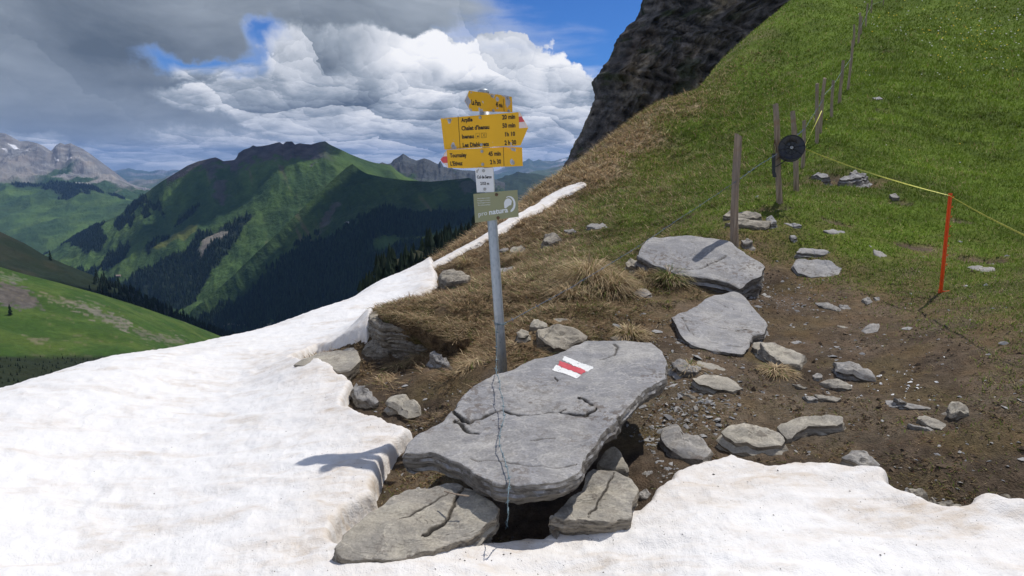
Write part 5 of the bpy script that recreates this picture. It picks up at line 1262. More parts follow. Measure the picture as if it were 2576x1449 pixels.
# ------------------------------------------------------------------ signpost
YP = 4.2
PB = Vector(tuple(float(c) for c in P(1266, 952, YP))); PT = Vector(tuple(float(c) for c in P(1215.5, 231, YP)))
AX = (PT-PB).normalized()
root = empty('signpost', tuple(PB), 'leaning steel signpost carrying yellow hiking signs, a white place plate and an olive plate', 'signpost')
def local(p): return tuple(Vector(p)-PB)
RADP = .0305
def pole_at(V):
    f = (952-V)/(952-231.); return PB+(PT-PB)*f
mb = MB(); pp = [PB+AX*(-.15), PB+(PT-PB)*.3, PB+(PT-PB)*.6, PT-AX*.012]
mb.tube([local(p) for p in pp], RADP, 28); pole = mb.build('pole', M['steel'], root)
mb = MB(); mb.tube([local(PT-AX*.014), local(PT+AX*.008), local(PT+AX*.016)], [RADP*1.12, RADP*1.12, RADP*.7], 24); mb.build('pole_cap', M['steel'], root)
def C1_(x, y): return (1600+x*500/1208.)*2576/3840., (300+y*600/1449.)*2576/3840.      # from an enlarged view to frame units
class Panel:
    def __init__(s, name, outline, yaw, mat, anchor, wear=(), standoff=.036, label=None, th=.003):
        a = R(yaw); U, V = C1_(*anchor)
        p = pole_at(V)
        h0 = Vector((math.cos(a), math.sin(a), 0)); s.r = (h0-AX*h0.dot(AX)).normalized(); s.n = s.r.cross(AX).normalized()
        if s.n.y > 0: s.n = -s.n
        s.u = AX.copy(); s.o = p+s.n*(standoff)
        s.th = th
        pts = [s.on(*q) for q in outline]
        P2 = [((q-s.o).dot(s.r), (q-s.o).dot(s.u)) for q in pts]
        # triangulated plate with a fine grid of points carrying wear
        xs = [q[0] for q in P2]; ys = [q[1] for q in P2]
        poly = np.array(P2)
        nx = 60; ny = max(8, int(60*(max(ys)-min(ys))/(max(xs)-min(xs))))
        gxx, gyy = np.meshgrid(np.linspace(min(xs), max(xs), nx), np.linspace(min(ys), max(ys), ny))
        # pull grid columns into the outline (outline is convex)
        gx1, gy1 = gxx.ravel(), gyy.ravel()
        lo = np.full(ny, 0.0); hi = np.full(ny, 0.0)
        for j in range(ny):
            yv = np.clip(gyy[j, 0], min(ys)+1e-6, max(ys)-1e-6); c = []
            for i in range(len(poly)):
                p1, p2 = poly[i], poly[(i+1) % len(poly)]
                if (p1[1]-yv)*(p2[1]-yv) <= 0 and abs(p1[1]-p2[1]) > 1e-9: c.append(p1[0]+(p2[0]-p1[0])*(yv-p1[1])/(p2[1]-p1[1]))
            lo[j], hi[j] = min(c), max(c)
        t = np.linspace(0, 1, nx)[None]
        gx1 = (lo[:, None]+(hi-lo)[:, None]*t).ravel()
        wv = np.zeros(len(gx1))
        for (wx, wy, rr, am) in wear:
            q = s.on(wx, wy); a_, b_ = (q-s.o).dot(s.r), (q-s.o).dot(s.u)
            wv += am*np.exp(-(((gx1-a_)/(rr*.8))**2+((gy1-b_)/rr)**2))
        e_ = signed_dist(gx1, gy1, poly); wv += .22*np.exp(-(np.maximum(e_, 0)/.004)**2)
        s.org = PB
        def w3(x, y, n_): return np.array(s.o-PB)+np.outer(x, s.r)+np.outer(y, s.u)+np.array(s.n)*n_
        front = w3(gx1, gy1, th/2); backv = w3(gx1, gy1, -th/2)
        q = grid_quads(ny, nx); N = nx*ny
        bd = list(range(nx))+[j*nx+nx-1 for j in range(1, ny)]+[(ny-1)*nx+i for i in range(nx-2, -1, -1)]+[j*nx for j in range(ny-2, 0, -1)]
        rim = [(bd[i], bd[(i+1) % len(bd)], bd[(i+1) % len(bd)]+N, bd[i]+N) for i in range(len(bd))]
        me = mesh_np(name, np.r_[front, backv], np.r_[q, q[:, ::-1]+N, np.array(rim)], None, False, {'wear': np.r_[wv, wv*0]}, [M[mat]])
        s.ob = add(name, me, root, label=label)
    def on(s, x, y):
        U, V = C1_(x, y); a, b = ray(U, V); dvec = Vector((float(a), 1, float(b))); e0 = Vector((0, 0, EYE))
        t = (s.o-e0).dot(s.n)/dvec.dot(s.n); return e0+dvec*t
    def flat(s, name, polys, mat, lift=.0012):
        v = []; t = []; q = []
        import mathutils
        for pl in polys:
            pts = [s.on(*c)+s.n*(s.th/2+lift)-PB for c in pl]; b = len(v); v += [tuple(p) for p in pts]
            l2 = [((p).dot(s.r), (p).dot(s.u), 0) for p in pts]
            t += [tuple(b+i for i in f) for f in mathutils.geometry.tessellate_polygon([[Vector(c) for c in l2]])]
        me = mesh_np(name, v, None, t, False, mats=[M[mat]]); return add(name, me, s.ob)
    def text(s, txt, x0, y0, x1, y1, cap, mat='black', bold=.034, name='lettering', align=None):
        cu = bpy.data.curves.new('t', 'FONT'); cu.body = txt; cu.size = 1; cu.offset = bold; cu.resolution_u = 2
        ob = bpy.data.objects.new('t', cu); COL.objects.link(ob)
        dg = bpy.context.evaluated_depsgraph_get(); me0 = bpy.data.meshes.new_from_object(ob.evaluated_get(dg))
        n = len(me0.vertices); co = np.empty(n*3); me0.vertices.foreach_get('co', co); co = co.reshape(-1, 3)
        me0.calc_loop_triangles(); tr = np.array([tuple(l.vertices) for l in me0.loop_triangles])
        bpy.data.objects.remove(ob); bpy.data.curves.remove(cu); bpy.data.meshes.remove(me0)
        A_ = s.on(x0, y0); B_ = s.on(x1, y1); C_ = s.on(x0, y0-cap)
        up = s.u*((C_-A_).dot(s.u))
        xmin, xmax = co[:, 0].min(), co[:, 0].max()
        capn = .70
        xx_ = (co[:, 0]-xmin)/(xmax-xmin); yy_ = co[:, 1]/capn
        base = np.array(A_-PB+s.n*(s.th/2+.0013))
        v = base+np.outer(xx_, B_-A_)+np.outer(yy_, up)
        me = mesh_np(name, v, None, tr, False, mats=[M[mat]]); return add(name, me, s.ob)
    def bolt(s, x, y, r=.0065, mat='bolt'):
        c = s.on(x, y)-PB; m_ = MB(); m_.tube([c+s.n*.001, c+s.n*.004], r*1.5, 10); m_.tube([c+s.n*.004, c+s.n*.009], r, 6); m_.build('bolt', M[mat], s.ob, smooth=False)

p1 = Panel('direction_sign', [(385, 97), (770, 148), (777, 291), (402, 292), (343, 188)], 38, 'yellow', (585, 190), wear=[(365, 190, .03, 1.2), (395, 110, .012, .6), (600, 150, .014, .7), (640, 175, .016, .9), (735, 190, .024, 1.3), (725, 150, .018, .8), (640, 255, .012, .7), (490, 280, .022, .8), (420, 120, .012, .5), (505, 200, .012, .55), (560, 115, .02, .6), (690, 140, .016, .6), (400, 270, .012, .6)], label='upper yellow sign with worn paint pointing left')
p1.text('La Para', 405, 222, 489, 234, 46); p1.text('45 min', 625, 238, 686, 250, 38); p1.flat('divider_line', [[(691, 170), (694, 171), (701, 288), (698, 288)]], 'black')
for b in ((590, 145), (601, 278), (733, 163), (741, 281)): p1.bolt(*b)
p2 = Panel('direction_sign', [(128, 347), (835, 281), (919, 432), (850, 592), (162, 633)], -24, 'yellow', (492, 460), wear=[(205, 352, .018, 1.3), (212, 385, .008, .7), (240, 585, .012, 1.2), (255, 610, .013, 1.1), (500, 585, .006, .7)], standoff=.040, label='large yellow sign with four destinations pointing right')
for tx, x0, y0, x1, y1, cp_ in (('Arpille', 315, 382, 418, 374, 36), ("Chalet d'Isenau", 318, 457, 570, 443, 38), ('Isenau', 323, 531, 431, 526, 36), ('Les Diablerets', 330, 608, 566, 598, 38),
                               ('20 min', 686, 357, 804, 350, 40), ('50 min', 689, 434, 806, 427, 40), ('1h 10', 713, 510, 804, 505, 38), ('2 h 30', 708, 588, 814, 583, 40)):
    p2.text(tx, x0, y0, x1, y1, cp_)
p2.flat('divider_line', [[(285, 327), (289, 327), (307, 621), (303, 621)]], 'black')
p2.flat('white_stripe', [[(834, 283), (861, 330), (836, 332)]], 'pink_white'); p2.flat('white_stripe', [[(838, 383), (889, 378), (917, 431), (839, 437)]], 'pink_white')
p2.flat('red_stripe', [[(836, 332), (861, 330), (889, 378), (838, 384)]], 'red_print', .0010)
bx = [(496, 481), (542, 478), (543, 522), (497, 525)]
def frame_poly(b, w_): 
    (x0, y0), (x1, y1), (x2, y2), (x3, y3) = b
    return [[(x0, y0), (x1, y1), (x1, y1+w_), (x0, y0+w_)], [(x3, y3-w_), (x2, y2-w_), (x2, y2), (x3, y3)], [(x0, y0), (x0+w_, y0), (x3+w_, y3), (x3, y3)], [(x1-w_, y1), (x1, y1), (x2, y2), (x2-w_, y2)]]
p2.flat('restaurant_symbol', frame_poly(bx, 2.2)+[[(507, 487), (510, 487), (534, 515), (531, 515)], [(530, 486), (533, 486), (509, 516), (506, 516)]], 'black')
p2.flat('cable_car_symbol', frame_poly([(446, 484), (480, 482), (481, 526), (447, 528)], 1.3)+[[(459, 506), (471, 505), (472, 518), (460, 519)], [(464, 498), (466, 498), (467, 506), (465, 506)]], 'black')
for b in ((207, 364), (233, 598), (486, 340), (498, 587)): p2.bolt(*b)
p3 = Panel('direction_sign', [(185, 632), (863, 598), (871, 779), (200, 805), (125, 720)], -17, 'yellow', (505, 705), wear=[(782, 615, .016, 1.2), (800, 640, .012, .8), (775, 745, .014, 1.2), (765, 735, .01, .6)], standoff=.037, label='lower yellow sign with two destinations pointing left')
for tx, x0, y0, x1, y1, cp_ in (('Tournaley', 213, 702, 364, 696, 37), ("L'Etivaz", 218, 776, 328, 771, 37), ('45 min', 561, 688, 674, 683, 39), ('2 h 30', 577, 762, 676, 757, 39)): p3.text(tx, x0, y0, x1, y1, cp_)
p3.flat('divider_line', [[(694, 608), (698, 608), (704, 781), (700, 781)]], 'black')
p3.flat('red_stripe', [[(150, 694), (188, 692), (191, 749), (147, 751), (126, 721)]], 'red_print', .0010)
p3.flat('white_stripe', [[(183, 641), (186, 690), (151, 693)]], 'pink_white'); p3.flat('white_stripe', [[(150, 753), (191, 751), (196, 798)]], 'pink_white')
for b in ((502, 646), (509, 764), (783, 627), (785, 754)): p3.bolt(*b)
p4 = Panel('place_plate', [(439, 799), (600, 795), (609, 1014), (455, 1020)], 8, 'white_sign', (525, 900), wear=[(455, 830, .010, .7), (470, 812, .008, .6), (560, 970, .004, .6)], label='white plate with the pass name and altitude')
p4.text('Col de Seron', 456, 892, 588, 890, 27, bold=.034); p4.text('2153 m', 487, 950, 566, 949, 26, bold=.034)
for b in ((515, 822), (526, 988)): p4.bolt(*b)
p5 = Panel('nature_reserve_plate', [(423, 1032), (822, 995), (833, 1238), (440, 1293)], 15, 'olive', (600, 1140), wear=[(500, 1180, .004, .3), (470, 1200, .006, .3)], standoff=.040, label='weathered olive plate of a nature association with white print')
p5.text('pro', 470, 1236, 548, 1222, 44, 'white_print', 0.0); p5.text('natura', 566, 1220, 737, 1196, 46, 'white_print', .03)
for i, tx in enumerate(('Nous protegeons la nature', 'Proteggiamo la natura', 'Nus protegiain la natira', 'Wir schuetzen die Natur')):
    p5.text(tx.replace('protegeons', 'prot\u00e9geons').replace('natira', 'natura').replace('schuetzen', 'sch\u00fctzen'), 459+i, 1077+i*20.5, 574+i, 1070+i*20.5, 9, 'white_print', .01)
import math as _m
def arc(cx, cy, rx, ry, a0, a1, n=20): return [(cx+rx*_m.cos(_m.radians(a0+(a1-a0)*i/n)), cy+ry*_m.sin(_m.radians(a0+(a1-a0)*i/n))) for i in range(n+1)]
cres = arc(748, 1125, 56, 74, -118, 78, 26)+arc(736, 1122, 46, 58, 62, -112, 26)
teeth = []
for i in range(12):
    a_ = -88+i*13.5; c0 = (736+46*_m.cos(_m.radians(a_)), 1122+58*_m.sin(_m.radians(a_)))
    teeth.append(arc(c0[0], c0[1], 5.5, 5.5, 0, 330, 8))
dome = arc(738, 1122, 38, 50, 175, 330, 16)+[(764, 1132), (748, 1136), (730, 1150), (716, 1162), (703, 1160)]
p5.flat('emblem', [cres], 'white_print'); p5.flat('emblem', [dome], 'white_print'); p5.flat('emblem_tooth', teeth, 'olive_plain' if 'olive_plain' in M else 'white_print', .0018)
p5.bolt(632, 1038, .007, 'rust'); p5.bolt(646, 1248, .007, 'rust')
# clamp strap of the upper sign
for cpx, nm in (((470, 302), 'clamp'), ((560, 300), 'clamp')): pass
# ------------------------------------------------------------------ wooden fence posts
posts = [  # foot U, V, top U, V, half width px, top slant, label
 (1851, 618, 1855, 341, 9.5, .3, 'nearest wooden fence post, standing behind the wide pale slab'),
 (1968, 509, 1949, 263, 6.6, .1, 'leaning wooden post that carries the black reel'),
 (2008, 481, 1993, 281, 6.2, .2, 'wooden post right behind the black reel, leaning left'),
 (2018, 424, 2024, 303, 4.6, .2, 'short dark post with a rusty top, right of the reel'),
 (2054, 362, 2057.5, 210, 4.6, .1, 'pale split post to which the yellow tape is tied'),
 (2061, 337, 2075.5, 197, 4.0, .2, 'thin grey post leaning right just behind the pale split post'),
 (2093, 296, 2095.5, 203, 3.3, .1, 'straight dark post alone in the green, right of the leaning grey post'),
 (2113, 259, 2120, 153, 3.3, .2, 'post before the tall pair, halfway up the meadow'),
 (2134, 226, 2145, 101, 3.0, .1, 'lower post of the tall overlapping pair'),
 (2147, 116, 2149, 62, 2.3, .1, 'upper post of the tall overlapping pair'),
 (2159, 109, 2165, 32, 2.2, .1, 'slim post above the tall pair, front one of two'),
 (2166, 88, 2168, 41, 1.8, .1, 'slim post above the tall pair, back one of two'),
 (2178, 68, 2183, 9, 1.8, .1, 'slim post third from the top of the frame'),
 (2192, 33, 2193.5, -3, 1.4, .1, 'faint post second from the top of the frame'),
 (2222, 13, 2223.5, -12, 1.2, .1, 'faint post at the top of the frame, farthest right in the row')]
POST = []
for i, (u0, v0, u1, v1, hw, sl, lab) in enumerate(posts):
    f = hit([u0], [v0], 0.0)[0]; Y = f[1]; t = P(u1, v1, Y-.02*(i % 3)); L = np.linalg.norm(t-f)
    if i in (8,): pass
    rad = hw/FPX*Y; f = f-np.array([0, 0, .15])
    ax = (t-f)/np.linalg.norm(t-f); r_ = np.random.default_rng(40+i)
    nS, nR = 12, 26; th = np.linspace(0, 2*math.pi, nS, endpoint=False)
    prof = 1+r_.uniform(-.16, .16, nS); prof[3] *= .78; prof[8] *= .82
    xa = np.cross(ax, [0, 1, 0]); xa /= np.linalg.norm(xa); ya = np.cross(xa, ax)
    v = []
    for k in range(nR):
        s_ = k/(nR-1); tap = (1.08-.16*s_)*(1+.05*math.sin(s_*9+i)) * (0.9 if (i == 1 and .55 < s_ < .62) else 1)
        bow = .35*rad*math.sin(s_*math.pi*1.3+i)
        cc = f+ax*np.linalg.norm(t-f)*s_+xa*bow
        for j in range(nS):
            rr = rad*tap*prof[j]*(1+.05*r_.uniform(-1, 1))
            zt = sl*rad*1.6*math.cos(th[j]+i)+r_.uniform(-.2, .5)*rad*.7 if k == nR-1 else 0
            v.append(cc+xa*math.cos(th[j])*rr+ya*math.sin(th[j])*rr+ax*zt)
    v.append(t-ax*rad*.25); n = len(v)-1
    q = grid_quads(nR, nS, True); tr = [((nR-1)*nS+j, (nR-1)*nS+(j+1) % nS, n) for j in range(nS)]
    me = mesh_np('fence_post', np.array(v)-f, q, tr, True, mats=[M['wood']])
    try: me.set_sharp_from_angle(angle=R(30))
    except Exception: pass
    add('fence_post', me, loc=tuple(f), label=lab, cat='fence post', group='wooden posts of the pasture fence')
    POST.append((f, t, rad))
def twisted(name, pts, mat, label, cat, r=.0016, pitch=.05, gap=.0022, barbs=None, barb=.014, group=None, wob=.003, step=.012, strands=2):
    pts = [np.array(p, float) for p in pts]; path = []
    for a, b in zip(pts[:-1], pts[1:]):
        L = np.linalg.norm(b-a); n = max(2, int(L/step))
        for k in range(n): path.append(a+(b-a)*k/n)
    path.append(pts[-1]); path = np.array(path)
    L = np.r_[0, np.cumsum(np.linalg.norm(np.diff(path, axis=0), axis=1))]
    path = path+np.stack([fbm(L/.13, L*0+k*7.7, 3, 5+k) for k in range(3)], -1)*wob
    mb = MB(); tg = np.gradient(path, axis=0); tg /= np.linalg.norm(tg, axis=1, keepdims=True)+1e-9
    sx = np.cross(tg, [0.2, .3, .93]); sx /= np.linalg.norm(sx, axis=1, keepdims=True)+1e-9; sy = np.cross(sx, tg)
    for s_ in range(strands):
        a = L/pitch*2*math.pi+s_*2*math.pi/strands
        mb.tube(path+(sx*np.cos(a)[:, None]+sy*np.sin(a)[:, None])*gap, r, 4)
    root_ = tuple(path[0]); o = mb.build(name, M[mat], None, root_, label=label, cat=cat, group=group)
    if barbs:
        k = barbs*.6; i_ = 0
        while k < L[-1]:
            j = int(np.searchsorted(L, k)); m2 = MB(); c = path[min(j, len(path)-1)]-path[0]
            for s_ in range(2):
                dv = sx[j]*random.uniform(-1, 1)+sy[j]*random.uniform(-1, 1)+tg[j]*random.uniform(-.5, .5); dv = dv/np.linalg.norm(dv)
                m2.tube([c-dv*barb, c+dv*barb], r*.85, 4)
            m2.tube([c-tg[j]*.005, c+tg[j]*.005], gap+r*1.7, 6)
            m2.build('barb', M[mat], o); k += barbs*random.uniform(.85, 1.15); i_ += 1
    return o
# barbed wire hanging from the pole across the huge slab
S = SLABS[BIG]; xc, yc, zc, gg = S['plane']
def on_slab(cx, cy, hgt):
    U = (1200+cx*1400/2113.)*2576/3840.; V = (1200+cy*960/1449.)*2576/3840.; a, b = ray(U, V)
    t = (zc+hgt-gg[0]*xc-gg[1]*yc-EYE)/(float(b)-gg[0]*float(a)-gg[1]); return np.array([float(a)*t, t, EYE+float(b)*t])
def cY(cx, cy, Y):
    U = (1200+cx*1400/2113.)*2576/3840.; V = (1200+cy*960/1449.)*2576/3840.; return P(U, V, Y)
wp = [cY(1002, 20, YP-.04), cY(996, 120, YP-.05), cY(1000, 200, YP-.08), cY(997, 262, YP-.15), on_slab(999, 300, .07), on_slab(1012, 340, .07), on_slab(1030, 440, .06), on_slab(1043, 550, .05), on_slab(1020, 640, .035), on_slab(1015, 700, .03), on_slab(1040, 780, .025), on_slab(1062, 850, .02), on_slab(1070, 920, .02), on_slab(1066, 985, .03)]
e1 = wp[-1]; e2 = hit([(1200+1052*1400/2113.)*2576/3840.], [(1200+1190*960/1449.)*2576/3840.])[0]; wp += [cY(1066, 1040, e1[1]+.0), cY(1062, 1100, e1[1]+.06), cY(1060, 1150, e1[1]+.12), e2+np.array([0, 0, .01])]
twisted('barbed_wire', wp, 'wire', 'thin grey barbed wire trailing down over the huge slab from the signpost', 'barbed wire', r=.0014, gap=.0017, pitch=.035, barbs=.085, barb=.013, wob=.008, step=.008)
# wire turns round the pole
mb = MB(); c0 = pole_at(808); 
for tt in range(3):
    pts_ = []
    for k in range(25):
        a = k/24*2*math.pi; pts_.append(c0+Vector((math.cos(a)*(RADP+.003), math.sin(a)*(RADP+.003), 0))+AX*(.006*tt-.004*math.sin(a+tt)))
    mb.tube(pts_, .0014, 4, False)
for k in range(5):
    a = random.uniform(2.5, 6.5); b = c0+Vector((math.cos(a)*RADP, math.sin(a)*RADP, 0))+AX*random.uniform(-.006, .02); mb.tube([b, b+Vector((math.cos(a+.7)*.018, math.sin(a+.7)*.018, random.uniform(-.012, .012)))], .0013, 4)
mb.build('wire_binding', M['wire'], None, tuple(c0), label='turns of wire bound round the steel pole below its signs', cat='wire')
# main strand up the fence
def pp_(i, V):   # point on post i at picture row V, camera side
    f, t, rad = POST[i]; U0, V0 = unproject_uv(*[np.array([c]) for c in f]); U1, V1 = unproject_uv(*[np.array([c]) for c in t])
    s_ = (V-V0[0])/(V1[0]-V0[0]); p = f+(t-f)*s_; return p+np.array([-rad*.3, -rad*1.1, 0])
a0 = np.array(pole_at(806))+np.array([.03, 0, 0]); b0 = pp_(0, 453)
mid1 = P(1430, 727, 5.0); mid2 = P(1603, 622, 5.9)
twisted('barbed_wire', [a0, mid1, mid2, P(1700, 556, 6.4), b0], 'blue_wire', 'bluish barbed wire strung from the signpost up to the nearest wooden post', 'barbed wire', r=.0011, gap=.0016, pitch=.06, barbs=.16, barb=.018, wob=.006, step=.02)
twisted('barbed_wire', [b0, P(1905, 418, 7.6), pp_(1, 384)], 'blue_wire', 'bluish barbed wire between the nearest wooden post and the reel post', 'barbed wire', r=.0014, gap=.002, pitch=.07, barbs=.14, barb=.02, wob=.006, step=.02)
twisted('barbed_wire', [pp_(1, 384), pp_(2, 345), pp_(3, 325), pp_(4, 272), pp_(5, 250)], 'blue_wire', 'bluish wire from the reel post up to the pale split post', 'barbed wire', r=.0016, gap=.0022, pitch=.09, barbs=.2, barb=.025, wob=.006, step=.03)
twisted('fence_wire', [pp_(5, 240), pp_(6, 215), pp_(7, 178), pp_(8, 145), pp_(9, 100), pp_(10, 75), pp_(12, 35), pp_(13, 12), pp_(14, 2)], 'wire', 'thin wire along the upper row of fence posts', 'wire', r=.0028, gap=.002, pitch=.3, wob=.004, step=.12)

# ------------------------------------------------------------------ reel, tape, orange stake
Yr = POST[1][0][1]-.10; RC = P(1990, 374, Yr)
root = empty('fence_reel', tuple(RC), 'black plastic reel of electric fence tape hung on a wooden post', 'reel')
rz = R(16); nrm_ = Vector((math.sin(rz)*-1, -math.cos(rz), .20)).normalized(); rx_ = Vector((math.cos(rz), -math.sin(rz), 0)); rx_ = (rx_-nrm_*rx_.dot(nrm_)).normalized(); ry_ = nrm_.cross(rx_).normalized()
if ry_.z < 0: ry_ = -ry_
RR_ = 31.0/FPX*Yr
def ringv(r, n_, seg=48): return [tuple(rx_*math.cos(6.2832*k/seg)*r+ry_*math.sin(6.2832*k/seg)*r+nrm_*n_) for k in range(seg)]
def lathe(name, prof, mat, seg=48):
    v = []; [v.extend(ringv(r, n_, seg)) for r, n_ in prof]
    me = mesh_np(name, v, grid_quads(len(prof), seg, True), None, True, mats=[M[mat]])
    try: me.set_sharp_from_angle(angle=R(35))
    except Exception: pass
    return add(name, me, root)
lathe('flange', [(.018, .042), (RR_*.50, .038), (RR_*.56, .046), (RR_*.93, .060), (RR_*.96, .066), (RR_, .066), (RR_, .050), (RR_*.95, .050), (RR_*.56, .036), (.012, .028)], 'black_plastic')
lathe('flange', [(.018, -.042), (RR_*.56, -.046), (RR_*.93, -.060), (RR_, -.060), (RR_, -.048), (RR_*.95, -.046), (RR_*.5, -.036), (.012, -.028)], 'black_plastic')
lathe('spool', [(.034, .0445), (RR_*.40, .0425), (RR_*.42, .0400)], 'strap')
lathe('tape_winding', [(RR_*.50, .036), (RR_*.62, .034), (RR_*.62, -.034), (RR_*.5, -.036)], 'yellow_tape')
lathe('hub', [(.004, .066), (.016, .064), (.020, .055), (.022, .040), (.034, .040), (.036, .036)], 'bolt', 20)
for k in range(8):
    a = 6.2832*k/8+.2; dv = rx_*math.cos(a)+ry_*math.sin(a); m_ = MB(); m_.tube([dv*.02+nrm_*.050, dv*RR_*.55+nrm_*.046, dv*RR_*.94+nrm_*.066], .0035, 5); m_.build('rib', M['black_plastic'], root)
m_ = MB(); m_.tube([rx_*-RR_*.75+ry_*-RR_*.6-nrm_*.02, rx_*-RR_*1.2+ry_*-RR_*1.0-nrm_*.03, rx_*-RR_*1.28+ry_*RR_*.3-nrm_*.04, rx_*-RR_*1.25+ry_*RR_*.72-nrm_*.0, rx_*-RR_*1.05+ry_*RR_*-.3-nrm_*-.01], .006, 6); m_.build('bracket', M['rust'], root)
m_ = MB(); m_.tube([rx_*-RR_*.3+ry_*-RR_*.9, rx_*-RR_*.85+ry_*-RR_*1.28-nrm_*.01, rx_*-RR_*1.05+ry_*-RR_*1.35-nrm_*.06], .007, 6); m_.build('handle', M['black_plastic'], root)
sv = [P(1942, 386, Yr+.02), P(1951, 386, Yr+.02), P(1950, 430, Yr+.02), P(1954, 444, Yr+.02), P(1952, 446, Yr+.02), P(1944, 446, Yr+.02), P(1942, 430, Yr+.02)]
v = [tuple(p-RC) for p in sv]; v2 = [tuple(np.array(p)+[0, .004, 0]) for p in v]
me = mesh_np('strap', v+v2, [(0, 1, 2, 6), (6, 2, 3, 5), (7, 13, 9, 8), (13, 12, 10, 9), (0, 6, 13, 7), (1, 8, 9, 2), (6, 5, 12, 13), (2, 9, 10, 3), (5, 3, 10, 12)], [(3, 4, 5)], False, mats=[M['strap']]); add('strap', me, root)
# tape: flat ribbon
def ribbon(name, pts, w_, mat, label, cat, parent=None, sag=0.0, twist=0.0):
    pts = [np.array(p, float) for p in pts]; path = []
    for a, b in zip(pts[:-1], pts[1:]):
        n = 24
        for k in range(n): 
            q = a+(b-a)*k/n; q = q-np.array([0, 0, sag*4*(k/n)*(1-k/n)]); path.append(q)
    path.append(pts[-1]); path = np.array(path); v = []
    tg = np.gradient(path, axis=0); tg /= np.linalg.norm(tg, axis=1, keepdims=True)
    for i, p in enumerate(path):
        s_ = np.cross(tg[i], [0, 0, 1]); s_ /= np.linalg.norm(s_); u_ = np.cross(s_, tg[i]); a = .9+twist*i/len(path)*6.28
        d1 = s_*math.cos(a)+u_*math.sin(a); d2 = np.cross(d1, tg[i])
        for k1, k2 in ((-1, -1), (1, -1), (1, 1), (-1, 1)): v.append(p+d1*w_/2*k1+d2*.0006*k2)
    org = tuple(path[0]); me = mesh_np(name, np.array(v)-path[0], grid_quads(len(path), 4, True), None, False, mats=[M[mat]])
    return add(name, me, parent, loc=org, label=label, cat=cat)
Ys = 5.9
st0 = hit([2366], [737], 0)[0]; st1 = P(2391, 486, st0[1]); tp = P(2389, 492, st0[1]-.02)
r_out = np.array(RC)+np.array(rx_)*RR_*1.0
ribbon('fence_tape', [r_out+np.array([0, 0, 0]), tp], .012, 'yellow_tape', 'yellow electric fence tape running from the reel to the orange stake', 'fence tape', sag=.03, twist=.35)
ribbon('fence_tape', [tp, P(2590, 598, 4.35), P(2900, 770, 3.4)], .012, 'yellow_tape', 'yellow electric fence tape leaving the orange stake towards the right frame edge', 'fence tape', sag=.01, twist=.2)
ribbon('fence_tape', [r_out+np.array(ry_)*.03, pp_(4, 278)+np.array([.08, 0, 0])], .016, 'yellow_tape', 'yellow tape rising from the reel to the pale split post', 'fence tape', sag=.01, twist=.3)
def build_stake():
    root = empty('orange_stake', tuple(st0), 'orange plastic electric fence stake with clips and a foot tread', 'fence stake')
    d_ = Vector(tuple(st1-st0)); L = d_.length; dn = d_.normalized(); x_ = Vector((1, 0, 0)); x_ = (x_-dn*x_.dot(dn)).normalized(); y_ = dn.cross(x_)
    w_ = .016
    prof = [(-w_, -.003), (-.003, -.003), (-.003, -.010), (.003, -.010), (.003, -.003), (w_, -.003), (w_, .003), (-w_, .003)]
    v = [tuple(x_*a+y_*b*1.0+dn*t_) for t_ in (-.12, L) for a, b in prof]; n = 8
    q = [(i, (i+1) % n, n+(i+1) % n, n+i) for i in range(n)]
    me = mesh_np('shaft', v, q+[(8, 9, 14, 15), (9, 12, 13, 14)] if False else q, [(8, 14, 15), (8, 9, 14), (9, 12, 14), (12, 13, 14), (9, 10, 11), (9, 11, 12)], False, mats=[M['orange']]); add('shaft', me, root)
    for k in range(8):
        t_ = L*(.28+.70*k/7.3); m_ = MB(); m_.tube([x_*w_*.7+dn*t_, x_*(w_+.010)+dn*(t_+.004)-y_*.004, x_*(w_+.012)+dn*(t_+.016)-y_*.004], .0035, 5); m_.build('clip', M['orange'], root)
    m_ = MB(); m_.tube([x_*0+dn*.015, x_*.055+dn*.012, x_*.075+dn*.016], .006, 6); m_.tube([x_*-.012+dn*.03, x_*-.012+dn*-.02], .01, 6); m_.build('foot_tread', M['orange'], root)
build_stake()
# thin pale twig on the spotted slab
t0 = [P(1118, 1236, 2.80), P(1145, 1243, 2.77), P(1180, 1248, 2.75)]
mb = MB(); mb.tube([Vector(tuple(p)) for p in t0], .0035, 5); mb.build('twig', M['wood'], None, tuple(t0[0]), label='thin pale bent twig lying below the left edge of the huge slab', cat='twig')
# ------------------------------------------------------------------ grass, tussocks, gravel, flowers
def blades(name, x, y, z, hx, hy, length, width, rise, col, label, segs=2, tag=None, droop=1.0):
    """bent blades; hx, hy unit heading, rise = how upright 0..1"""
    n = len(x); px_, py_ = -hy, hx
    b = np.stack([x, y, z], -1); h = np.stack([hx, hy, np.zeros(n)], -1); s_ = np.stack([px_, py_, np.zeros(n)], -1)
    up = np.array([0, 0, 1.0])
    hor = np.sqrt(np.clip(1-rise**2, 0, 1))
    mid = b+h*(length*.5*hor)[:, None]+up*(length*.55*rise)[:, None]
    tip = b+h*(length*(hor*1.0+.25*(1-hor)))[:, None]+up*(length*rise*np.where(rise > .75, .98, .80))[:, None]
    w_ = width[:, None]/2
    if segs == 2:
        v = np.stack([b-s_*w_, b+s_*w_, mid+s_*w_*.8, mid-s_*w_*.8, tip], 1).reshape(-1, 3)
        i = np.arange(n)[:, None]*5; q = i+np.array([[0, 1, 2, 3]]); t = i+np.array([[3, 2, 4]]); k = 5
    else:
        v = np.stack([b-s_*w_, b+s_*w_, tip], 1).reshape(-1, 3); i = np.arange(n)[:, None]*3; q = None; t = i+np.array([[0, 1, 2]]); k = 3
    me = mesh_np(name, v, q, t, False, {'col': np.repeat(np.clip(col, .01, .8), k, 0)}, [M['blade']])
    return add(name, me, kind='stuff', label=label)
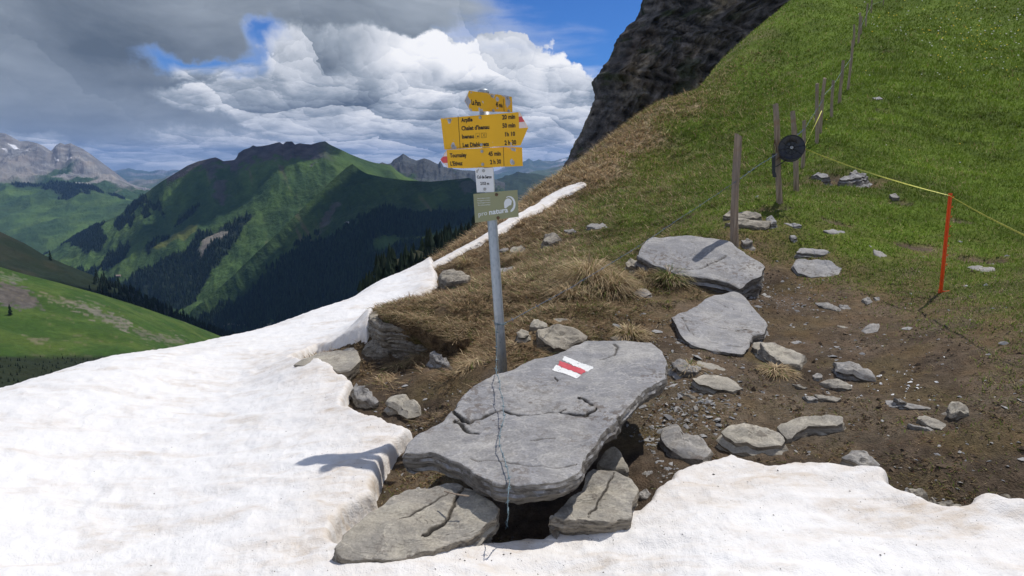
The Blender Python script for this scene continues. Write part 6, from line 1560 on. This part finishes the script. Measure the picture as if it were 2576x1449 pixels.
def sample_polar(n, a0, a1, r0, r1, p=0.0):
    a = rng.uniform(R(a0), R(a1), n); u = rng.uniform(0, 1, n)
    r = r0*(r1/r0)**u
    return np.sin(a)*r, np.cos(a)*r, r
def grad(x, y):
    e_ = .1; return (ground0(x+e_, y)-ground0(x-e_, y))/(2*e_), (ground0(x, y+e_)-ground0(x, y-e_))/(2*e_)
occ = [(o['o'], o['org']) for o in SLABS.values()]
stone_polys = []
for o, org in occ:
    me = o.data; n = len(me.vertices); co = np.empty(n*3); me.vertices.foreach_get('co', co); co = co.reshape(-1, 3)+org
    stone_polys.append((co[:, 0].min(), co[:, 0].max(), co[:, 1].min(), co[:, 1].max()))
def free(x, y, shrink=.12):
    ok = np.ones(len(x), bool)
    for a, b, c, d_ in stone_polys:
        if (b-a) < .12: continue
        cx, cy, rx, ry = (a+b)/2, (c+d_)/2, (b-a)/2*(1-shrink), (d_-c)/2*(1-shrink)
        ok &= (((x-cx)/rx)**2+((y-cy)/ry)**2) > .80
    return ok
def prep(n, a0, a1, r0, r1):
    x, y, r = sample_polar(n, a0, a1, r0, r1)
    s = snow_sd(x, y); s2 = signed_dist(x, y, strip_poly)
    ok = (s < -.015) & (s2 < 0) & free(x, y); x, y, r = x[ok], y[ok], r[ok]
    z = ground(x, y); Wt = land(x, y, z); sm = scar(x, y)[0]; Wt[:, 1] = np.clip(Wt[:, 1]+sm*.9, 0, 1.2); Wt[:, 0] *= 1-.8*sm
    na = fbm(x/1.6, y/1.6, 4, 41); nb = fbm(x/.28, y/.28, 3, 51)
    fs = np.clip(r/7, 1, 3)
    z = z+Wt[:, 2]*np.abs(fbm(x/.22/fs, y/.22/fs, 3, 91))*.055*fs*np.clip(1.5-r/16, 0, 1)
    return x, y, z, r, Wt, na, nb
# dry matted turf
x, y, z, r, Wt, na, nb = prep(410000, -20, 22, 3.4, 36)
keep = rng.uniform(0, 1, len(x)) < np.clip(Wt[:, 2]*1.15-.10-Wt[:, 1]*.45+nb*.8+na*.4, 0, 1)*np.clip(1.15-Wt[:, 0]*.7, .1, 1)
x, y, z, r, na, nb, Wt = x[keep], y[keep], z[keep], r[keep], na[keep], nb[keep], Wt[keep]
gx_, gy_ = grad(x, y); gl = np.hypot(gx_, gy_)+1e-6
ang = np.arctan2(-gy_, -gx_)+rng.normal(0, .75, len(x))+fbm(x/.35, y/.35, 2, 401)*2.4
n = len(x); Lr = rng.uniform(.03, .125, n)*(1+nb*.6)*np.clip(r/7, 1, 2.6); ri = np.clip(rng.beta(1.6, 4.5, n), .05, .95)
tone = rng.uniform(.55, 1.45, n)[:, None]
cb = lerp(np.array([.25, .175, .10])[None], np.array([.56, .44, .27])[None], rng.uniform(0, 1, n)[:, None]**1.7)
cb = lerp(cb, np.array([.17, .10, .05])[None], (rng.uniform(0, 1, n) < .44-.34*sstep(r, 9, 18))[:, None]*.85)
cb = cb*(1+.25*sstep(r, 9, 18))[:, None]
gsel = rng.uniform(0, 1, n) < Wt[:, 0]*.7+.04
cb = np.where(gsel[:, None], np.array([.10, .14, .035])[None], cb)*tone
blades('dry_grass', x, y, z-.004, np.cos(ang), np.sin(ang), Lr, np.maximum(.0032, .0009*r)*rng.uniform(.7, 1.3, n), ri, cb, 'matted dry straw coloured grass on the slope behind the signpost')
# green meadow: short leaves
x, y, z, r, Wt, na, nb = prep(560000, -10, 39, 3.6, 62)
gg_ = Wt[:, 0]+na*.42+nb*.30
keep = rng.uniform(0, 1, len(x)) < sstep(gg_, .18, .72)*(1-.85*sstep(Wt[:, 1]+nb*.4, .4, .8))
x, y, z, r, na, nb, Wt = x[keep], y[keep], z[keep], r[keep], na[keep], nb[keep], Wt[keep]; n = len(x)
ang = rng.uniform(0, 6.283, n); Lr = rng.uniform(.014, .040, n)*np.clip(r/6, 1, 4.0)*(1+.4*nb); ri = rng.uniform(.35, .98, n)
cb = lerp(np.array([.098, .172, .016])[None], np.array([.178, .240, .034])[None], rng.uniform(0, 1, n)[:, None])
yel = rng.uniform(0, 1, n) < np.clip(.22-.26*Wt[:, 0]+.10*(na > .2)+Wt[:, 2]*.38, .015, .8)
cb = np.where(yel[:, None], np.array([.36, .30, .14])[None], cb)*rng.uniform(.82, 1.2, n)[:, None]*(1+.30*na+.15*nb+.45*fbm(x/2.2, y/3.0, 3, 48)+.45*fbm(x/.8, y/.5, 2, 49))[:, None]
blades('meadow_grass', x, y, z-.003, np.cos(ang), np.sin(ang), Lr, np.maximum(.005, .0011*r)*rng.uniform(.7, 1.4, n), ri, cb, 'short green alpine grass covering the hillside', segs=1)
# sparse scraps on the bare soil
x, y, z, r, Wt, na, nb = prep(170000, -22, 40, 2.4, 9)
keep = (rng.uniform(0, 1, len(x)) < np.clip(Wt[:, 1]+.3, 0, 1)*np.clip(.32+nb*1.2+na*.9, .03, 1)); x, y, z, r = x[keep], y[keep], z[keep], r[keep]; n = len(x)
ang = rng.uniform(0, 6.283, n)
cb = np.array([[.20, .13, .06], [.34, .26, .15], [.09, .055, .03], [.13, .14, .030], [.17, .07, .04]])[rng.choice(5, n, p=[.26, .18, .28, .21, .07])]*rng.uniform(.6, 1.3, n)[:, None]
blades('plant_litter', x, y, z, np.cos(ang), np.sin(ang), rng.uniform(.012, .05, n), rng.uniform(.002, .006, n), np.clip(rng.beta(1.2, 6, n), .03, .8), cb, 'dead stems and small leaves scattered over the bare soil', segs=1)

# gravel and soil crumbs: low-poly chips
def chips(name, x, y, z, sz, flat, col, label):
    n = len(x); base = np.array([[1, 0, 0], [.3, .9, 0], [-.8, .6, 0], [-.9, -.5, 0], [.2, -1, 0], [0, 0, 1.0]])
    a = rng.uniform(0, 6.283, n); jit = rng.uniform(.6, 1.3, (n, 6, 3)); b = base[None]*jit
    X = b[..., 0]*np.cos(a)[:, None]-b[..., 1]*np.sin(a)[:, None]*.7; Y = b[..., 0]*np.sin(a)[:, None]+b[..., 1]*np.cos(a)[:, None]*.7; Z = b[..., 2]*flat[:, None]
    tl = rng.normal(0, .25, (n, 2)); Z = Z+X*tl[:, :1]+Y*tl[:, 1:]
    v = np.stack([x[:, None]+X*sz[:, None], y[:, None]+Y*sz[:, None], z[:, None]+Z*sz[:, None]], -1).reshape(-1, 3)
    i = np.arange(n)[:, None]*6; t = np.concatenate([i+np.array([[k, (k+1) % 5, 5]]) for k in range(5)], 0)
    me = mesh_np(name, v, None, t, False, {'col': np.repeat(col, 6, 0)}, [M['vcol']]); return add(name, me, kind='stuff', label=label)
x, y, z, r, Wt, na, nb = prep(110000, -22, 40, 2.3, 9.5)
U_, V_ = unproject_uv(x, y, z)
dens = np.exp(-((U_-1740)/110)**2-((V_-1000)/90)**2)*1.2+np.exp(-((U_-1980)/90)**2-((V_-745)/40)**2)*1.3+np.exp(-((U_-1650)/60)**2-((V_-1130)/90)**2)+np.exp(-((U_-1650)/90)**2-((V_-850)/60)**2)*.6+.09
keep = rng.uniform(0, 1, len(x)) < np.clip(Wt[:, 1]*1.1, 0, 1)*np.clip(dens*(.6+nb), .012, 1); x, y, z, r = x[keep], y[keep], z[keep], r[keep]; n = len(x)
cg = lerp(np.array([.20, .20, .205])[None], np.array([.40, .39, .37])[None], rng.uniform(0, 1, n)[:, None]**1.5)
chips('gravel', x, y, z-.001, rng.lognormal(-4.85, .62, n), rng.uniform(.15, .5, n), cg, 'grey slate chips and gravel scattered on the bare soil')
x, y, z, r, Wt, na, nb = prep(120000, -22, 40, 2.2, 9)
keep = rng.uniform(0, 1, len(x)) < np.clip(Wt[:, 1]*(.45+nb*1.5), 0, 1); x, y, z, r = x[keep], y[keep], z[keep], r[keep]; n = len(x)
cs_ = np.array([.085, .062, .042])[None]*rng.uniform(.5, 1.7, n)[:, None]
chips('soil_crumbs', x, y, z-.003, rng.lognormal(-4.9, .45, n), rng.uniform(.4, .9, n), cs_, 'dark crumbs of earth on the bare ground')
# white quartz flecks on the mud
h_ = hit(rng.normal(2235, 75, 46), rng.normal(958, 22, 46)); n = len(h_)
chips('quartz_flecks', h_[:, 0], h_[:, 1], h_[:, 2]+.002, rng.lognormal(-4.9, .4, n), rng.uniform(.3, .7, n), np.array([.80, .80, .79])[None]*np.ones((n, 1)), 'small bright white flecks of quartz on the brown mud')
# bits of dirt and stems on the snow
x, y, r = sample_polar(22000, -36, 38, 2.0, 6); s = snow_sd(x, y)
pr = np.clip(.12+np.exp(-np.maximum(s, 0)/.25)*.9+fbm(x/.5, y/.3, 3, 500)*.6, .0, 1)*.45
k_ = (s > .05) & (rng.uniform(0, 1, len(x)) < pr); x, y, s = x[k_], y[k_], s[k_]; n = len(x)
z = snow_surface(x, y, s, ST)
chips('snow_dirt', x, y, z+.0005, rng.lognormal(-6.35, .5, n), rng.uniform(.2, .5, n), np.array([.06, .045, .03])[None]*rng.uniform(.5, 2, n)[:, None], 'specks of soil and needles scattered on the snow')

# meadow flowers, upper right, and white scraps on the mud
x, y, r = sample_polar(16000, 22, 40, 14, 60); z = ground(x, y); U_, V_ = unproject_uv(x, y, z)
den = np.exp(-((U_-2480)/190)**2-((V_-60)/95)**2)*np.clip(.55+fbm(x/2, y/2, 3, 333)*1.8, 0, 1)+.012
k_ = rng.uniform(0, 1, len(x)) < den*.30; x, y, z, r = x[k_], y[k_], z[k_], r[k_]; n = len(x)
fc = np.array([[.70, .58, .06], [.66, .66, .60], [.75, .50, .04]])[rng.choice(3, n, p=[.42, .38, .20])]
fs_ = rng.uniform(.0005, .0011, n)*r
v = np.stack([np.stack([x-fs_, y, z+.06*r/20], -1), np.stack([x+fs_, y-fs_*.3, z+.06*r/20], -1), np.stack([x+fs_*.4, y+fs_, z+.06*r/20+fs_*.7], -1), np.stack([x, y+fs_*.2, z+.06*r/20-fs_*.8], -1)], 1).reshape(-1, 3)
i = np.arange(n)[:, None]*4; t = np.concatenate([i+np.array([[0, 1, 2]]), i+np.array([[0, 3, 1]]), i+np.array([[1, 3, 2]]), i+np.array([[0, 2, 3]])], 0)
add('meadow_flowers', mesh_np('meadow_flowers', v, None, t, False, {'col': np.repeat(fc, 4, 0)}, [M['vcol']]), kind='stuff', label='tiny yellow and white flowers dotted over the upper meadow')

# tussocks
# dry grass on the turf bank
n = 9000; a_ = TURF['o'].data; nv_ = len(a_.vertices); co = np.empty(nv_*3); a_.vertices.foreach_get('co', co); co = co.reshape(-1, 3)+TURF['org']
idx = rng.choice(1+56*220, n); idx = 1+(np.sqrt(rng.uniform(0, 1, n))*59).astype(int)*220+rng.integers(0, 220, n); b_ = co[np.clip(idx, 0, nv_-1)]+rng.normal(0, .008, (n, 3))*[1, 1, .2]
cen_ = co[:1+220*60].mean(0); out_ = b_-cen_; ang = np.arctan2(out_[:, 1], out_[:, 0])*.0+np.arctan2(-1, -.55)+rng.normal(0, .9, n)
cb = lerp(np.array([.30, .20, .11])[None], np.array([.60, .48, .30])[None], rng.uniform(0, 1, n)[:, None]**1.4)*rng.uniform(.55, 1.2, n)[:, None]
cb = np.where((rng.uniform(0, 1, n) < .12)[:, None], np.array([.11, .15, .03])[None], cb)
blades('turf_bank_grass', b_[:, 0], b_[:, 1], b_[:, 2], np.cos(ang), np.sin(ang), rng.uniform(.04, .12, n), rng.uniform(.003, .0055, n), np.clip(rng.beta(1.5, 5, n), .03, .9), cb, 'dry grass matted on top of the turf bank by the snow')
def tussock(U, V, rad, n, ln, green, label, lean=0.0, flat=0.0):
    c = hit([U], [V], 0)[0]; r_ = np.random.default_rng(int(U)); a = r_.uniform(0, 6.283, n); rr = rad*np.sqrt(r_.uniform(0, 1, n))*.55
    x = np.cos(a)*rr; y = np.sin(a)*rr*.8
    z = np.array(ground(c[0]+x, c[1]+y))-c[2]+(1-(rr/rad/.55)**2)*rad*.30-.01
    a2 = a+r_.normal(0, .5, n); out_ = rr/(rad*.55)
    ri = np.clip((.88-.62*out_+r_.normal(0, .13, n))*(1-flat), .02, .97); L = ln*r_.uniform(.5, 1.25, n)
    hx, hy = np.cos(a2), np.sin(a2); hx = hx+lean; q = np.hypot(hx, hy); hx, hy = hx/q, hy/q
    s_ = np.stack([-hy, hx, np.zeros(n)], -1); b = np.stack([x, y, z], -1); h = np.stack([hx, hy, np.zeros(n)], -1); up = np.array([0, 0, 1.])
    hor = np.sqrt(1-ri**2); w0 = r_.uniform(.0022, .0045, n)[:, None]/2*1.3
    m1 = b+h*(L*.30*hor)[:, None]+up*(L*.42*ri)[:, None]; m2 = b+h*(L*.68*hor)[:, None]+up*(L*(.62*ri))[:, None]; tip = b+h*(L*(hor*.98+.15))[:, None]+up*(L*(.62*ri-.16*hor))[:, None]
    v = np.stack([b-s_*w0, b+s_*w0, m1+s_*w0, m1-s_*w0, m2+s_*w0*.8, m2-s_*w0*.8, tip], 1).reshape(-1, 3); i = np.arange(n)[:, None]*7
    qd = np.concatenate([i+np.array([[0, 1, 2, 3]]), i+np.array([[3, 2, 4, 5]])], 0); t = i+np.array([[5, 4, 6]])
    cb = lerp(np.array([.36, .25, .14])[None], np.array([.68, .55, .34])[None], r_.uniform(0, 1, n)[:, None]**1.2)
    isg = r_.uniform(0, 1, n) < green*np.clip(1.3-out_, 0, 1); cb = np.where(isg[:, None], np.array([.16, .22, .045])[None], cb)*r_.uniform(.6, 1.2, n)[:, None]
    me = mesh_np('grass_tussock', v, qd, t, False, {'col': np.repeat(cb, 7, 0)}, [M['blade']])
    add('grass_tussock', me, loc=tuple(c), label=label, cat='grass tussock', group='grass tussocks on the slope')
tussock(1480, 722, .34, 1900, .34, .12, 'largest straw coloured tussock, spreading left below the wide pale slab', -.25)
tussock(1540, 735, .22, 900, .26, .15, 'straw tussock joined to the right side of the largest one', .15)
tussock(1685, 712, .17, 1000, .20, .55, 'green topped tussock in front of the wide pale slab')
tussock(1625, 700, .14, 600, .13, .05, 'small brown mat of grass left of the green topped tussock', .2)
tussock(1585, 852, .15, 600, .14, .12, 'dry tuft behind the far edge of the huge slab', .2)
tussock(1950, 938, .15, 420, .12, .1, 'flattened straw tuft below the thick tilted block', 0.0, .7)
tussock(1430, 752, .20, 500, .20, .1, 'loose pale tuft between the sign pole and the largest tussock', -.3)
tussock(1300, 655, .20, 420, .24, .1, 'thin wind blown tuft behind the sign pole', -.5)
tussock(1170, 668, .18, 420, .22, .1, 'wispy tuft above the grey banded boulder', -.4)
tussock(1735, 930, .07, 200, .09, .3, 'small tuft growing between the flat stones at the tip of the huge slab')
tussock(1060, 812, .16, 700, .10, .05, 'dry grass hanging over the layered corner of the turf bank', -.2, .80)
tussock(1190, 922, .17, 700, .10, .1, 'dry overhanging tuft right of the leaning pointed stone', .2, .80)
tussock(1055, 900, .16, 700, .10, .1, 'dry tuft left of the leaning pointed stone', -.1, .80)
tussock(1000, 925, .14, 400, .09, .15, 'low dry tuft near the smooth dark rock face', -.2, .80)
# ------------------------------------------------------------------ clouds overhead that shade the valley, and the air itself
def cloud_mat():
    m = bpy.data.materials.new('cloud'); m.use_nodes = True; t = NT(m.node_tree); b = m.node_tree.nodes['Principled BSDF']
    b.inputs['Base Color'].default_value = rgb(.85, .86, .88); b.inputs['Roughness'].default_value = 1; b.inputs['Specular IOR Level'].default_value = 0
    lw = t.node('ShaderNodeLayerWeight'); lw.inputs[0].default_value = .35
    tr = t.node('ShaderNodeBsdfTransparent'); mx = t.node('ShaderNodeMixShader')
    n = t.noise(worldpos(t), .006, 4, .6)
    t.put(mx.inputs[0], t.m('MULTIPLY', t.mp(lw.outputs['Facing'], .45, 1.0, 1.0, 0.0, True), t.mp(n, .30, .48, .55, 1.0)))
    t.l.new(tr.outputs[0], mx.inputs[1]); t.l.new(b.outputs[0], mx.inputs[2]); t.l.new(mx.outputs[0], m.node_tree.nodes['Material Output'].inputs[0]); return m
M['cloud'] = cloud_mat()
def cloud(tx, ty, tz, rx, ry, rz, alt, label, seed, rot=0.0):
    """cumulus whose shade falls round (tx, ty, tz)"""
    k = (alt-tz)/SD.z; c = np.array([tx+SD.x*k, ty+SD.y*k, alt])
    r_ = np.random.default_rng(seed); nu, nv = 72, 40
    th, ph = np.meshgrid(np.linspace(0, 2*math.pi, nu, endpoint=False), np.linspace(0, math.pi, nv))
    dx = np.sin(ph)*np.cos(th); dy = np.sin(ph)*np.sin(th); dz = np.cos(ph)
    m = 1+fbm(dx*2.2+dz*1.7+seed, dy*2.2-dz*1.3, 5, 600+seed)*.55+np.abs(fbm(dx*4+dz, dy*4+dz*2, 4, 620+seed))*.3
    x = dx*rx*m; y = dy*ry*m; z = np.where(dz > 0, dz*rz*m*1.3, dz*rz*.45*m)
    ca, sa = math.cos(rot), math.sin(rot); X = x*ca-y*sa; Y = x*sa+y*ca
    me = mesh_np('cloud', np.stack([X, Y, z], -1).reshape(-1, 3), grid_quads(nv, nu, True)[:, ::-1], None, True, mats=[M['cloud']])
    add('cloud', me, loc=tuple(c), label=label, cat='cloud', group='clouds overhead beyond the top of the frame')
for args in CLOUDS: cloud(*args)
def haze():
    m = bpy.data.materials.new('haze'); m.use_nodes = True; nt = m.node_tree; nt.nodes.clear()
    pv = nt.nodes.new('ShaderNodeVolumePrincipled'); pv.inputs['Color'].default_value = rgb(.26, .50, 1.0); pv.inputs['Density'].default_value = HAZE_D; pv.inputs['Anisotropy'].default_value = .1
    o = nt.nodes.new('ShaderNodeOutputMaterial'); nt.links.new(pv.outputs[0], o.inputs['Volume'])
    x0, x1, y0, y1, z0, z1 = -29000, 29000, -2500, 27500, -3300, 690
    v = [(x, y, z) for z in (z0, z1) for y in (y0, y1) for x in (x0, x1)]
    me = mesh_np('haze', v, [(0, 2, 3, 1), (4, 5, 7, 6), (0, 1, 5, 4), (2, 6, 7, 3), (0, 4, 6, 2), (1, 3, 7, 5)], None, False, mats=[m])
    add('haze', me, kind='stuff', label='thin blue mountain air')
haze()
